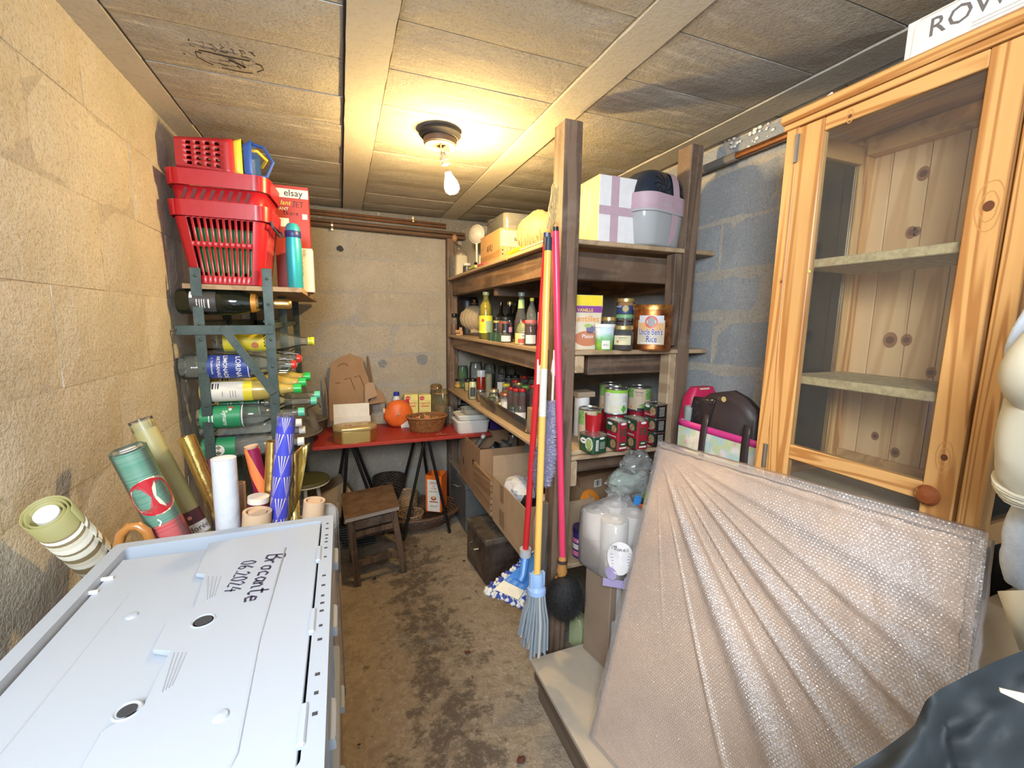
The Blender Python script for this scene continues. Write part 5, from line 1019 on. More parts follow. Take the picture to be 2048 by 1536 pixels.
# wooden crate stamped AVU
A = at(999, 508, 'x', .775); yf = at(1000, 508, 'x', .775).y; y2 = at(961, 508, 'x', .775).y
cw = wood((.30, .16, .06), (.50, .30, .13), 1, 1, .6, .0, .2, .8); cwx = wood((.30, .16, .06), (.50, .30, .13), 0, 1, .6, .0, .2, .8)
o = thing('wooden_crate', 'light wooden produce crate with stencilled letters on the top shelf', 'crate', (.775, yf, z)); w = .22; D = min(y2-yf, .42); h = hz(999, 455, (.775, yf, z))
MB().box(0, .007, 0, D, .003, h).build('side_board', o, cw, bevel=.001); MB().box(w-.007, w, 0, D, .003, h).build('side_board', o, cw, bevel=.001)
MB().box(.0075, w-.0075, 0, .012, .003, h).build('end_board', o, cwx, bevel=.001); MB().box(.0075, w-.0075, D-.012, D, .003, h).build('end_board', o, cwx, bevel=.001); MB().box(0.001, w-.001, 0.001, D, 0, .003).build('base_board', o, cw)
mp = planemap((0, -.0006, 0), (1, 0, 0), (0, 0, 1)); mp2 = planemap((0, -.0012, 0), (1, 0, 0), (0, 0, 1))
mb = MB().mat(pl((.52, .48, .38), .7)).rect(mp, .004, .125, h*.46, h*.94).mat(ink).rect(mp2, .078, .095, h*.64, h*.74).rect(mp2, .10, .115, h*.74, h*.86)
for k in range(5): mb.rect(mp2, .008, .068, h*(.55+.07*k), h*(.555+.07*k))
mb.text('AVU', .040, mp2, .080, h*.25, .02).disc(mp2, .014, h*.22, .004).disc(mp2, .014, h*.34, .004).build('stencil', o)
MB().mat(ink).text('AVU', .05, planemap((-.0006, D/2, h*.5), (0, -1, 0), (0, 0, 1)), 0, 0, .015).build('side_stencil', o)
o2 = tub('clear_tub', 'clear plastic tub sitting in the wooden crate', (.775+.125, yf+.19, z+.0045), .18, .30, hz(1005, 432, (.9, yf+.1, z))-.005, glass((.93, .90, .80), .14, .08), None, .01, 0, None, 'tub')
# straw bag
L = ex(1072, .86, z); o = thing('straw_bag', 'pale crumpled straw bag with knitted cord on the top shelf', 'bag', L, .1); h = hz(1072, 418, L)
def bagf(d): return 1+.10*mnoise.noise(d*2.3)+.04*mnoise.noise(d*8)
sk = wicker((.24, .16, .07), (.40, .29, .14), 80); MB().ball((0, 0, h*.48), h*.5, 30, 20, (.75, 1.45, .98), lambda d: bagf(d)*(1 if d.z < .5 else 1-.12*(d.z-.5))).build('bag_body', o, sk, smooth=80)
mb = MB(); r_ = random.Random(9)
for k in range(16):
    y = -.16+.021*k; q = r_.random(); mb.tube([(-h*.33-.012, y, h*(.45+.1*q)), (-h*.375-.010, y+.02*(r_.random()-.5), h*.38), (-h*.37-.012, y+.02*(r_.random()-.5), h*.24), (-h*.34-.012, y+.02*(r_.random()-.5), h*.10)], .0013, 4)
mb.build('cord_fringe', o, pl((.60, .48, .28), .7), kind='stuff')
# raffia hanging on the post
q_ = at(1108, 462, 'y', 1.44); L = tuple(q_); tq = at(1108, 380, 'y', 1.44).z-q_.z; o = thing('raffia_hank', 'hank of yellow raffia hanging on the front post beside the broom ends', 'raffia', L); mb = MB(); r_ = random.Random(2)
for k in range(22):
    x = -.012+.028*r_.random(); P = [(x, .005*r_.random(), tq+.03*r_.random())]; 
    for j in range(1, 5): P.append((x+.012*(r_.random()-.5)-.004*j, -.005+.012*r_.random(), tq*(1-j/4)+.01*r_.random()))
    mb.tube(P, .0016, 4)
mb.build('strands', o, pl((.55, .40, .18), .6), kind='stuff')
MB().tube([(.0+.012*math.cos(t), -.01, -.0+.028*math.sin(t)) for t in [i*PI/8 for i in range(16)]], .0012, 5, closed=True).build('wire_loop', o, pl((.55, .35, .12), .4, .5))
# yellow bent thing
L = ex(1035, .765, z); o = thing('yellow_strap', 'bright yellow plastic strip bent over the top shelf edge', 'strap', L); MB().tube([(-.018, .10, -.020), (-.016, .075, .006), (.0, .04, .018), (.01, -.02, .020), (.015, -.09, .018)], [.002, .009, .011, .008, .003], 8).build('strip', o, pl((.90, .62, .02), .35))
# pallet-like blocks: small things by the front edge
L = ex(958, .77, z); o = thing('flat_box', 'flat box with green lid lying by the top shelf edge', 'box', L); MB().cbox((0, .06, .008), (.06, .14, .016)).build('carton', o, pl((.40, .42, .12), .5), bevel=.002); MB().cbox((0, -.10, .006), (.05, .12, .012)).build('red_sachet', o, pl((.50, .06, .08), .5), bevel=.002)
o = thing('newspaper', 'folded paper lying flat on the top shelf beside the straw bag', 'paper', (.765, at(1070, 600, 'x', .77).y, z)); MB().box(-.02, .10, -.2, .12, .001, .008).build('sheets', o, pl((.60, .50, .30), .7), bevel=.001)
# white appliance box
Y0 = 1.50; xa, xm, xb = at(1163, 420, 'y', 1.63).x, at(1198, 420, 'y', Y0).x, at(1290, 420, 'y', Y0).x
o = thing('appliance_box', 'white appliance box sealed with pink tape, marked domair, on the top shelf', 'box', (xm, Y0, z+.001), 0); w = xb-xm; h = hz(1198, 348, (xm, Y0, z)); D = .34
MB().box(0, w, 0, D, 0, h).build('carton', o, pl((.74, .74, .75), .5), bevel=.002)
tape = pl((.48, .34, .40), .55); x1, x2 = at(1222, 400, 'y', Y0).x-xm, at(1238, 400, 'y', Y0).x-xm
MB().mat(tape).rect(planemap((0, -.0008, 0), (1, 0, 0), (0, 0, 1)), x1, x2, 0, h).rect(planemap((0, -.0012, 0), (1, 0, 0), (0, 0, 1)), 0, w, h*.42, h*.55).rect(planemap((0, 0, h+.0008), (1, 0, 0), (0, 1, 0)), x1, x2, 0, D).build('tape', o)
mp = planemap((-.0008, D, 0), (0, -1, 0), (0, 0, 1)); mp2 = planemap((-.0014, D, 0), (0, -1, 0), (0, 0, 1)); mr = planemap((-.0014, D, 0), (0, 0, -1), (0, -1, 0))
MB().mat(pl((.52, .38, .21), .5)).rect(mp, .0, D, 0, h).mat(pl((.62, .46, .26), .5)).disc(mp2, D-.10, h*.55, .055, 20, .085).mat(pl((.25, .12, .06), .5)).text('domair', .035, planemap((-.002, D-.095, h*.55), (0, 0, -1), (0, -1, 0)), 0, 0, .01).text('BRASSEUR D\'AIR', .020, planemap((-.002, D-.165, h*.55), (0, 0, -1), (0, -1, 0)), 0, 0, .01, width=h*.95).build('box_print', o)
# fan appliance: dark dome taped on a clear bucket
xc = at(1318, 440, 'y', 1.50).x; r = wr_(142, (xc, 1.5, z)); o = thing('fan_heater', 'dark domed appliance taped with pink tape onto a clear bucket, top shelf end', 'appliance', (xc, 1.55, z+.001), .25); hb = hz(1318, 415, (xc, 1.5, z))
fc = -PI/2; ky = .62
def rr2(k, z): return [(x, y*1.0, z) for x, y, z in rrect(2*r*k, 2*r*k*ky, r*.5*k, z, 0, 0, 6)]
cl2 = glass((.70, .72, .74), .50, .12); zb0 = -.0
MB().loft([rr2(.80, zb0), rr2(.86, .008), rr2(.95, hb*.8), rr2(.97, hb)], (True, False)).build('bucket', o, cl2, solid=.002, smooth=60); MB().loft([rr2(.985, hb*.80), rr2(1.0, hb*.82), rr2(1.0, hb*1.0), rr2(.98, hb*1.0)], (False, False)).build('bucket_rim', o, glass((.75, .76, .78), .5, .2), solid=.002)
ht = hz(1318, 342, (xc, 1.5, z))-hb; nv = pl((.018, .026, .045), .28, 0, .1, 40, .05)
MB().loft([rr2(.96, hb)]+[rr2(.96*math.cos(t*PI/2)**.42 if t < 1 else .1, hb+ht*math.sin(t*PI/2)) for t in (.15, .3, .45, .6, .75, .87, .95, .99)]).build('dome', o, nv, smooth=70)
slm = pl((.002, .002, .003), .8); sl = MB()
for cx_ in (-.28, .55):
    for k in range(9):
        a0 = k*2*PI/9; P = []
        for j in range(6):
            t = .2+.8*j/5; a = a0+t*1.0; u = cx_*r+.42*r*t*math.cos(a)*.9; v = hb+ht*.45+.42*r*t*math.sin(a)*.9; P.append((u, v))
        for (u0, v0), (u1, v1) in zip(P, P[1:]):
            def onx(u, v):
                s = max(0, min(1, (v-hb)/ht)); k_ = .96*math.cos(math.asin(min(s, .999)))**.42; lim = r*k_; e = max(0, 1-(abs(u)/max(lim, 1e-4))**5); return (u, -(lim*ky)*(e**.2)-.0012 if e > 0 else 0, v)
            sl.ribbon([(u0, v0), (u1, v1)], .0042, onx)
sl.build('vent_slots', o, slm, smooth=0, kind='stuff')
tb_ = MB()
tb_.loft([rr2(.992, hb*.84), rr2(1.012, hb*.86), rr2(1.0, hb+ht*.28), rr2(.975, hb+ht*.28)], (False, False))
def vt(t):
    zz = .006+(hb+ht)*t*1.0; s = max(0, (zz-hb)/ht); k_ = (.80+.17*zz/hb if zz < hb else .96*max(1e-3, math.cos(math.asin(min(s, .999))))**.42)+.03; return (0, -r*k_*ky-.003, zz)
V = [];
for i in range(25): q = vt(i/24); V += [(.10*r, q[1], q[2]), (.40*r, q[1]*.985, q[2])]
tb_.add(V, [(2*i, 2*i+1, 2*i+3, 2*i+2) for i in range(24)]).build('pink_tape', o, tape, smooth=60)
# -------- middle shelf
z = U2
L = ex(908, .80, z); jar('small spice jar with black cap and wrapped cork at the far end of the shelf', L, .028, hz(908, 627, L), pl((.20, .08, .04), .4), lblk, .6, name='spice_jar', neck=.8, lidh=.025)
L = ex(917, .785, z); o = thing('cork_bundle', 'bundle of tan corks with a dark tie in front of the spice jar', 'corks', L); r_ = random.Random(3)
for k in range(6): MB().lathe([(.012, 0), (.012, .03)], 10, (.02*(k % 3)-.02, .018*(k//3), .002+.028*(k//3)*.9), ('x', 'y', 'z')[k % 3]).build('cork', o, pl((.55, .32, .16), .7))
L = ex(948, .93, z); o = thing('ribbed_barrel', 'cream ribbed ceramic barrel lying on a low base, middle shelf', 'barrel', (L[0], L[1], z), PI/2+.25); R = .095; mb = MB(); pr = []
for i in range(33): t = i/32; x = -.15+.30*t; pr.append(((R*(.62+.38*math.sin(PI*t)))*(1+.035*(1 if i % 4 < 2 else 0)), x))
bm_ = pl((.62, .50, .32), .4, 0, .06); MB().lathe([(R*.50, pr[0][1]+.01)]+pr+[(R*.50, pr[-1][1]-.01)], 28, (0, 0, R*1.08+.02), 'x').build('barrel_body', o, bm_, smooth=40)
MB().cbox((0, 0, .011), (.22, .12, .018)).build('base_plate', o, pl((.12, .10, .08), .5), bevel=.003); MB().cbox((-.06, 0, .03), (.03, .12, .03)).build('foot', o, bm_, bevel=.004); MB().cbox((.06, 0, .03), (.03, .12, .03)).build('foot', o, bm_, bevel=.004)
MB().lathe([(.018, 0), (.03, .008), (.012, .016), (.016, .035), (.0, .04)], 16, (0, 0, R*2.05+.03)).build('bung', o, pl((.35, .18, .09), .5))
L = ex(935, 1.05, z); o = thing('black_pot', 'black lidded pot behind the cream barrel', 'pot', L); h = hz(935, 595, L); MB().lathe([(0, 0), (.075, 0), (.08, h*.85), (.083, h*.86), (.083, h*.9), (.07, h), (0, h)], 22).build('pot_body', o, lblk)
L = ex(972, .80, z); o = thing('oil_bottle', 'tall oil bottle with yellow-green label beside the barrel', 'bottle', L); h = hz(972, 584, L); r = wr_(27, L)
bottle(o, r, h, 'oil', glass((.75, .80, .35), .10, .04), liquid=pl((.38, .24, .02), .15, 0, .2, 12), fill=.80, facing=face_cam(*L[:2]), lab=(.14, .50, 2.6, pl((.62, .66, .05), .5), [(pl((.30, .42, .30), .5), 'r', 0, .9, .05, .7), (pl((.6, .1, .05), .5), 'd', -.35, .72, .010), (pl((.8, .78, .1), .5), 'r', -.9, .1, -.02, .12)]), cap=(glass((.7, .85, .75), .2, .1), r*.5, .93, 1.0))
dkbot = pl((.010, .010, .009), .08, 0, 0, 5, 0, .6)
for px, X, yt, cap, l_ in ((1002, .93, 605, None, 'uncapped black glass bottle, left of the dark pair'), (1020, .95, 605, (lgold, .016, .94, 1.02), 'black glass bottle with gold cap, second of the dark group'), (1031, 1.05, 606, (lblk, .016, .94, 1.02), 'black glass bottle in shadow, rear of the dark group')):
    L = ex(px, X, z); o = thing('dark_bottle', l_, 'bottle', L, 0, 'dark bottles on the middle shelf'); bottle(o, .036, hz(px, yt, L), 'round', dkbot, cap=cap)
for px, X, fm, bgc, l_ in ((994, .875, pl((.62, .38, .05), .3), lblk, 'jar of yellow fruit preserve with round black label'), (1012, .80, pl((.26, .012, .012), .3), lblk, 'jar of dark red preserve with round black and pink label')):
    L = ex(px, X, z); r = wr_(29 if px > 1000 else 26, L); jar(l_, L, r, hz(px, 634, L), fm, lblk, .92, (bgc, .28, .74, .55, [(white, 't17', -.2, .42, .014), (pl((.75, .35, .45), .5) if px > 1000 else paper, 'r', .45, 1.1, .40, .60)]), 'fruit preserves')
for i, px in enumerate((982, 991, 1001)):
    L = ex(px, .768, z); o = thing('green_tin', ('small dark green tin at the shelf edge, left of three', 'small dark green tin at the shelf edge, middle of three', 'small dark green tin at the shelf edge, right of three')[i], 'tin', L, 0, 'green tins at the shelf edge'); MB().loft([rrect(.024, .055, .006, 0), rrect(.024, .055, .006, .045)]).build('tin_body', o, pl((.03, .09, .05), .35)); MB().disc(lambda u, v: (u, -.0285, v), 0, .03, .005, 10).build('label', o, pl((.5, .45, .25), .5))
L = ex(1013, .775, z); jar('low glass jar with pale label at the shelf edge', L, .028, .047, None, None, .5, (paper, .15, .75, 1.0, []), None, 'glass_jar')
L = ex(1043, .87, z); o = thing('syrup_bottle', 'clear conical bottle of dark syrup with green foil collar', 'bottle', L); h = hz(1043, 585, L); r = wr_(27, L)
MB().lathe([(0, 0), (r*.9, 0), (r, .008), (r, h*.42), (r*.85, h*.5), (r*.45, h*.72), (r*.36, h*.95), (r*.42, h*.96), (r*.42, h)], 24).build('bottle_body', o, clear, smooth=60); MB().lathe([(0, .004), (r*.9, .004), (r*.95, .01), (r*.95, h*.41), (r*.85, h*.48), (0, h*.48)], 20).build('contents', o, jamd)
MB().lathe([(r*.52, h*.68), (r*.42, h*.86), (r*.40, h*.86)], 20).build('foil_collar', o, pl((.35, .52, .22), .45)); MB().lathe([(0, h*.93), (r*.5, h*.93), (r*.5, h), (0, h)], 16).build('stopper', o, glass((.6, .75, .7), .3, .1))
L = ex(1064, .90, z); o = thing('water_bottle', 'clear ribbed plastic bottle with yellow-green cap, middle shelf', 'bottle', L); pet_bottle(o, wr_(22, L), hz(1064, 596, L)*.96, (.2, .21, pl((.5, .5, .5), .5), ''), pl((.65, .65, .08), .4))
o = thing('green_pouch', 'crumpled olive packet with red top behind the soup tin', 'packet', ex(1050, .85, z)); MB().ball((0, 0, .055), .05, 16, 10, (.8, .9, 1.05), lambda d: 1+.12*mnoise.noise(d*3)).build('packet_body', o, pl((.22, .26, .14), .5)); MB().cbox((0, -.02, .105), (.03, .03, .015)).build('packet_top', o, redp)
L = ex(1045, .79, z); r = wr_(27, L); h = hz(1045, 664, L); o = thing('soup_tin', 'food tin with yellow and red printed label at the shelf edge', 'tin', L); MB().lathe([(0, 0), (r, 0), (r*1.03, .002), (r, .004), (r, h-.004), (r*1.03, h-.002), (r, h), (r*.95, h-.003), (0, h-.003)], 24).build('tin_body', o, pl((.6, .58, .55), .25, .9)); fa = face_cam(*L[:2])
MB().mat(pl((.78, .60, .22), .5)).rect(cylmap(r+.0008, fa), -r*1.4, r*1.4, .005, h-.005, 12, 1).mat(pl((.50, .10, .06), .5)).rect(cylmap(r+.0013, fa), -r*.6, r*1.4, .008, h*.48, 10, 1).mat(paper).rect(cylmap(r+.0013, fa), -r*.2, r*1.3, h*.55, h*.9, 10, 1).mat(ink).rect(cylmap(r+.0018, fa), 0, .9*r, h*.70, h*.74, 6, 1).build('label', o)
L = ex(1063, .80, z); jar('dark jam jar with red checked lid and white label', L, wr_(25, L), hz(1063, 640, L), jam, pl((.62, .15, .14), .5, 0, .5, 160), .9, (paper, .08, .42, .9, []))
L = ex(1101, .84, z); o = thing('tall_carton', 'narrow printed carton behind the broom handles, middle shelf', 'carton', L); h = hz(1100, 625, L); MB().cbox((0, 0, h/2), (.09, .06, h)).build('carton', o, pl((.66, .62, .48), .5), bevel=.001); MB().mat(pl((.35, .55, .05), .4)).rect(planemap((-.0458, -.03, 0), (0, 1, 0), (0, 0, 1)), 0, .06, .02, h*.45).build('carton_print', o)
# between the posts, facing the viewer
Y = 1.50
L = ey(1182, 1.53, z); L = (at(1168, 640, 'y', 1.56).x, 1.56, z); h = hz(1176, 590, L); w = wr_(76, L)*2; o = thing('lentil_pouch', 'stand-up pouch with yellow top and purple band, beside the post', 'pouch', L, -.15)
mb = MB().loft([rrect(w*.80, .05, .02, 0), rrect(w*.84, .05, .02, .02), rrect(w*.92, .035, .012, h*.5), rrect(w, .012, .004, h*.8), rrect(w*1.0, .004, .0015, h)]); mb.build('pouch_body', o, pl((.70, .62, .46), .45), smooth=60)
def pf_(u, v): t = v/h; d = (.026-(.008*min(t/.5, 1)) if t < .5 else .018-.012*(t-.5)/.3 if t < .8 else .006-.0035*(t-.8)/.2); return (u, -d-.0012, v)
def pf2(u, v): q = pf_(u, v); return (q[0], q[1]-.0006, q[2])
MB().mat(yel).rect(pf_, -w*.48, w*.48, h*.81, h*.995, 1, 4).mat(pl((.25, .06, .28), .45)).rect(pf_, -w*.47, w*.47, h*.68, h*.80, 1, 3).mat(yel).text('VANILLE', .018, pf2, .0, h*.72, .01).mat(pl((.80, .30, .05), .45)).text('Lentilles', .034, pf2, .0, h*.56, .01, .2).mat(pl((.55, .20, .10), .5)).disc(pf_, .006, h*.20, w*.36, 20, h*.14).mat(white).text('Plaisir', .022, pf2, .01, h*.24, .008).mat(pl((.18, .16, .28), .5)).disc(pf_, .02, h*.37, .018, 16).mat(pl((.35, .50, .15), .5)).disc(pf2, .01, h*.44, .016, 12, .008).build('pouch_print', o, smooth=0)
L = (at(1209, 660, 'y', Y).x, Y, z); h = hz(1209, 648, L); r = wr_(41, L); o = thing('yogurt_tub', 'small tub printed with green trees and sky, beside the pouch', 'tub', L)
n = NT('print'); co = n.coord(); zz = n.n('SeparateXYZ'); n.l(co, zz.inputs[0]); ad = n.n('Math', operation='ADD'); n.l(n.n('MapRange', i_0=zz.outputs[2], i_1=0., i_2=h).outputs[0], ad.inputs[0]); m3 = n.n('Math', operation='MULTIPLY'); n.l(n.noise(co, 45, 4), m3.inputs[0]); m3.inputs[1].default_value = .5; n.l(m3.outputs[0], ad.inputs[1])
n.bsdf(n.ramp(ad.outputs[0], [(0, (.05, .20, .03)), (.45, (.25, .45, .06)), (.62, (.15, .42, .12)), (.78, (.35, .60, .45)), (.9, (.60, .72, .80))]), .35); MB().lathe([(0, 0), (r*.82, 0), (r*.95, h*.88)], 24).build('tub_body', o, n.m, smooth=60)
MB().lathe([(r*1.0, h*.88), (r*1.02, h), (r*.96, h), (0, h*.97)], 24).build('lid', o, white); fa = face_cam(*L[:2]); MB().mat(paper).rect(cylmap(r*.90, fa), -.008, .025, h*.05, h*.38, 6, 1).mat(ink).text('8751', .011, cylmap(r*.905, fa), .009, h*.2).build('label', o)
L = (at(1243, 660, 'y', 1.50).x, 1.49, z); jar('jar of black preserve with gold lid and cream label, front of the jar stack', L, wr_(42, L), hz(1243, 651, L), jamd, lgold, .75, (pl((.66, .60, .38), .6), .22, .60, .85, [(ink, 'r', -.4, .4, .50, .52), (ink, 'r', -.3, .3, .42, .43), (pl((.5, .2, .1), .5), 'd', -.45, .36, .005)]), 'jars beside the rice tin')
L = (at(1223, 640, 'y', 1.58).x, 1.60, z); jar('jam jar with gold lid behind the yogurt tub', L, .034, hz(1223, 634, L), jam, lgold, .85, None, 'jars beside the rice tin')
L = (at(1252, 640, 'y', 1.60).x+.002, 1.61, z); h1 = hz(1252, 629, L); jar('dark jar with green lid, lower one under the honey jar', L, .043, h1, jamd, pl((.20, .42, .22), .4), .9, None, 'jars beside the rice tin')
jar('jar of amber jelly with gold lid and navy label on top of another jar', (L[0], L[1], z+h1), .040, hz(1252, 597, L)-h1, amber, lgold, .95, (pl((.03, .06, .16), .5), .05, .55, 1.3, [(pl((.45, .33, .12), .5), 'd', 0, .35, .014), (white, 'tHONEY', -.8, .48, .010)]), 'jars beside the rice tin')
# rice tin
L = (at(1307, 660, 'y', 1.48).x, 1.49, z); h = hz(1307, 610, L); r = wr_(76, L); o = thing('rice_tin', 'round copper-coloured rice tin with blue lettering, beside the right post', 'tin', L); fa = face_cam(*L[:2])-.05
cpm = dust((.50, .17, .05), (.12, .04, .02), .8, .3, .8, 30); MB().lathe([(0, 0), (r, 0), (r*1.01, .004), (r*.985, .008), (r*.985, h*.9)], 36).build('tin_body', o, cpm); MB().lathe([(r*1.02, h*.885), (r*1.02, h*.985), (r, h), (r*.96, h*.995), (r*.96, h*.985), (0, h*.985)], 36).build('lid', o, dust((.60, .28, .08), (.16, .06, .02), .7, .3, .8, 40))
mp = cylmap(r*.985+.0008, fa); m2 = cylmap(r*.985+.0014, fa); m3_ = cylmap(r*.985+.0020, fa); m4 = cylmap(r*.985+.0026, fa); arch = []
mb = MB().mat(pl((.55, .48, .36), .45)).rect(mp, -.056, .056, h*.13, h*.66, 14, 1).mat(pl((.62, .62, .66), .45)).rect(m2, -.050, .050, h*.60, h*.76, 14, 1).mat(pl((.68, .40, .18), .45)).rect(m2, -.052, .052, h*.42, h*.60, 14, 1).mat(pl((.60, .10, .05), .4)).disc(m3_, .0, h*.62, .025, 22)
mb.mat(pl((.30, .28, .28), .5)).disc(m4, 0, h*.62, .015, 18, .019)
wht = pl((.75, .72, .66), .4); nvy = pl((.04, .04, .25), .4)
for (t, hh_, cy__, cx__) in (('Uncle', .036, .40, -.026), ("Ben's", .036, .40, .025), ('Rice', .038, .245, .004)): ww_ = {'Uncle': .046, "Ben's": .044, 'Rice': .042}[t]; mb.mat(wht).text(t, hh_, m3_, cx__, h*cy__, .055, 0, ww_+.003).mat(nvy).text(t, hh_, m4, cx__, h*cy__, .012, 0, ww_)
mb.mat(wht).rect(m2, -.04, .04, h*.15, h*.17, 10, 1).build('tin_print', o, smooth=60)
# -------- lower shelf
z = U3; G = 'jars on the lower shelf'
def J(px, X, yt, wp, label, **k):
    L = ex(px, X, z); q = jar(label, L, wr_(wp, L), hz(px, yt, L), k.get('c'), k.get('lid'), k.get('fl', .85), k.get('lab'), G, k.get('name', 'jam_jar'), k.get('gm'), k.get('lh', .013), k.get('neck', .86)); return q
gg = glass((.55, .75, .55), .10, .04)
J(925, 1.10, 731, 21, 'empty green glass jar with a wide mouth at the back left', gm=gg, name='glass_jar'); J(952, 1.12, 724, 26, 'large empty clear swing-top jar at the back', name='glass_jar'); J(980, 1.12, 727, 24, 'large clear jar half full of dried goods at the back', c=pl((.22, .18, .14), .6), fl=.55, name='glass_jar')
J(917, .84, 757, 17, 'honey jar with black lid and orange label at the front left', c=honey, lid=lblk, lab=(pl((.70, .38, .06), .5), .12, .42, 1.4, [])); J(931, .92, 755, 13, 'small brown jar with white label behind the honey jar', c=pl((.3, .16, .08), .4), lid=lblk, lab=(paper, .1, .45, .9, []))
J(936, .86, 758, 16, 'mustard jar with dark lid beside the mayonnaise', c=must, lid=lblk); J(946, .80, 757, 19, 'pale yellow mayonnaise jar with black lid and dark label', c=pl((.78, .68, .32), .35), lid=lblk, fl=.95, lab=(pl((.05, .06, .08), .5), .15, .6, .55, []), neck=.8)
L = ex(963, .90, z); o = thing('sauce_bottle', 'red sauce bottle with tall white cap', 'bottle', L, 0); h = hz(963, 740, L); r = wr_(17, L); MB().lathe([(0, 0), (r, 0), (r, h*.74), (r*.95, h*.76)], 20).build('bottle_body', o, pl((.35, .025, .01), .25)); MB().lathe([(r*1.02, h*.74), (r*1.02, h*.98), (r*.98, h), (0, h)], 20).build('cap', o, whiteg)
J(979, .92, 745, 16, 'tall jar of beige lentils beside the sauce bottle', c=pl((.48, .38, .20), .6, 0, .5, 120), fl=.95, name='glass_jar', neck=.97)
J(1004, .98, 748, 20, 'dark jam jar with pink and white label', c=jamd, lid=pl((.10, .09, .09), .4), lab=(paper, .25, .7, .8, [(pl((.7, .3, .45), .5), 'd', .4, .6, .008)]))
for (px, X, yt, c, lid, l_) in ((1006, 1.18, 733, None, pl((.10, .14, .10), .4), 'tall empty jar with dark lid at the back'), (1025, 1.18, 733, None, pl((.10, .12, .10), .4), 'tall empty jar with dark lid at the back, next to its twin'), (1020, 1.04, 750, jamd, lblk, 'dark jar with black lid in the second row'), (1034, 1.05, 750, None, lblk, 'clear jar with black lid in the second row'),
    (1052, 1.02, 752, jamd, lred, 'dark jam jar with bright red lid'), (1015, .90, 767, amber, pl((.75, .60, .05), .4), 'short amber jar with yellow lid'), (1034, .95, 760, jam, lred, 'red jam jar with red lid, rear of the red-lidded group'), (1041, .90, 765, jam, lgold, 'jam jar with gold lid among the red-lidded ones'),
    (1055, .90, 771, jam, lgrn, 'jam jar with grass-green lid'), (1025, .86, 774, jam, lred, 'jam jar with red lid, front left of the red-lidded group'), (1036, .85, 777, jam, lred, 'jam jar with red lid, front middle of the red-lidded group'), (1049, .85, 777, jam, lred, 'jam jar with red lid, front right of the red-lidded group'),
    (1068, .98, 752, jamd, lblk, 'dark jar behind the mop handles, rear'), (1070, .90, 770, jam, lred, 'jam jar with red lid behind the mop handles'), (1092, .95, 760, jam, lgold, 'jam jar with gold lid behind the yellow handle')): J(px, X, yt, 17 if X > .88 else 16, l_, c=c, lid=lid)
# two plastic tubs of small jars
def open_tub(label, pxa, pxb, Xa, w, h, grp='clear tubs on the lower shelf'):
    ya_, yb_ = ex(pxa, Xa, z)[1], ex(pxb, Xa, z)[1]; d = ya_-yb_; return tub('clear_tub', label, (Xa+w/2, (ya_+yb_)/2, z), w, d, h, glass((.95, .95, .92), .07, .06), None, .01, 0, grp, 'tub'), d
o, d1 = open_tub('clear plastic tub of small jars on the lower shelf, rear', 955, 992, .77, .24, .075); o, d2 = open_tub('clear plastic tub of small jars on the lower shelf, front', 975, 1062, .775, .20, .070)
for (px, X, hh_, r, c, lid, l_) in ((962, .82, .07, .026, amber, lidg, 'small jar in the rear tub with dull metal lid'), (990, .85, .10, .030, pl((.30, .25, .10), .5), pl((.65, .5, .3), .3, .6), 'jar with red-marked label standing in the rear tub'), (985, .81, .065, .028, pl((.05, .08, .03), .5), pl((.05, .10, .03), .4), 'small jar in the front tub with dark green lid'),
    (1003, .815, .062, .030, must, lgold, 'small jar in the front tub with gold lid and barcode label'), (1013, .84, .115, .032, pl((.62, .48, .38), .5), pl((.40, .14, .08), .35, .5), 'cream jar with copper lid standing tall in the front tub'), (1030, .815, .075, .028, pl((.6, .6, .55), .5), pl((.04, .06, .05), .4), 'small jar in the front tub with black lid and white label'),
    (1045, .84, .09, .034, None, None, 'small open glass jar at the right of the front tub')): 
    L = ex(px, X, z+.007); jar(l_, L, r, hh_, c, lid, .8, (paper, .15, .6, .9, []) if r > .027 else None, 'small jars in the tubs')
L = ex(1096, .86, z); o = thing('cardboard_box', 'small cardboard box behind the broom handles on the lower shelf', 'box', L); MB().cbox((0, 0, .06), (.12, .14, .12)).build('carton', o, card(), bevel=.002)
# ------------------------------------------------------------------ tins between the posts on the lower shelf
z = U3
def rtin(name, label, pnear, pleft, pright, ztop, loc_z, mat, decor=None, grp='rectangular tins', lidm=None, h=None):
    """rounded rectangular tin given the sight of its near, left and right bottom corners"""
    N_, L_, R_ = [at(*q, 'z', loc_z) for q in (pnear, pleft, pright)]
    u = (R_-N_); v = (L_-N_); w = u.length; d = v.length; a = math.atan2(u.y, u.x)
    c = N_+u/2+v/2; 
    if h is None: h = zat(pnear[0], ztop, N_)-loc_z
    o = thing(name, label, 'tin', (c.x, c.y, loc_z+.0005), a, grp); d2 = abs(v.dot(Vector((-math.sin(a), math.cos(a), 0))))
    w = max(min(w, .13), .03); d2 = max(min(d2, .13), .03)
    MB().loft([rrect(w, d2, .012, 0), rrect(w, d2, .012, h-.004)]).build('tin_body', o, mat, smooth=40)
    MB().loft([rrect(w+.003, d2+.003, .012, h-.006), rrect(w+.003, d2+.003, .012, h), rrect(w-.004, d2-.004, .01, h), rrect(w-.005, d2-.005, .01, h-.002)]).build('lid', o, lidm or pl((.5, .5, .46), .25, .9))
    if decor: decor(o, w, d2, h)
    return o, w, d2, h, c, a
dgr = pl((.02, .07, .03), .35); mrn = pl((.30, .015, .03), .35); bean = dust((.30, .14, .07), (.55, .45, .25), .8, .5, 0, 90); peas = dust((.28, .42, .10), (.60, .60, .30), .8, .5, 0, 90)
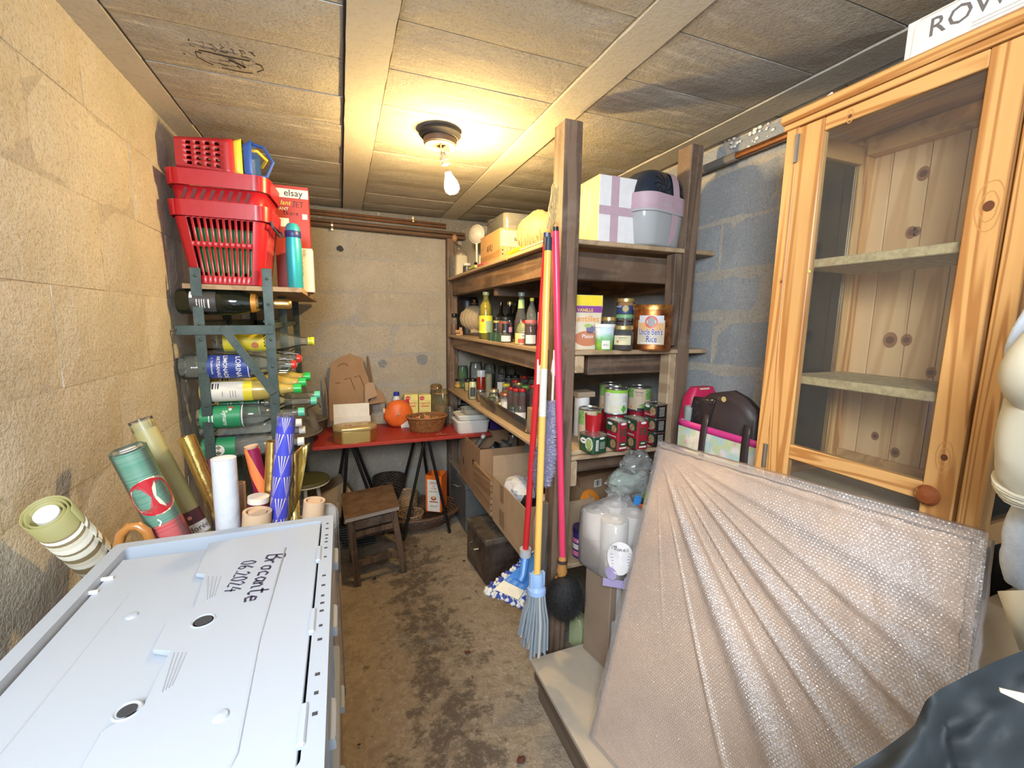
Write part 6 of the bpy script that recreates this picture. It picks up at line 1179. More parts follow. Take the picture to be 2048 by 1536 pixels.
def faces(w, d, e=.0008):
    return (lambda u, v: (u, -d/2-e, v)), (lambda u, v: (w/2+e, u, v)), (lambda u, v: (-w/2-e, -u, v))
def dec_peas(o, w, d, h):
    f, r, l = faces(w, d); f2, r2, l2 = faces(w, d, .0014); f3, r3, l3 = faces(w, d, .002)
    mb = MB().mat(white).disc(l, -.012, h*.62, .018, 16, .012).disc(l2, .022, h*.5, .022, 18, .028).mat(peas).disc(l3, .022, h*.52, .018, 16, .022).mat(pl((.65, .45, .05), .4)).disc(l2, .022, h*.2, .014, 12, .006).mat(ink).rect(l3, -.022, -.002, h*.60, h*.65)
    mb.mat(white).rect(f, -.025, -.010, h*.15, h*.75).disc(f, .008, h*.82, .014, 12, .005).mat(ink)
    for k in range(6): mb.rect(f2, -.024, -.011, h*(.2+.09*k), h*(.23+.09*k))
    mb.mat(paper)
    for k in range(5): mb.rect(f, -.003, .024, h*(.25+.08*k), h*(.27+.08*k))
    mb.build('tin_print', o)
o_ = rtin('vegetable_tin', 'low dark green tin of peas at the front left of the tins', (1188, 909), (1153, 899), (1217, 903), 873, z, dgr, dec_peas, lidm=pl((.5, .45, .45), .25, .8))
def dec_red(o, w, d, h):
    f, r, l = faces(w, d); f2, r2, l2 = faces(w, d, .0014); f3, r3, l3 = faces(w, d, .002)
    mb = MB().mat(dgr).rect(l, -d*.46, d*.46, h*.62, h*.97).rect(l, -d*.46, d*.46, h*.02, h*.36).mat(white).disc(l2, -.012, h*.86, .016, 14, .006).text('découverte', .013, l2, 0, h*.47, .005, .2).mat(bean).disc(l2, .015, h*.72, .016, 14).disc(l2, .012, h*.2, .018, 14)
    mb.mat(white).disc(f, 0, h*.90, .014, 14, .005).mat(dgr)
    for i in range(3):
        for j in (-1, 1): mb.rect(f, j*.010-.006, j*.010+.006, h*(.50+.085*i), h*(.56+.085*i))
    mb.rect(f, -.018, .018, h*.14, h*.28).mat(paper).rect(f2, -.018, .018, h*.06, h*.11).rect(f2, -.010, .010, h*.19, h*.23).build('tin_print', o)
for (pn, plf, pr_, yt, l_) in (((1238, 902), (1206, 893), (1259, 899), 843, 'tall maroon tin right of the peas tin'), ((1273, 900), (1243, 888), (1297, 897), 841, 'tall maroon tin in the middle of the tins')):
    rtin('vegetable_tin', l_, pn, plf, pr_, yt, z, mrn, dec_red)
def dec_blk(o, w, d, h):
    f, r, l = faces(w, d); f2, r2, l2 = faces(w, d, .0014)
    mb = MB().mat(dgr).rect(l, -d*.46, d*.46, h*.4, h*.95).mat(mrn).rect(l, -d*.46, d*.46, h*.05, h*.4).mat(white).disc(l2, -.014, h*.78, .015, 14, .006).text('découverte', .010, l2, -.005, h*.2, .004, .2).mat(bean).disc(l2, .022, h*.5, .018, 14).mat(paper)
    for k in range(7): mb.rect(f, -.014, .014, h*(.14+.1*k), h*(.165+.1*k))
    mb.build('tin_print', o)
zc_ = z; 
for k, l_ in enumerate(('black and green bean tin, bottom of the stack of three', 'black and green bean tin, middle of the stack of three', 'black and green bean tin, top of the stack of three')):
    if k == 0: o, w_, d_, h_, c_, a_ = rtin('bean_tin', l_, (1312, 892), (1279, 884), (1336, 889), 865, z, pl((.012, .014, .013), .3), dec_blk, 'stacked bean tins'); bt = o
    else: dup(bt, (c_.x, c_.y, z+.0005+k*(h_+.001)), a_, l_)
def can(label, px, Y, yb, yt, wp, bodym, deco=None, zb=None, grp='round food cans'):
    X = at(px, 800, 'y', Y).x; zz = zb if zb is not None else zat(px, yb, (X, Y-.04)); h = zat(px, yt+3, (X, Y))-zz; L = (X, Y, zz); r = wr_(wp, L)
    o = thing('food_can', label, 'can', L, 0, grp); MB().lathe([(0, 0), (r, 0), (r*1.02, .003), (r*.985, .006), (r*.985, h-.006), (r*1.02, h-.003), (r*1.01, h), (r*.95, h), (r*.93, h-.004), (0, h-.004)], 28).build('can_body', o, pl((.60, .60, .58), .22, .9), smooth=50)
    fa = face_cam(X, Y); mb = MB().mat(bodym).rect(cylmap(r*.985+.0008, fa), -r*1.5, r*1.5, .007, h-.007, 16, 1)
    if deco: deco(mb, cylmap(r*.985+.0014, fa), cylmap(r*.985+.002, fa), r, h)
    mb.build('label', o); return o, L, r, h
kraft = pl((.60, .46, .32), .5); peasp = dust((.12, .32, .06), (.45, .55, .25), .8, .5, 0, 120)
def d_u(mb, m1, m2, r, h):
    mb.mat(pl((.30, .62, .05), .4)).rect(m1, -r*1.4, r*1.4, h*.84, h*.95, 12, 1).mat(white).disc(m2, -r*.75, h*.76, .012, 16).mat(pl((.65, .04, .10), .4)).text('U', .015, cylmap(r+.003, fa_[0]), -r*.75, h*.76, .02).mat(pl((.78, .74, .56), .5)).disc(m2, -.0, h*.62, .02, 14, .008).disc(m2, -r*.3, h*.22, .026, 14, .016).disc(m2, .2*r, h*.28, .02, 14, .014).mat(white).rect(m1, r*.55, r*1.3, h*.1, h*.80, 6, 1).mat(pl((.10, .45, .05), .4)).disc(m2, r*.75, h*.24, .016, 4, .020).mat(ink)
    for k in range(5): mb.rect(m2, r*.6, r*1.2, h*(.5+.05*k), h*(.508+.05*k), 4, 1)
def d_k(mb, m1, m2, r, h):
    mb.mat(peasp).rect(m1, -r*1.4, -r*.5, h*.55, h*.95, 6, 1).rect(m1, r*.55, r*1.4, h*.5, h*.95, 6, 1).disc(m1, r*.4, h*.22, .02, 14, .012).mat(ink).rect(m2, -r*.35, r*.35, h*.79, h*.81, 4, 1).rect(m2, -r*.3, r*.3, h*.73, h*.74, 4, 1).rect(m2, -r*.3, r*.3, h*.66, h*.67, 4, 1).rect(m2, -r*.1, r*.5, h*.04, h*.14, 4, 1).mat(pl((.8, .25, .03), .4)).rect(m2, -r*.8, -r*.6, h*.12, h*.22)
fa_ = [0]; X_ = at(1232, 800, 'y', 1.66).x; fa_[0] = face_cam(X_, 1.66)
zb1 = zat(1232, 829, (X_, 1.62))
for (px, Y, l_) in ((1232, 1.66, 'maroon can underneath the white asparagus can'), (1278, 1.70, 'maroon can underneath the right kraft-paper can'), (1220, 1.76, 'maroon can underneath the rear kraft-paper can')):
    X = at(px, 800, 'y', Y).x; o = thing('food_can', l_, 'can', (X, Y, z), 0, 'round food cans'); MB().lathe([(0, 0), (.046, 0), (.046, zb1-z-.001), (0, zb1-z-.001)], 24).build('can_body', o, mrn)
can('can of white asparagus with lime green band, on top', 1232, 1.66, 829, 772, 45, pl((.76, .76, .66), .45), d_u, zb1); can('kraft-paper can of peas, right of the asparagus can', 1278, 1.70, 826, 769, 45, kraft, d_k, zb1); can('kraft-paper can behind the asparagus can', 1220, 1.76, 812, 763, 42, kraft, d_k, zb1)
can('kraft-paper can standing low at the left behind the peas tin', 1181, 1.60, 868, 812, 44, kraft, d_k, z)
L = ey(1193, 1.535, z); o = thing('red_tub', 'bright red plastic tub behind the peas tin', 'tub', L); h = hz(1193, 828, L); MB().lathe([(0, 0), (.028, 0), (.036, h), (.034, h), (.030, .004), (0, .004)], 20).build('tub_body', o, redp)
L = ey(1168, 1.72, z); o = thing('white_jar', 'white-banded jar with a cardboard cover behind the left can', 'jar', L); h = hz(1168, 792, L); MB().lathe([(0, 0), (.035, 0), (.035, h), (0, h)], 20).build('jar_body', o, white); MB().cbox((0, 0, h+.012), (.09, .08, .024)).build('cardboard_cover', o, card((.44, .33, .22)), bevel=.002)
# ------------------------------------------------------------------ under the shelves
# the low board the cartons stand on
part('lower_board', (.752, 1.35, 1.60, 3.24, .345, .365), newp); ZB = .366
def carton(name, label, far, near, X, w, ztf, m, grp=None, cat='box', zb=ZB, h=None, th=.004, hole=False, flap=None):
    y2, y1 = at(*far, 'x', X).y, at(*near, 'x', X).y; zt = at(*near, 'x', X).z; h = h or zt-zb; D = y2-y1
    o = thing(name, label, cat, (X, y1, zb), 0, grp)
    for a in ((0, th, 0, D), (w-th, w, 0, D), (th+.0003, w-th-.0003, 0, th), (th+.0003, w-th-.0003, D-th, D)): MB().box(*a, .0045, h).build('side_panel', o, m)
    MB().box(0, w, 0, D, 0, .004).build('base_panel', o, m); return o, D, h
cc = card((.38, .23, .13)); o, D, h = carton('cardboard_box', 'brown cardboard box of jars with an oval hand hole, under the shelf', (919, 864), (960, 900), .745, .40, 0, cc)
MB().mat(dkc).disc(lambda u, v: (-.0008, u, v), D*.25, h*.62, .045, 18, .022).disc(lambda u, v: (-.0008, u, v), D*.78, h*.42, .016, 14, .03).build('hand_holes', o, dkc, kind='stuff'); b0 = Vector(o.location)
for (dx, dy, rx, hh_, m, lm, l_) in ((.05, D*.72, .5, .16, None, white, 'small clear bottle with white cap in the cardboard box'), (.10, D*.35, .6, .12, jamd, lblk, 'dark jar lying tilted in the cardboard box'), (.18, D*.30, .3, .12, None, lidg, 'jar with grey lid tilted in the cardboard box'), (.30, D*.45, 0, .15, None, lidg, 'clear jar with a silver lid upright in the cardboard box')):
    zz = h-.115 if hh_ < .14 else h-.13
    o = thing('glass_jar', l_, 'jar', b0+Vector((dx, dy, zz)), (rx*.6, rx, 0), 'jars in the cardboard box'); r = .018 if lm is white else .036
    MB().lathe([(0, 0), (r, 0), (r, hh_*.7), (r*.7 if lm is white else r*.9, hh_*.85), (r*.6 if lm is white else r*.9, hh_*.9)], 18).build('jar_body', o, gj, smooth=50); MB().lathe([(0, hh_*.86), (r*.75 if lm is white else r*.98, hh_*.86), (r*.75 if lm is white else r*.98, hh_), (0, hh_)], 18).build('lid', o, lm)
o = thing('packing_block', 'wad of brown paper filling the bottom of the jar box', 'packing', b0+Vector((.02, .02, .0045))); MB().box(0, .35, 0, D-.05, 0, h-.135).build('paper_wad', o, cc, bevel=.01)
wcr = wood((.26, .15, .08), (.42, .27, .15), 1, 1.2, .6, .5, .3); o, D, h = carton('wooden_crate', 'narrow pine crate with dovetailed corner holding green and white bits', (947, 926), (981, 960), .735, .28, 0, wcr, th=.012); b1_ = Vector(o.location)
mb = MB()
for k in range(5): mb.cbox((.006, -.0006, h*(.15+.17*k)), (.008, .001, .008))
mb.build('joint_fingers', o, dkc, kind='stuff')
o = thing('green_net', 'pale green crumpled net in the pine crate', 'net', b1_+Vector((.02, .02, .005))); MB().ball((.10, .06, h*.55), .05, 16, 10, (1.6, 1, .9), lambda d: 1+.25*mnoise.noise(d*4)).box(.0, .24, 0, D-.05, 0, h*.5).build('net', o, pl((.45, .52, .22), .6))
o, D, h = carton('cardboard_box', 'big light-brown cardboard box with open flap holding a white bag', (986, 970), (1050, 1017), .735, .36, 0, card((.46, .32, .20))); b2_ = Vector(o.location)
hf = at(986, 912, 'x', .735).z-ZB; MB().box(0.0, .36, D+.001, D+.005, .01, hf).build('raised_flap', o, card((.46, .32, .20))); MB().mat(pl((.30, .20, .12), .5)).rect(lambda u, v: (-.0008, u, v), D*.60, D*.76, h*.1, h*.45).rect(lambda u, v: (-.0008, u, v), D*.62, D*.74, h*.62, h*.98).build('packing_tape', o, kind='stuff')
o = thing('white_bag', 'crumpled white paper bag sticking out of the big cardboard box', 'bag', b2_+Vector((.10, D*.68, .005))); MB().ball((0, 0, h*.80), .085, 20, 14, (.9, 1.1, .8), lambda d: 1+.3*mnoise.noise(d*2.6)+.1*abs(mnoise.noise(d*7))).build('bag_body', o, pl((.66, .66, .68), .5), smooth=25); MB().mat(pl((.25, .3, .5), .5)).hand('those', .03, lambda u, v: (-.080, -u*1.0, h*.86+v), 0, 0, .08).build('bag_print', o)
o = thing('black_box', 'flat black box with a white sticker in the big cardboard box', 'box', b2_+Vector((.10, D*.30, h*.40)), (.1, .45, 0)); MB().box(-.07, .14, -.07, .08, 0, .10).build('carton', o, lblk, bevel=.002); MB().mat(paper).rect(lambda u, v: (u, v, .1008), -.03, .02, -.04, -.01).mat(pl((.7, .04, .2), .5)).rect(lambda u, v: (u, v, .1008), -.06, .06, -.07, -.062).build('sticker', o)
o = thing('dark_red_box', 'glossy dark red box leaning upright in the big cardboard box', 'box', b2_+Vector((.22, D*.60, h*.55)), (.0, .30, .3)); MB().box(-.05, .06, -.05, .05, 0, .24).build('carton', o, pl((.06, .015, .02), .2, coat=.5), bevel=.003); MB().mat(paper).rect(lambda u, v: (-.0508, -u, v), -.02, .02, .15, .19).build('sticker', o)
o = thing('blue_case', 'pale blue plastic case standing behind the big cardboard box', 'case', (.98, b2_.y+D+.05, ZB)); MB().box(0, .16, 0, .10, 0, .40).build('case_body', o, pl((.18, .32, .38), .4), bevel=.006)
# brown metal trunk
N_ = at(972, 1172, 'z', 0); F_ = at(934, 1117, 'z', 0); tz = zat(987, 1082, N_); v = (F_-N_); a = math.atan2(v.y, v.x)-PI/2
o = thing('storage_chest', 'old rusty brown metal chest with a side handle on the floor', 'chest', (N_.x, N_.y, 0.002), a); D = v.length; tz = .345-.004 if tz > .34 else tz
rust = dust((.06, .035, .028), (.22, .18, .15), .75, .45, .5, 3.5); MB().box(0, .45, 0, D, 0, tz-.035).build('chest_body', o, rust, bevel=.004); MB().box(-.004, .454, -.004, D+.004, tz-.034, tz).build('lid', o, dust((.09, .07, .055), (.32, .28, .22), .8, .45, .4, 4), bevel=.005)
MB().tube([(-.003, D*.35, tz*.62), (-.026, D*.37, tz*.61), (-.030, D*.5, tz*.57), (-.026, D*.63, tz*.61), (-.003, D*.65, tz*.62)], .005, 8).build('handle', o, pl((.32, .28, .22), .35, .8)); MB().cbox((-.003, D*.35, tz*.64), (.004, .02, .035)).build('handle_plate', o, rust); MB().cbox((-.003, D*.65, tz*.64), (.004, .02, .035)).build('handle_plate', o, rust)
MB().tube([(.01, D-.02, tz+.004), (.03, D-.05, tz+.02), (.10, D-.04, tz+.018), (.14, D-.02, tz+.004)], .003, 6).build('wire_hook', o, pl((.15, .14, .13), .4, .8))
# blue-grey trunk
N_ = at(932, 1071, 'z', 0); F_ = at(918, 1037, 'z', 0); v = F_-N_; a = math.atan2(v.y, v.x)-PI/2; F2 = .355-.012
o = thing('storage_chest', 'blue-grey metal chest with a wire handle behind the brown one', 'chest', (N_.x+.006, N_.y+.0, 0.002), 0); D = max(.42, v.length); bgm = dust((.12, .14, .15), (.25, .25, .24), .5, .5, .3, 4)
MB().box(0, .38, .03, D, 0, F2-.04).build('chest_body', o, bgm, bevel=.004); MB().box(-.004, .384, .026, D+.004, F2-.039, F2).build('lid', o, bgm, bevel=.005)
MB().tube([(-.002, D*.55, .26), (-.03, D*.56, .275), (-.045, D*.68, .255), (-.028, D*.80, .275), (-.002, D*.80, .26)], .0045, 8).build('handle', o, pl((.35, .36, .36), .3, .9))
# detergent bottle, stick, purple can, orange plate, cartons behind the front post
L = (at(1096, 1000, 'y', 1.64).x, 1.64, ZB); h = hz(1096, 990, L); o = thing('detergent_bottle', 'pale pink plastic bottle with dark lettering behind the broom handles', 'bottle', L); pk_ = pl((.62, .50, .55), .35)
MB().loft([rrect(.10, .07, .02, 0), rrect(.12, .08, .025, .02), rrect(.12, .08, .025, h*.6), rrect(.09, .06, .02, h*.85), rrect(.05, .04, .015, h)]).build('bottle_body', o, pk_); MB().mat(ink).text('OR', .045, lambda u, v: (u, -.0412, v), .02, h*.5, .02).mat(pl((.35, .2, .15), .5)).disc(lambda u, v: (u, -.0412, v), .02, h*.28, .012).disc(lambda u, v: (u, -.0412, v), .02, h*.8, .012).build('bottle_print', o)
o = thing('old_stick', 'weathered grey-brown batten standing against the front post', 'batten', (.722, 1.475, .002)); MB().box(-.014, .014, -.012, .012, 0, .74).build('batten', o, wood((.07, .055, .045), (.17, .14, .115), 2, 2, .8, 0, .4, 1, .2), bevel=.002)
L = (at(1163, 1080, 'y', 1.60).x, 1.60, .402); hL = hz(1163, 1052, L); r = wr_(34, L); o = thing('purple_can', 'dark purple can with pink and white bands behind the front post', 'can', L); fa = face_cam(*L[:2])
MB().lathe([(0, 0), (r, 0), (r, hL-.02)], 24).build('can_body', o, pl((.05, .03, .20), .35)); MB().lathe([(r*1.05, hL-.022), (r*1.05, hL), (r*.95, hL), (0, hL-.008)], 24).build('lid', o, pl((.03, .02, .10), .35)); mp = cylmap(r+.001, fa); mb = MB().mat(pl((.75, .20, .42), .4)).rect(mp, -r*1.4, r*1.4, hL*.52, hL*.66, 10, 1).rect(mp, -r*1.4, r*1.4, hL*.08, hL*.24, 10, 1).mat(white).rect(mp, -r*1.4, r*1.4, hL*.30, hL*.47, 10, 1).rect(cylmap(r+.0015, fa), r*.2, r*.7, hL*.09, hL*.22, 5, 1).mat(ink)
[mb.mat(white).rect(cylmap(r+.002, fa), r*(-.5+.35*k), r*(-.28+.35*k), hL*.55, hL*.63, 2, 1) for k in range(4)]; mb.build('label', o)
L = (at(1178, 1040, 'y', 1.72).x+.01, 1.74, .402); o = thing('orange_plate', 'round orange plastic lid leaning in a grey basket behind the post', 'lid', (L[0], L[1]-.01, .565), (1.15, 0, .35)); MB().lathe([(0, 0), (.075, 0), (.078, .006), (.074, .008), (0, .004)], 28).build('plate', o, pl((.85, .28, .03), .4))
o = thing('grey_basket', 'light grey slatted plastic basket under the orange lid', 'basket', (L[0]+.02, L[1]+.03, .402), .2); mb = MB(); shell(mb, lambda z: [(x*(.85+.8*z), y*(.85+.8*z), z) for x, y in perim_pts(.16, .15, .02, [i/12 for i in range(13)], [i/12 for i in range(13)])], [0, .02, .12, .145], lambda i, j: j == 1 and i % 2 == 0, True); mb.build('basket_body', o, pl((.45, .46, .48), .4), solid=.003)
L = (at(1178, 970, 'y', 1.9).x, 1.9, .402); o = thing('cardboard_box', 'cardboard box with a barcode label in the shade under the lower shelf', 'box', (L[0], 1.88, .402), .15); h = zat(1178, 948, L)-.402; MB().cbox((.08, .12, h/2), (.30, .24, h)).build('carton', o, cc, bevel=.002); MB().mat(paper).rect(lambda u, v: (u, -.0012, v), .02, .07, h-.07, h-.03).mat(ink).rect(lambda u, v: (u, -.0018, v), .03, .034, h-.065, h-.035).rect(lambda u, v: (u, -.0018, v), .04, .048, h-.065, h-.035).rect(lambda u, v: (u, -.0018, v), .055, .058, h-.065, h-.035).build('label', o)
for (px, pyt, pyb, Y, w_, m_, nm, l_) in ((1095, 1205, 1262, 1.56, .09, pl((.35, .22, .42), .5), 'purple_packet', 'purple and blue packet on the floor behind the mop'), (1115, 1215, 1270, 1.62, .16, dust((.10, .08, .07), (.3, .28, .25), .6, .3), 'dark_bag', 'dark shiny bag on the floor behind the duster'), (1153, 1235, 1262, 1.55, .06, pl((.50, .55, .30), .5), 'green_carton', 'pale green printed carton on the floor beside the cardboard box')):
    X = at(px, 1200, 'y', Y).x; h = max(.06, zat(px, pyt, (X, Y))); o = thing(nm, l_, 'packet', (X+(.02 if px > 1100 else .01), Y, .003), .3); MB().loft([rrect(w_, .08, .01, 0), rrect(w_, .08, .01, h*.8), rrect(w_*.9, .04, .01, h)]).build('packet_body', o, m_)
# ------------------------------------------------------------------ brooms and dusters by the front post
def pole(name, label, top, bot, y0, y1, wpx, m, cat='broom'):
    A, B = at(*top, 'y', y0), at(*bot, 'y', y1); o = thing(name, label, cat, B, 0, 'brooms and dusters by the front post'); r = wpx/2*((B-EYE).dot(CF))/FPX
    MB().tube([(0, 0, 0), tuple((A-B)*.5), tuple(A-B)], r, 12).build('handle', o, m); return o, A-B, r, B
rd = pl((.58, .025, .03), .25, 0, .05); ylw = pl((.82, .50, .12), .3, 0, .05); pk2 = pl((.72, .05, .13), .3, 0, .05); blu = pl((.06, .22, .60), .4); ltb = pl((.30, .46, .75), .4)
o, v, r, B = pole('flat_mop', 'flat mop with blue plate, red handle and blue-white fringe', (1093, 487), (1051, 1102), 1.40, 1.46, 12, rd, 'mop'); MB().tube([tuple(v), tuple(v*1.03)], r*1.1, 10).build('end_cap', o, pl((.05, .06, .12), .4)); MB().rect(lambda u, w: v*.62+Vector((u, -r*1.05, w)), -r*.8, r*.6, -.05, .04, 1, 1).build('handle_sticker', o, paper)
MB().tube([(0, 0, .01), (0, 0, -.02)], r*2.0, 14).build('collar', o, pl((.45, .47, .50), .4)); Q = [at(x, y, 'y', yy)-B for x, y, yy in ((1046, 1150, 1.43), (1040, 1163, 1.42))]; MB().tube([(0, 0, -.02), tuple(Q[0]), tuple(Q[1])], [r*1.5, r*1.2, .014], 10).build('swivel_neck', o, blu)
c0, c1, c2_, c3_ = [at(x, y, 'y', yy)-B for x, y, yy in ((1063, 1105, 1.56), (1092, 1128, 1.50), (1042, 1212, 1.38), (972, 1182, 1.42))]
def pp(u, v, w=0): q = (c0*(1-u)+c1*u)*(1-v)+(c3_*(1-u)+c2_*u)*v; return q+nrm*w
nrm = (c1-c0).cross(c3_-c0).normalized(); nrm = nrm if nrm.z > 0 else -nrm
def slab(m, nm, u0, u1, v0, v1, w0, w1, bev=.002, par=None):
    V = [pp(u, v, w) for w in (w0, w1) for v in (v0, v1) for u in (u0, u1)]; return MB().add(V, [(0, 2, 3, 1), (4, 5, 7, 6), (0, 1, 5, 4), (2, 6, 7, 3), (0, 4, 6, 2), (1, 3, 7, 5)]).build(nm, par or o, m, bevel=bev)
pb_ = slab(blu, 'mop_plate', .14, .86, .05, .93, 0, .008); slab(ltb if 0 else blu, 'clamp_pad', .30, .72, .35, .62, .0085, .016, .002, pb_); slab(pl((.72, .66, .50), .6), 'cloth_flap', .14, .86, .74, .95, .0085, .011, .001, pb_)
for k in range(3): slab(pl((.14, .28, .55), .5), 'plate_rib', .2+.22*k, .32+.22*k, .64, .73, .0085, .0105, .0005, pb_)
fr = MB(); f1, f2 = pl((.03, .06, .30), .8), pl((.62, .60, .56), .8); r_ = random.Random(8); wh_ = fr.mat(f1)
for k in range(420):
    t = k/420*4; s = int(t); q = t-s; u, w = ((q, 1), (1, 1-q), (1-q, 0), (0, q))[s]; p = pp(.02+.96*u, .01+.98*w, -.002); fr.mat(f1 if (k//9) % 2 else f2); fr.ball(tuple(p+Vector(((r_.random()-.5)*.016, (r_.random()-.5)*.016, (r_.random()-.5)*.012))), .0055+.003*r_.random(), 6, 4)
fr.build('fringe', o, kind='stuff')
slab(f2, 'cloth_pad', .03, .97, .02, .98, -.012, -.001, .004)
# string mop
o, v, r, B = pole('string_mop', 'string mop with yellow handle, pale blue clamp and grey strands', (1096, 502), (1074, 1152), 1.36, 1.265, 14, ylw, 'mop'); MB().tube([tuple(v), tuple(v*1.04)], r*1.08, 12).build('end_cap', o, pl((.03, .035, .06), .4)); MB().tube([tuple(v*.50), tuple(v*.645)], r*1.06, 12).build('white_grip', o, pl((.68, .66, .60), .5))
h1_ = .05; MB().lathe([(r*1.5, .012), (r*1.8, .005), (r*1.9, -.035), (r*2.6, -.045), (r*2.7, -.06), (r*1.5, -.062)], 20).cbox((r*1.9, 0, -.012), (.008, .014, .05)).cbox((-r*1.9, 0, -.012), (.008, .014, .05)).build('clamp', o, ltb); zb_ = (at(1070, 1298, 'y', 1.262)-B).z; st1, st2 = pl((.24, .28, .32), .85), pl((.45, .45, .42), .85)
mb = MB(); r_ = random.Random(6)
for k in range(46):
    a = k*2.399; q = math.sqrt((k+.5)/46); x, y = r*2.4*q*math.cos(a), r*2.2*q*math.sin(a); sp_ = 1.7+.35*r_.random(); e = zb_+.02*r_.random()**2+(.05 if x < -r*1.4 else 0); mb.mat(st2 if k % 6 == 0 else st1)
    mb.tube([(x, y, -.055), (x*1.15, y*1.2, -.10), (x*sp_*.85+.003*r_.random(), y*sp_*.8, e*.6), (x*sp_-.006, y*sp_, e)], [.0045, .005, .0055, .005], 5)
mb.build('strands', o, kind='stuff')
# black feather duster brush
o, v, r, B = pole('ceiling_brush', 'round black bristle brush on a pink-red handle in front of the post', (1111, 463), (1125, 1112), 1.395, 1.36, 13, pk2, 'brush'); MB().tube([tuple(v), tuple(v*1.012)], r*.9, 12).build('end_cap', o, black); MB().tube([(0, 0, .003), (.0, 0, -.006), (0, 0, -.018), (0, 0, -.03), (.0, 0, -.06), (0, 0, -.085), (0, 0, -.092)], [r*.9, r*1.1, r*1.5, r*1.3, r*1.7, r*1.1, r*2.2], 14).build('wooden_ferrule', o, pl((.45, .22, .06), .35, 0, .2, 20))
MB().tube([(0, 0, -.014), (0, 0, -.026)], r*1.62, 14).build('dark_ring', o, pl((.05, .03, .025), .6)); cb_ = (at(1130, 1196, 'y', 1.34)-B); mb = MB(); r_ = random.Random(12); R = .088
mb.ball(tuple(cb_), R*.90, 20, 14, (.9, .75, 1.12))
for k in range(2600):
    d = Vector((r_.gauss(0, 1), r_.gauss(0, 1), r_.gauss(0, 1))).normalized(); 
    if d.z > .93: continue
    e = R*(.98+.12*r_.random()); b = Vector((d.x*.9, d.y*.8, d.z*1.12)); p = cb_+b*R*.5; q = cb_+b*e; s = d.orthogonal().normalized()*.0018; k0 = len(mb.v)
    mb.add([p-s, p+s, q], [(0, 1, 2)])
mb.build('bristles', o, pl((.008, .008, .009), .75, 0, .3, 40), smooth=0, kind='stuff')
# lilac duster on a white stick
o, v, r, B = pole('fluffy_duster', 'lilac-grey fluffy duster on a white stick behind the yellow handle', (1109, 700), (1098, 960), 1.43, 1.43, 5, whiteg, 'duster'); tp_, bt_ = at(1102, 802, 'y', 1.42)-B, at(1084, 972, 'y', 1.42)-B
mb = MB(); r_ = random.Random(13); 
for k in range(3800):
    t = r_.random(); c = tp_.lerp(bt_, t); a = r_.random()*2*PI; w_ = .021+.027*min(1, t*1.6)-(.012*max(0, t-.85)/.15); d = Vector((math.cos(a), .35*math.sin(a), 0)); p = c+d*w_*.5; q = c+d*w_*(.85+.32*r_.random())+Vector((0, 0, .02*(r_.random()-.6))); s = Vector((-math.sin(a)*.5, math.cos(a)*.5, .8))*.0016; mb.mat(pl((.24, .23, .36), .8) if k % 3 else pl((.55, .52, .62), .8)); mb.add([p-s, p+s, q], [(0, 1, 2)])
mb.mat(pl((.24, .23, .36), .8)).loft([[tuple(tp_.lerp(bt_, t)+Vector((math.cos(j*PI/6), .35*math.sin(j*PI/6), 0))*(.012+.018*min(1, t*1.6)-(.014*max(0, t-.85)/.15))) for j in range(12)] for t in [i/10 for i in range(11)]]).build('fibres', o, smooth=0, kind='stuff')
MB().lathe([(.006, -.0), (.011, .02), (.006, .06)], 10, tuple(at(1107, 752, 'y', 1.43)-B)).build('collar', o, whiteg)
# ------------------------------------------------------------------ pine glass cabinet
pine = wood((.36, .14, .035), (.70, .40, .15), 2, .9, .35, .75, .12, 3.2, 0, (.16, .05, .02)); piney = wood((.36, .14, .035), (.70, .40, .15), 1, .9, .35, .5, .12, 3.2, 0, (.16, .05, .02)); pinex = wood((.42, .20, .07), (.60, .34, .14), 0, .9, .4, .5, .12, .9)
pine_b = wood((.58, .33, .15), (.76, .50, .27), 2, .7, .5, .9, .1, 2.0, 0, (.14, .05, .02)); chipb = dust((.52, .40, .22), (.30, .20, .09), .7, .8, 0, 60)
CXF, CXB = 1.15, 1.485; Y0, Y1, Z0, Z1 = .416, .915, .152, 1.985
cab = thing('glass_cabinet', 'tall pine display cabinet with a glazed door standing against the right wall', 'cabinet', (CXF, Y0, Z0)); K = MB(world_of=cab).M
def cp_(nm, a, m, par=cab, bev=.002): return MB(K).box(*a).build(nm, par, m, bevel=bev)
cp_('front_post', (CXF, CXF+.045, .8805, Y1, Z0, Z1), pine); cp_('front_post', (CXF, CXF+.045, Y0, .4505, Z0, Z1), pine); cp_('rear_post', (CXB-.05, CXB-.014, .877, Y1, Z0, Z1), pine); cp_('rear_post', (CXB-.05, CXB-.014, Y0, .456, Z0, Z1), pine)
cp_('top_board', (CXF-.016, CXB, Y0-.012, Y1+.012, Z1, Z1+.026), piney, bev=.005); cp_('top_trim', (CXF-.008, CXF+.02, Y0-.004, Y1+.004, Z1-.016, Z1-.001), piney)
cp_('floor_board', (CXF+.03, CXB-.015, Y0+.036, Y1-.036, Z0+.05, Z0+.07), piney)
for Y_ in (.885, .425):
    for z_ in (Z1-.07, 1.00, Z0+.08): cp_('side_rail', (CXF+.046, CXB-.051, Y_, Y_+.024, z_, z_+.05), pinex)
    cp_('side_glass', (CXF+.046, CXB-.051, Y_+.010, Y_+.013, Z0+.13, Z1-.07), glass((.95, .97, .94), .01, .02), bev=0)
y_ = Y0+.006; k = 0; ws = (.085, .07, .092, .075, .088, .073)
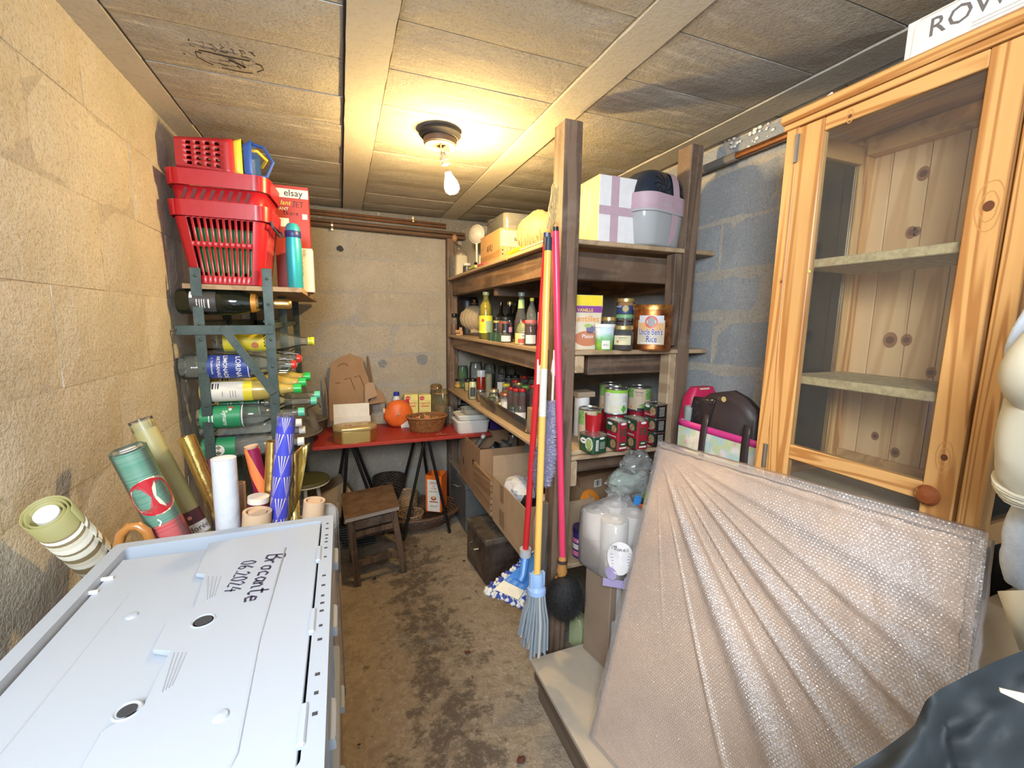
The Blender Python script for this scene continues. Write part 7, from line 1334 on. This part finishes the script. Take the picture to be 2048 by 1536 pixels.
for w_ in ws: cp_('back_plank', (CXB-.013, CXB-.004, y_, y_+w_-.002, Z0+.03, Z1-.002), pine_b, bev=.0015); y_ += w_
cp_('back_rail', (CXB-.030, CXB-.014, .458, .875, 1.02, 1.065), pinex); cp_('back_rail', (CXB-.06, CXB-.014, .458, .875, Z1-.05, Z1-.001), pinex)
s = cp_('shelf', (CXF+.03, CXB-.052, .46, .87, 1.602, 1.624), chipb); s['label'] = 'raw chipboard shelf, upper'; s = cp_('shelf', (CXF+.03, CXB-.052, .46, .87, 1.290, 1.312), chipb); s['label'] = 'raw chipboard shelf, lower'
door = cp_('door', (CXF-.002, CXF+.020, .812, .8795, Z0+.02, Z1-.018), pine); 
# the door's other members are pieces of the door
for nm, a, m in (('stile', (CXF-.002, CXF+.020, .4565, .511, Z0+.02, Z1-.018), pine), ('rail', (CXF-.0015, CXF+.0195, .5115, .8115, 1.935, Z1-.018), piney), ('rail', (CXF-.0015, CXF+.0195, .5115, .8115, 1.082, 1.122), piney), ('rail', (CXF-.0015, CXF+.0195, .5115, .8115, Z0+.02, Z0+.08), piney)): cp_(nm, a, m, door)
cp_('door_glass', (CXF+.008, CXF+.011, .508, .815, 1.118, 1.938), glass((.96, .97, .95), .02, .01), door, 0); cp_('door_glass', (CXF+.008, CXF+.011, .508, .815, Z0+.08, 1.085), glass((.96, .97, .95), .02, .01), door, 0)
for z_ in (1.915, 1.07): MB(K).tube([(CXF-.006, .880, z_-.035), (CXF-.006, .880, z_+.035)], .004, 8).box(CXF-.0045, CXF-.0022, .874, .888, z_-.035, z_+.035).build('hinge', door, pl((.45, .43, .38), .35, .9))
p = at(1857, 990, 'x', CXF-.02); MB(K).lathe([(.010, 0), (.008, -.010), (.018, -.014), (.022, -.022), (.016, -.030), (.0, -.033)], 24, (CXF-.002, p.y, p.z), 'x').build('knob', door, pl((.24, .065, .02), .25, 0, .1, 20, .05, coat=.6))
for (px, py, r_) in ((1977, 412, .0085), (1888, 915, .006), (1700, 232, .004), (1562, 1063-500, .003)):
    q = at(px, py, 'x', CXF-.003)
    rg = MB(K).mat(pl((.52, .26, .085), .4)); [rg.ribbon([(q.y+r_*(kk+.3*mnoise.noise((t*.3, kk, px)))*math.cos(t*PI/14), q.z+r_*(kk*(1.6+.35*kk)+.5*mnoise.noise((t*.25, kk, 5)))*math.sin(t*PI/14)) for t in range(29)], .0020, lambda u, v: (CXF-.0025, u, v)) for kk in ((1.5, 2.3) if r_ > .005 else (1.7,))]; rg.build('grain_ring', door if px != 1562 else cab, smooth=0, kind='stuff'); MB(K).disc(lambda u, v: (CXF-.0028, u, v), q.y, q.z, r_, 18, r_*1.15).build('knot', door if px != 1562 else cab, pl((.13, .045, .02), .4), smooth=0)
for px, py, r_ in ((1847, 347, .010), (1822, 465, .009), (1833, 463, .007), (1780, 680, .012), (1813, 680, .009), (1862, 745, .008), (1750, 872, .007), (1790, 905, .008)):
    q = at(px, py, 'x', CXB-.0135); MB(K).mat(pl((.30, .13, .05), .5)).disc(lambda u, v: (CXB-.0136, u, v), q.y, q.z, r_*1.5, 16, r_*1.9).mat(pl((.13, .045, .02), .5)).disc(lambda u, v: (CXB-.0142, u, v), q.y, q.z, r_*.9, 14).build('knot', cab, smooth=0, label='dark knot in the pine back')
MB(K).disc(lambda u, v: (CXF-.004, u, v), at(1621, 543, 'x', CXF).y, at(1621, 543, 'x', CXF).z, .004, 6).build('green_sticker', door, pl((.55, .70, .15), .5))
# box on the cabinet
bx = thing('appliance_box', 'white printed cardboard box lying on top of the pine cabinet', 'box', (1.168, .30, Z1+.027)); bh = .085; L_ = .365
MB().box(0, .24, 0, L_, 0, bh).build('carton', bx, pl((.72, .71, .69), .5), bevel=.001); mp = planemap((-.0008, L_, 0), (0, -1, 0), (0, 0, 1)); mp2 = planemap((-.0014, L_, 0), (0, -1, 0), (0, 0, 1)); gy_ = pl((.14, .13, .13), .5)
mb = MB().mat(gy_).text('ROWENTA', .050, mp, .165, bh*.62, .004, 0, .25).mat(pl((.5, .48, .44), .5)); [mb.rect(mp, .11, .23-.02*k, bh*(.30-.08*k), bh*(.32-.08*k)) for k in range(3)]
mb.mat(pl((.55, .50, .38), .5)).ribbon([(.012, .004), (.014, bh*.8), (.024, bh*.95), (.34, bh*.95)], .0012, mp2).build('box_print', bx); MB(Matrix.Translation((.01, L_+.001, 0)) @ Matrix.Rotation(.7, 4, 'X')).box(0, .22, 0, .004, .03, .10).build('side_flap', bx, pl((.72, .71, .69), .5))
o = thing('folded_paper', 'scrap of folded white paper on the cabinet top near its far corner', 'paper', (1.17, .80, Z1+.027), .2); MB().add([(0, 0, 0), (.06, 0, 0), (.06, .05, 0), (0, .05, 0), (.01, .02, .022), (.05, .03, .018)], [(0, 1, 5, 4), (2, 3, 4, 5), (0, 4, 3), (1, 2, 5), (3, 2, 1, 0)]).build('sheet', o, paper)
o = thing('dark_box', 'flat dark box in the shadow beside the white box on the cabinet', 'box', (1.26, .69, Z1+.027)); MB().box(0, .16, 0, .10, 0, .05).build('carton', o, black, bevel=.002)
# cardboard inside the cabinet bottom
o = thing('cardboard_box', 'brown cardboard box inside the bottom of the pine cabinet', 'box', (1.185, .465, Z0+.071)); MB().box(0, .22, 0, .38, 0, .80).build('carton', o, card((.40, .30, .20)), bevel=.003)
# ------------------------------------------------------------------ bubble-wrapped panel
BL, TL, TR = Vector((.691, 1.02, .153)), Vector((1.045, 1.205, 1.022)), Vector((1.118, .397, 1.057)); BR = Vector((.845, .26, .153))
pn = thing('wrapped_panel', 'large flat cardboard package in bubble wrap leaning on the pine cabinet', 'package', BL); d0 = lambda q: q-BL
def ps(u, v): return (d0(BL)*(1-u)+d0(BR)*u)*(1-v)+(d0(TL)*(1-u)+d0(TR)*u)*v
PN = (BR-BL).cross(TL-BL).normalized(); PN = -PN if PN.dot(EYE-BL) < 0 else PN
TH = .025
MB().add([ps(u, v)-PN*w for w in (0, TH) for v in (0, .5, 1) for u in (0, .5, 1)], [(0, 1, 4, 3), (1, 2, 5, 4), (3, 4, 7, 6), (4, 5, 8, 7), (9, 12, 13, 10), (10, 13, 14, 11), (12, 15, 16, 13), (13, 16, 17, 14), (0, 9, 10, 1), (1, 10, 11, 2), (6, 7, 16, 15), (7, 8, 17, 16), (0, 3, 12, 9), (3, 6, 15, 12), (2, 11, 14, 5), (5, 14, 17, 8)]).build('cardboard', pn, card((.72, .52, .38)), smooth=0)
LU, LV = (BR-BL).length, (TL-BL).length; NU, NV = 740, 900
U_, V_ = np.meshgrid(np.linspace(-.012, 1.012, NU), np.linspace(-.01, 1.01, NV)); X_ = U_*LU; Y_ = (1-V_)*LV        # metres from the top-left corner
ang = np.arctan2(Y_, X_+.01); rad = np.hypot(X_, Y_); ht = np.full_like(U_, .004); rng = np.random.default_rng(3)
fold = np.zeros_like(U_)
for a0, w0, A0, r0, r1 in ((.91, .045, .034, .10, 1.1), (1.08, .012, .008, .40, 1.0), (.675, .014, .013, .35, 1.2), (.78, .02, .007, .1, .9), (.54, .03, .024, .15, 1.2), (.455, .014, .012, .4, 1.0), (.34, .02, .014, .3, .9), (.21, .03, .017, .2, .9), (.04, .02, .012, .05, .8), (1.25, .010, .005, .1, .5)):
    wv = a0+.015*np.sin(rad*5+a0*9)-.09*(rad-.4)*(a0 > .85); fold += A0*np.exp(-((ang-wv)/w0)**2)*np.clip((rad-r0*.4)/.15, 0, 1)*np.clip((r1+.1-rad)/.25, 0, 1)*np.minimum(rad*1.6, 1)
crin = np.zeros_like(U_)
for k in range(26):
    kx, ky = rng.normal(0, 1, 2)*(14+k*2.2); crin += np.sin(X_*kx+Y_*ky+rng.random()*6)/(3+k*.35)
crin *= .0035*np.clip((U_-.45)/.4, 0.08, 1)
pit = .0078; row_ = np.round(Y_/(pit*.866)); xo = X_-(row_ % 2)*pit/2; dx = xo-np.round(xo/pit)*pit; dy = Y_-row_*pit*.866; band = np.zeros_like(U_)
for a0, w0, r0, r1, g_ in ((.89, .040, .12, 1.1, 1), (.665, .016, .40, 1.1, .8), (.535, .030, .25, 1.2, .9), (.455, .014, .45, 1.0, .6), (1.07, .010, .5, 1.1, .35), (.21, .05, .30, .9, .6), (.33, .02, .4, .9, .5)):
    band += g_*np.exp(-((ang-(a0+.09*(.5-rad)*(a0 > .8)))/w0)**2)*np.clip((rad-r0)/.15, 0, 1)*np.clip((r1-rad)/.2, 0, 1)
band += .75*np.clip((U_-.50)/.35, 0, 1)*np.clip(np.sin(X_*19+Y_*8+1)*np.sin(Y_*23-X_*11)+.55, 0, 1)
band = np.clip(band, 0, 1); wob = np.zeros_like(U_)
for k in range(14):
    kx, ky = rng.normal(0, 1, 2)*330; wob += np.sin(X_*kx+Y_*ky+rng.random()*6)/14
bub = (.0014+.0019*band)*np.sqrt(np.clip(1-(dx*dx+dy*dy)/(.0033**2), 0, 1))+band*.0022*wob
ht = .009+.65*fold+np.abs(crin)+bub; bl_ = [np.array(tuple(d0(q))) for q in (BL, BR, TL, TR)]
P_ = (bl_[0][None, None]*((1-U_)*(1-V_))[..., None]+bl_[1][None, None]*(U_*(1-V_))[..., None]+bl_[2][None, None]*((1-U_)*V_)[..., None]+bl_[3][None, None]*(U_*V_)[..., None])+np.array(tuple(PN))[None, None]*ht[..., None]
me = bpy.data.meshes.new('bubble_wrap'); me.vertices.add(NU*NV); me.vertices.foreach_set('co', P_.reshape(-1).astype(np.float32)); idx = np.arange(NU*NV).reshape(NV, NU); q = np.stack([idx[:-1, :-1], idx[:-1, 1:], idx[1:, 1:], idx[1:, :-1]], -1).reshape(-1)
nf = (NU-1)*(NV-1); me.loops.add(nf*4); me.loops.foreach_set('vertex_index', q.astype(np.int32)); me.polygons.add(nf); me.polygons.foreach_set('loop_start', np.arange(0, nf*4, 4, dtype=np.int32)); me.polygons.foreach_set('use_smooth', np.ones(nf, dtype=bool)); me.update(calc_edges=True); me.validate(); la = me.attributes.new('loose', 'FLOAT', 'POINT'); la.data.foreach_set('value', band.reshape(-1).astype(np.float32))   # crumpled film, with highlight streaks painted in through this mask
n = NT('bubble_film'); fr = n.n('LayerWeight', i_Blend=.18).outputs['Fresnel']; tr = n.n('BsdfTransparent', i_Color=(.96, .95, .94, 1)); gl = n.n('BsdfGlossy', i_Roughness=.12, i_Color=(1, 1, 1, 1)); df = n.n('BsdfDiffuse', i_Color=(.80, .78, .80, 1))
f_ = n.noise(n.coord(), 260, 2); bp = n.n('Bump', i_Strength=.5, i_Distance=.002); n.l(f_, bp.inputs['Height'])
for q_ in (gl, df): n.l(bp.outputs[0], q_.inputs['Normal'])
m1 = n.n('MixShader'); ly = n.n('Attribute', attribute_name='loose').outputs['Fac']; s1 = n.n('Math', operation='MULTIPLY_ADD'); n.l(ly, s1.inputs[0]); s1.inputs[1].default_value = .22; s1.inputs[2].default_value = .14; n.l(s1.outputs[0], m1.inputs[0]); s2 = n.n('Math', operation='MULTIPLY_ADD'); n.l(ly, s2.inputs[0]); s2.inputs[1].default_value = .16; s2.inputs[2].default_value = .07; n.l(tr.outputs[0], m1.inputs[1]); n.l(df.outputs[0], m1.inputs[2]); am = n.n('Math', operation='ADD'); n.l(fr, am.inputs[0]); n.l(s2.outputs[0], am.inputs[1]); m2 = n.n('MixShader'); n.l(am.outputs[0], m2.inputs[0]); n.l(m1.outputs[0], m2.inputs[1]); n.l(gl.outputs[0], m2.inputs[2]); n.l(m2.outputs[0], n.out.inputs[0]); film = n.m  # painted highlights: the loose attribute is the streak mask that adds white and gloss to the film
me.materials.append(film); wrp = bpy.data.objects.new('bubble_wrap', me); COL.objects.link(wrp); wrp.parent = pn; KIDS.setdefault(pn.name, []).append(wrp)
# wrap folded over the edges
def edge(a, b, nm, r=.012):
    P = [a.lerp(b, t/30)+PN*(.002+.004*mnoise.noise((t*.7, r*90, 0)))-PN*TH*.4+Vector((0, 0, .003*mnoise.noise((t, 1, 5)))) for t in range(31)]; MB().tube(P, [r*(1+.25*mnoise.noise((t*.9, 3, 1))) for t in range(31)], 10).build(nm, pn, film)
edge(d0(TL), d0(TR), 'wrap_edge', .016); edge(d0(TR), d0(BR), 'wrap_edge', .016); edge(d0(BL), d0(TL), 'wrap_edge', .014)
# ------------------------------------------------------------------ between the panel and the shelving
F = at(1165, 1296, 'z', .151); N_ = at(1213, 1342, 'z', .151); v = F-N_; a = math.atan2(v.y, v.x)-PI/2; zt = zat(1222, 1165, N_)-.152
tall = thing('cardboard_box', 'tall brown cardboard box with white tape standing on the platform', 'box', (N_.x, N_.y, .152), a); MB().box(0, .16, 0, v.length, 0, zt).build('carton', tall, card((.30, .22, .155)), bevel=.003)
MB().mat(pl((.62, .60, .58), .6)).rect(lambda u, w: (u, -.0012, w), .030, .055, 0, zt).rect(lambda u, w: (u, -.0014, w), .012, .03, 0, zt*.55).build('white_tape', tall)
base_z = .152+zt; 
roll_m = pl((.72, .68, .64), .75, 0, .05, 60, .3); tpk = thing('toilet_roll_pack', 'clear pack of white toilet rolls with a handwritten label on the tall box', 'pack', (N_.x+.045, N_.y+.06, base_z+.001), a)
wpk = zat(1222, 990, (N_.x, N_.y, 0))-base_z; rr_ = .050
for i in range(2):
    for j in range(2):
        for k in range(2): MB().lathe([(.018, 0), (rr_, 0), (rr_, .107), (.018, .107), (.018, 0)], 22, (-.015+.101*i, -.015+.101*j, .004+.109*k)).build('toilet_roll', tpk, roll_m)
pfm = glass((.96, .95, .94), .24, .08); pkf = []
for z_, s_, ox in ((0, 1.0, 0), (.01, 1.05, 0), (.11, 1.08, .002), (.215, 1.04, 0), (.240, .75, .01), (.262, .38, .02), (.285, .30, .015), (.30, .40, .01)): pkf.append([(x+.035+ox, y+.035, z_+.004*math.sin(i*2.1)) for i, (x, y, _) in enumerate(rrect(.205*s_, .205*s_, .045*s_, 0))])
MB().loft(pkf, (True, False)).build('plastic_film', tpk, pfm, smooth=60)
lm = lambda u, v: (-.012+.05+u, -.0765, v); lm2 = lambda u, v: (.038+u, -.0775, v); lvl = pl((.35, .28, .52), .5)
P0_ = at(1240, 1118, 'y', 1.165); uL = Vector((P0_.y, -P0_.x, 0)).normalized(); Kt = ROOTM[tpk.name].inverted(); bz_ = P0_-Vector((0, 0, .125)); fw_ = Vector((P0_.x, P0_.y, 0)).normalized()
lm = lambda u, v: Kt @ (bz_+uL*u+Vector((0, 0, v))+fw_*(.035*(u/.05)**2*.6)); lm2 = lambda u, v: lm(u, v)-Kt.to_3x3() @ fw_*.0008
mb = MB().mat(pl((.78, .76, .76), .5)).disc(lm, 0, .125, .044, 20, .062).mat(pl((.40, .34, .58), .5)).rect(lm, -.055, .055, .0, .03).disc(lm, -.028, .062, .020, 16, .024).disc(lm, .032, .045, .016, 12).mat(ink).hand('Vllanez', .017, lm2, .004, .160, .10).ribbon([(-.04, .148), (.035, .142)], .0012, lm2).mat(lvl)
for k in range(6): mb.rect(lm2, -.034+.002*k, .034, .132-.011*k, .1345-.011*k)
mb.build('pack_label', tpk, smooth=0)
# crumpled bags on top
bg = thing('plastic_bags', 'crumpled clear plastic bag with green and yellow packaging inside', 'bag', at(1262, 985, 'y', 1.36)-Vector((0, 0, .06))); T_ = Vector(bg.location)
def bagshape(c, r, sq, m, nm, sd, hole=False): MB().ball(c, r, 26, 18, sq, lambda d: 1+.35*mnoise.noise(d*1.7+Vector((sd, 0, 0)))+.16*abs(mnoise.noise(d*5+Vector((sd, 3, 0))))).build(nm, bg, m, smooth=20)
bagshape((0, 0, .10), .075, (1.25, .8, .85), glass((.88, .92, .90), .16, .08), 'grey_bag', 2); bagshape((.035, .02, .165), .055, (1.1, .8, 1.0), glass((.92, .95, .95), .12, .06), 'clear_bag', 7); bagshape((-.035, .0, .12), .05, (1.3, .7, .7), glass((.84, .93, .88), .20, .08), 'green_tint_bag', 5)
pr_ = MB().mat(pl((.20, .55, .08), .35)).rect(lambda u, v: (.02+u, -.072+.02*math.sin(u*40), .045+v-.4*u), -.03, .045, 0, .04, 6, 3).mat(pl((.85, .55, .04), .35)).rect(lambda u, v: (.01+u, -.070, .015+v-.3*u), -.02, .035, 0, .022, 4, 2).mat(pl((.05, .25, .65), .35)).disc(lambda u, v: (u-.025, -.074, v+.06), 0, 0, .018, 12, .022).mat(pl((.75, .10, .08), .35)).rect(lambda u, v: (u, -.073, v-.2*u), -.03, .0, .03, .04).mat(white).disc(lambda u, v: (u+.045, -.0755, v+.045), 0, 0, .008, 10).build('printed_wrapper', bg, smooth=60)
# bags behind the post: box, pink bag, dark satchel
sb = thing('cardboard_box', 'cardboard box on the platform under the pink shopping bag', 'box', (1.20, .97, .152)); MB().box(0, .27, 0, .38, 0, .61).build('carton', sb, card((.36, .26, .17)), bevel=.003)
zp = .152+.611; by = 1.10
A, B_ = at(1358, 838, 'y', 1.33), at(1512, 905, 'y', 1.0)
pb = thing('insulated_bag', 'pink-edged shopping bag with pale floral print standing behind the package', 'bag', (A.x, A.y, zp)); H_ = A.z-zp; dx_ = B_.x-A.x; dy_ = B_.y-A.y; u_ = Vector((dx_, dy_, 0)); wL = u_.length; u_ = u_/wL; n_ = Vector((-u_.y, u_.x, 0)); n_ = n_ if n_.x > 0 else -n_
def bagq(s, t, o_=0): bulge = .012*math.sin(PI*s)*math.sin(PI*t); return u_*(s*wL)+n_*(-bulge-o_)+Vector((0, 0, t*H_*(1-.02*s)))
n = NT('floral'); co = n.coord(); vv_ = n.n('TexVoronoi', feature='F1'); n.l(co, vv_.inputs['Vector']); vv_.inputs['Scale'].default_value = 16; no = n.noise(co, 22, 3)
n.bsdf(n.mix(n.ramp(no, [(.5, 0), (.56, 1)]), n.ramp(vv_.outputs['Distance'], [(0, (.60, .10, .14)), (.25, (.72, .62, .56)), (.45, (.74, .70, .64)), (.7, (.45, .60, .58))]), (.55, .62, .35)), .5); flor = n.m
MB().grid(lambda s, t: bagq(s, t), 14, 8).add([bagq(0, 0), bagq(0, 0)+n_*.12, bagq(0, 1)+n_*.12, bagq(0, 1), bagq(1, 0), bagq(1, 0)+n_*.12, bagq(1, 1)+n_*.12, bagq(1, 1)], [(0, 1, 2, 3), (4, 7, 6, 5), (1, 5, 6, 2), (0, 4, 5, 1)]).build('bag_body', pb, flor, smooth=60)
pnk = pl((.68, .05, .25), .45); MB().grid(lambda s, t: bagq(s, .93+.08*t, .002), 14, 1).grid(lambda s, t: bagq(s, .55-.05*s+.08*t, .0025) if True else 0, 14, 1).build('pink_trim', pb, pnk, solid=.002)
dkb = pl((.045, .03, .03), .45, 0, .15, 20)
for s in (.42, .93): MB().grid(lambda a, b: bagq(s-.04+.08*a-.04*math.sin(b*2), .25+.9*b, .006), 2, 8).build('strap', pb, dkb, solid=.003)
Q0 = Vector((A.x, A.y, 0))+n_*.062
def onp(px, py):
    v = CR*((px-1024)/FPX)+CD*((py-768)/FPX)+CF; p = EYE+v*((Q0-EYE).dot(n_)/v.dot(n_)); return ((p-Q0).dot(u_), p.z-zp-.002)
c = Q0+u_*onp(1448, 870)[0]; sa = thing('brown_satchel', 'dark brown folded nylon bag with a shiny plastic flap in the pink bag', 'bag', (c.x, c.y, zp+.002), math.atan2(u_.y, u_.x)); hh = onp(1450, 778)[1]
P = [onp(x, y) for x, y in ((1370, 905), (1371, 865), (1378, 828), (1395, 803), (1425, 784), (1470, 779), (1495, 793), (1522, 822), (1516, 900))]; s0_ = onp(1448, 870)[0]; P = [(p[0]-s0_, p[1] if 0 < i < 8 else 0) for i, p in enumerate(P)]; mb = MB()
mb.loft([[(x*k+.0, y_, max(0.0, z_*(k if z_ > 0 else 1))) for x, z_ in P] for k, y_ in ((.90, -.030), (.98, -.018), (1, 0), (.97, .03), (.88, .045))]).build('bag_body', sa, dkb, bevel=.008, seg=2, smooth=60, sub=0)
MB().grid(lambda s, t: (P[1][0]+.012+(.10)*s+.045*t, -.036-.005*math.sin(s*7+t*5), (hh-.02)*(.45+.52*t)+.010*s-.01), 10, 10).build('shiny_flap', sa, pl((.03, .022, .025), .12, 0, .1, 30, .8), solid=.004); MB().disc(lambda u, v: (u, -.044, v), .02, hh-.03, .010, 16).build('round_badge', sa, pl((.60, .45, .18), .4))
MB().tube([(-.02, -.036, hh*.62), (.0, -.046, hh*.55), (.03, -.038, hh*.60)], .008, 8).build('buckle_strap', sa, dkb)
rp = thing('red_pouch', 'crimson pouch with a masking tape strip behind the brown bag', 'pouch', (at(1405, 800, 'y', 1.36).x, 1.37, zp)); h_ = at(1405, 774, 'y', 1.36).z-zp; MB().loft([rrect(.15, .06, .02, 0), rrect(.17, .07, .02, h_*.7), rrect(.15, .06, .02, h_*.9), rrect(.10, .04, .015, h_)]).build('pouch_body', rp, pl((.55, .02, .09), .45)); MB().rect(lambda u, v: (u, -.022, v), -.03, .02, h_-.016, h_-.002).build('tape_strip', rp, pl((.68, .60, .42), .6))
o = thing('clear_beaker', 'clear plastic beaker at the left end of the pink bag', 'beaker', (A.x+.045, A.y-.012, zp+.001)); MB().lathe([(.020, 0), (.026, H_+.05), (.024, H_+.05), (.018, .01)], 16).build('beaker_wall', o, glass((.80, .86, .84), .25, .08))
# box on the platform at the near end
q0 = at(1915, 1175, 'x', 1.17); cbx = thing('cardboard_box', 'light brown cardboard box with tape beside the wrapped package', 'box', (1.135, .10, .152)); zt = at(1935, 1180, 'x', 1.15).z-.152
MB().box(0, .30, 0, .29, 0, zt).build('carton', cbx, card((.50, .38, .24)), bevel=.003); MB().mat(pl((.42, .28, .12), .4)).rect(lambda u, v: (-.0012, u, v), .12, .20, zt-.09, zt-.03).build('tape', cbx)
# ------------------------------------------------------------------ coats at the right edge, on a rail out of the picture
rail = thing('coat_rail', 'steel coat rail on brackets at the right, holding the hanging coats', 'rail', (1.0, .10, 1.98)); stl = pl((.4, .4, .42), .3, .9); MB().tube([(-.55, -.12, 0), (.49, .20, 0)], .012, 10).build('rail_tube', rail, stl)
MB().cbox((.485, .20, 0), (.02, .06, .06)).build('bracket', rail, stl); MB().tube([(-.55, -.12, 0), (-.55, -.12, .20)], .008, 8).build('ceiling_hanger', rail, stl)
def cloth_tube(o, nm, path, rad, m, n=26, fold=.10, sd=0, sq=1.0):
    P = [Vector(p)-Vector(o.location) for p in path]; N = 40; Q = []
    for i in range(N+1):
        t = i/N*(len(P)-1); k = min(int(t), len(P)-2); f = t-k; p0, p1, p2, p3 = P[max(k-1, 0)], P[k], P[k+1], P[min(k+2, len(P)-1)]
        Q.append(.5*((2*p1)+(-p0+p2)*f+(2*p0-5*p1+4*p2-p3)*f*f+(-p0+3*p1-3*p2+p3)*f*f*f))
    loops = []; u = None
    for i, p in enumerate(Q):
        t = i/N*(len(rad)-1); k = min(int(t), len(rad)-2); r = rad[k]*(1-(t-k))+rad[k+1]*(t-k); d = (Q[min(i+1, N)]-Q[max(i-1, 0)]).normalized()
        if u is None: u = d.orthogonal().normalized()
        u = (u-d*u.dot(d)).normalized(); w = d.cross(u)
        loops.append([p+(u*math.cos(a)+w*math.sin(a)*sq)*r*(1+fold*mnoise.noise((math.cos(a)*1.5+sd, math.sin(a)*1.5, i*.22))+fold*.25*mnoise.noise((math.cos(a)*3+sd, math.sin(a)*3, i*.6))) for a in [2*PI*j/n for j in range(n)]])
    return MB().loft(loops).build(nm, o, m, smooth=80)
crm = pl((.50, .47, .37), .6, 0, .05, 14, .2); dkn = pl((.010, .014, .017), .75, 0, .15, 30, .15); gyk = pl((.42, .46, .52), .8, 0, .2, 120, .5)
jc = thing('cream_jacket', 'cream jacket hanging at the right edge of the picture', 'jacket', (1.08, .17, 1.96)); a_ = lambda px, py, Y: tuple(at(px, py, 'y', Y))
cloth_tube(jc, 'sleeve', [(1.08, .17, 1.90), (1.06, .2, 1.6), a_(2120, 700, .27), a_(2100, 800, .28), a_(2075, 900, .29), a_(2078, 962, .29)], [.05, .05, .04, .040, .045, .042], crm, sd=1)
cloth_tube(jc, 'cuff', [a_(2079, 958, .29), a_(2080, 968, .29), a_(2082, 980, .29)], [.047, .049, .046], crm, sd=2, fold=.05)
cloth_tube(jc, 'body', [(1.14, .08, 1.93), (1.16, .05, 1.6), (1.14, .05, 1.3), a_(2260, 1150, .22), a_(2260, 1280, .22)], [.06, .12, .12, .08, .06], crm, sd=3); MB().tube([(0, 0, .0), (.0, 0, -.03)], .006, 8).build('hanger_loop', jc, stl)
MB().add([Vector(q)-Vector(jc.location) for q in (a_(1998, 1182, .30), a_(2060, 1180, .27), a_(2075, 1300, .25), a_(2042, 1300, .27))], [(0, 1, 2, 3)]).build('hem_flap', jc, crm, solid=.006)
gk = thing('knitted_scarf', 'pale grey knitted scarf ends hanging behind the cream jacket', 'scarf', (1.10, .26, 1.96)); cloth_tube(gk, 'scarf_end', [(1.10, .26, 1.95), (1.09, .28, 1.7), a_(2052, 640, .33), a_(2040, 760, .33), a_(2038, 838, .33)], [.018, .02, .008, .014, .016], gyk, sd=5)
cloth_tube(gk, 'scarf_end', [(1.10, .25, 1.95), (1.12, .25, 1.5), a_(2075, 1000, .31), a_(2048, 1110, .31), a_(2046, 1165, .31)], [.018, .025, .02, .026, .02], gyk, sd=6)
bj = thing('black_jacket', 'dark blue-black jacket in the lower right corner, nearest the viewer', 'jacket', (.72, .05, 1.94))
def bjp(px, py, t):
    v = CR*((px-1024)/FPX)+CD*((py-768)/FPX)+CF; return EYE+v*t-Vector(bj.location)
top = [(1560, 1640), (1640, 1580), (1700, 1538), (1765, 1500), (1828, 1452), (1852, 1400), (1880, 1378), (1930, 1352), (1985, 1325), (2048, 1300), (2150, 1255), (2300, 1200)]
def jf(u, v):
    k = u*(len(top)-1); i = min(int(k), len(top)-2); f = k-i; x = top[i][0]*(1-f)+top[i+1][0]*f; y = top[i][1]*(1-f)+top[i+1][1]*f
    a = v*PI; t = .44-.045*math.sin(a*1.0)*(1 if v < .9 else 1)+.05*v; y2 = y+v*520; x2 = x+v*120
    w = .012*mnoise.noise((u*4, v*5, 1))+.010*math.sin(v*16+u*9)*math.exp(-v*1.5)*.6+.006*mnoise.noise((u*11, v*12, 4)); return bjp(x2, y2, t+w*1.4)
mb = MB().grid(jf, 60, 44); mb.grid(lambda u, v: (lambda q: q+(q+Vector(bj.location)-EYE).normalized()*.07*math.sin(min(1, v*5)*PI/2))(jf(u, v)), 60, 44).build('body', bj, dkn, smooth=80)
mb = MB().tube([(0, 0, 0), (-.03, .03, -.1), tuple(bjp(2300, 1200, .46))], [.01, .02, .05], 12); mb.tube([tuple(bjp(2300, 1200, .46)), tuple(bjp(2350, 1700, .5))], .05, 12).build('collar', bj, dkn)
MB().grid(lambda u, v: bjp(2000+55*u, 1376+(12+14*v)*u+8*v, .385), 4, 3).build('cream_lining', bj, crm, solid=.002)
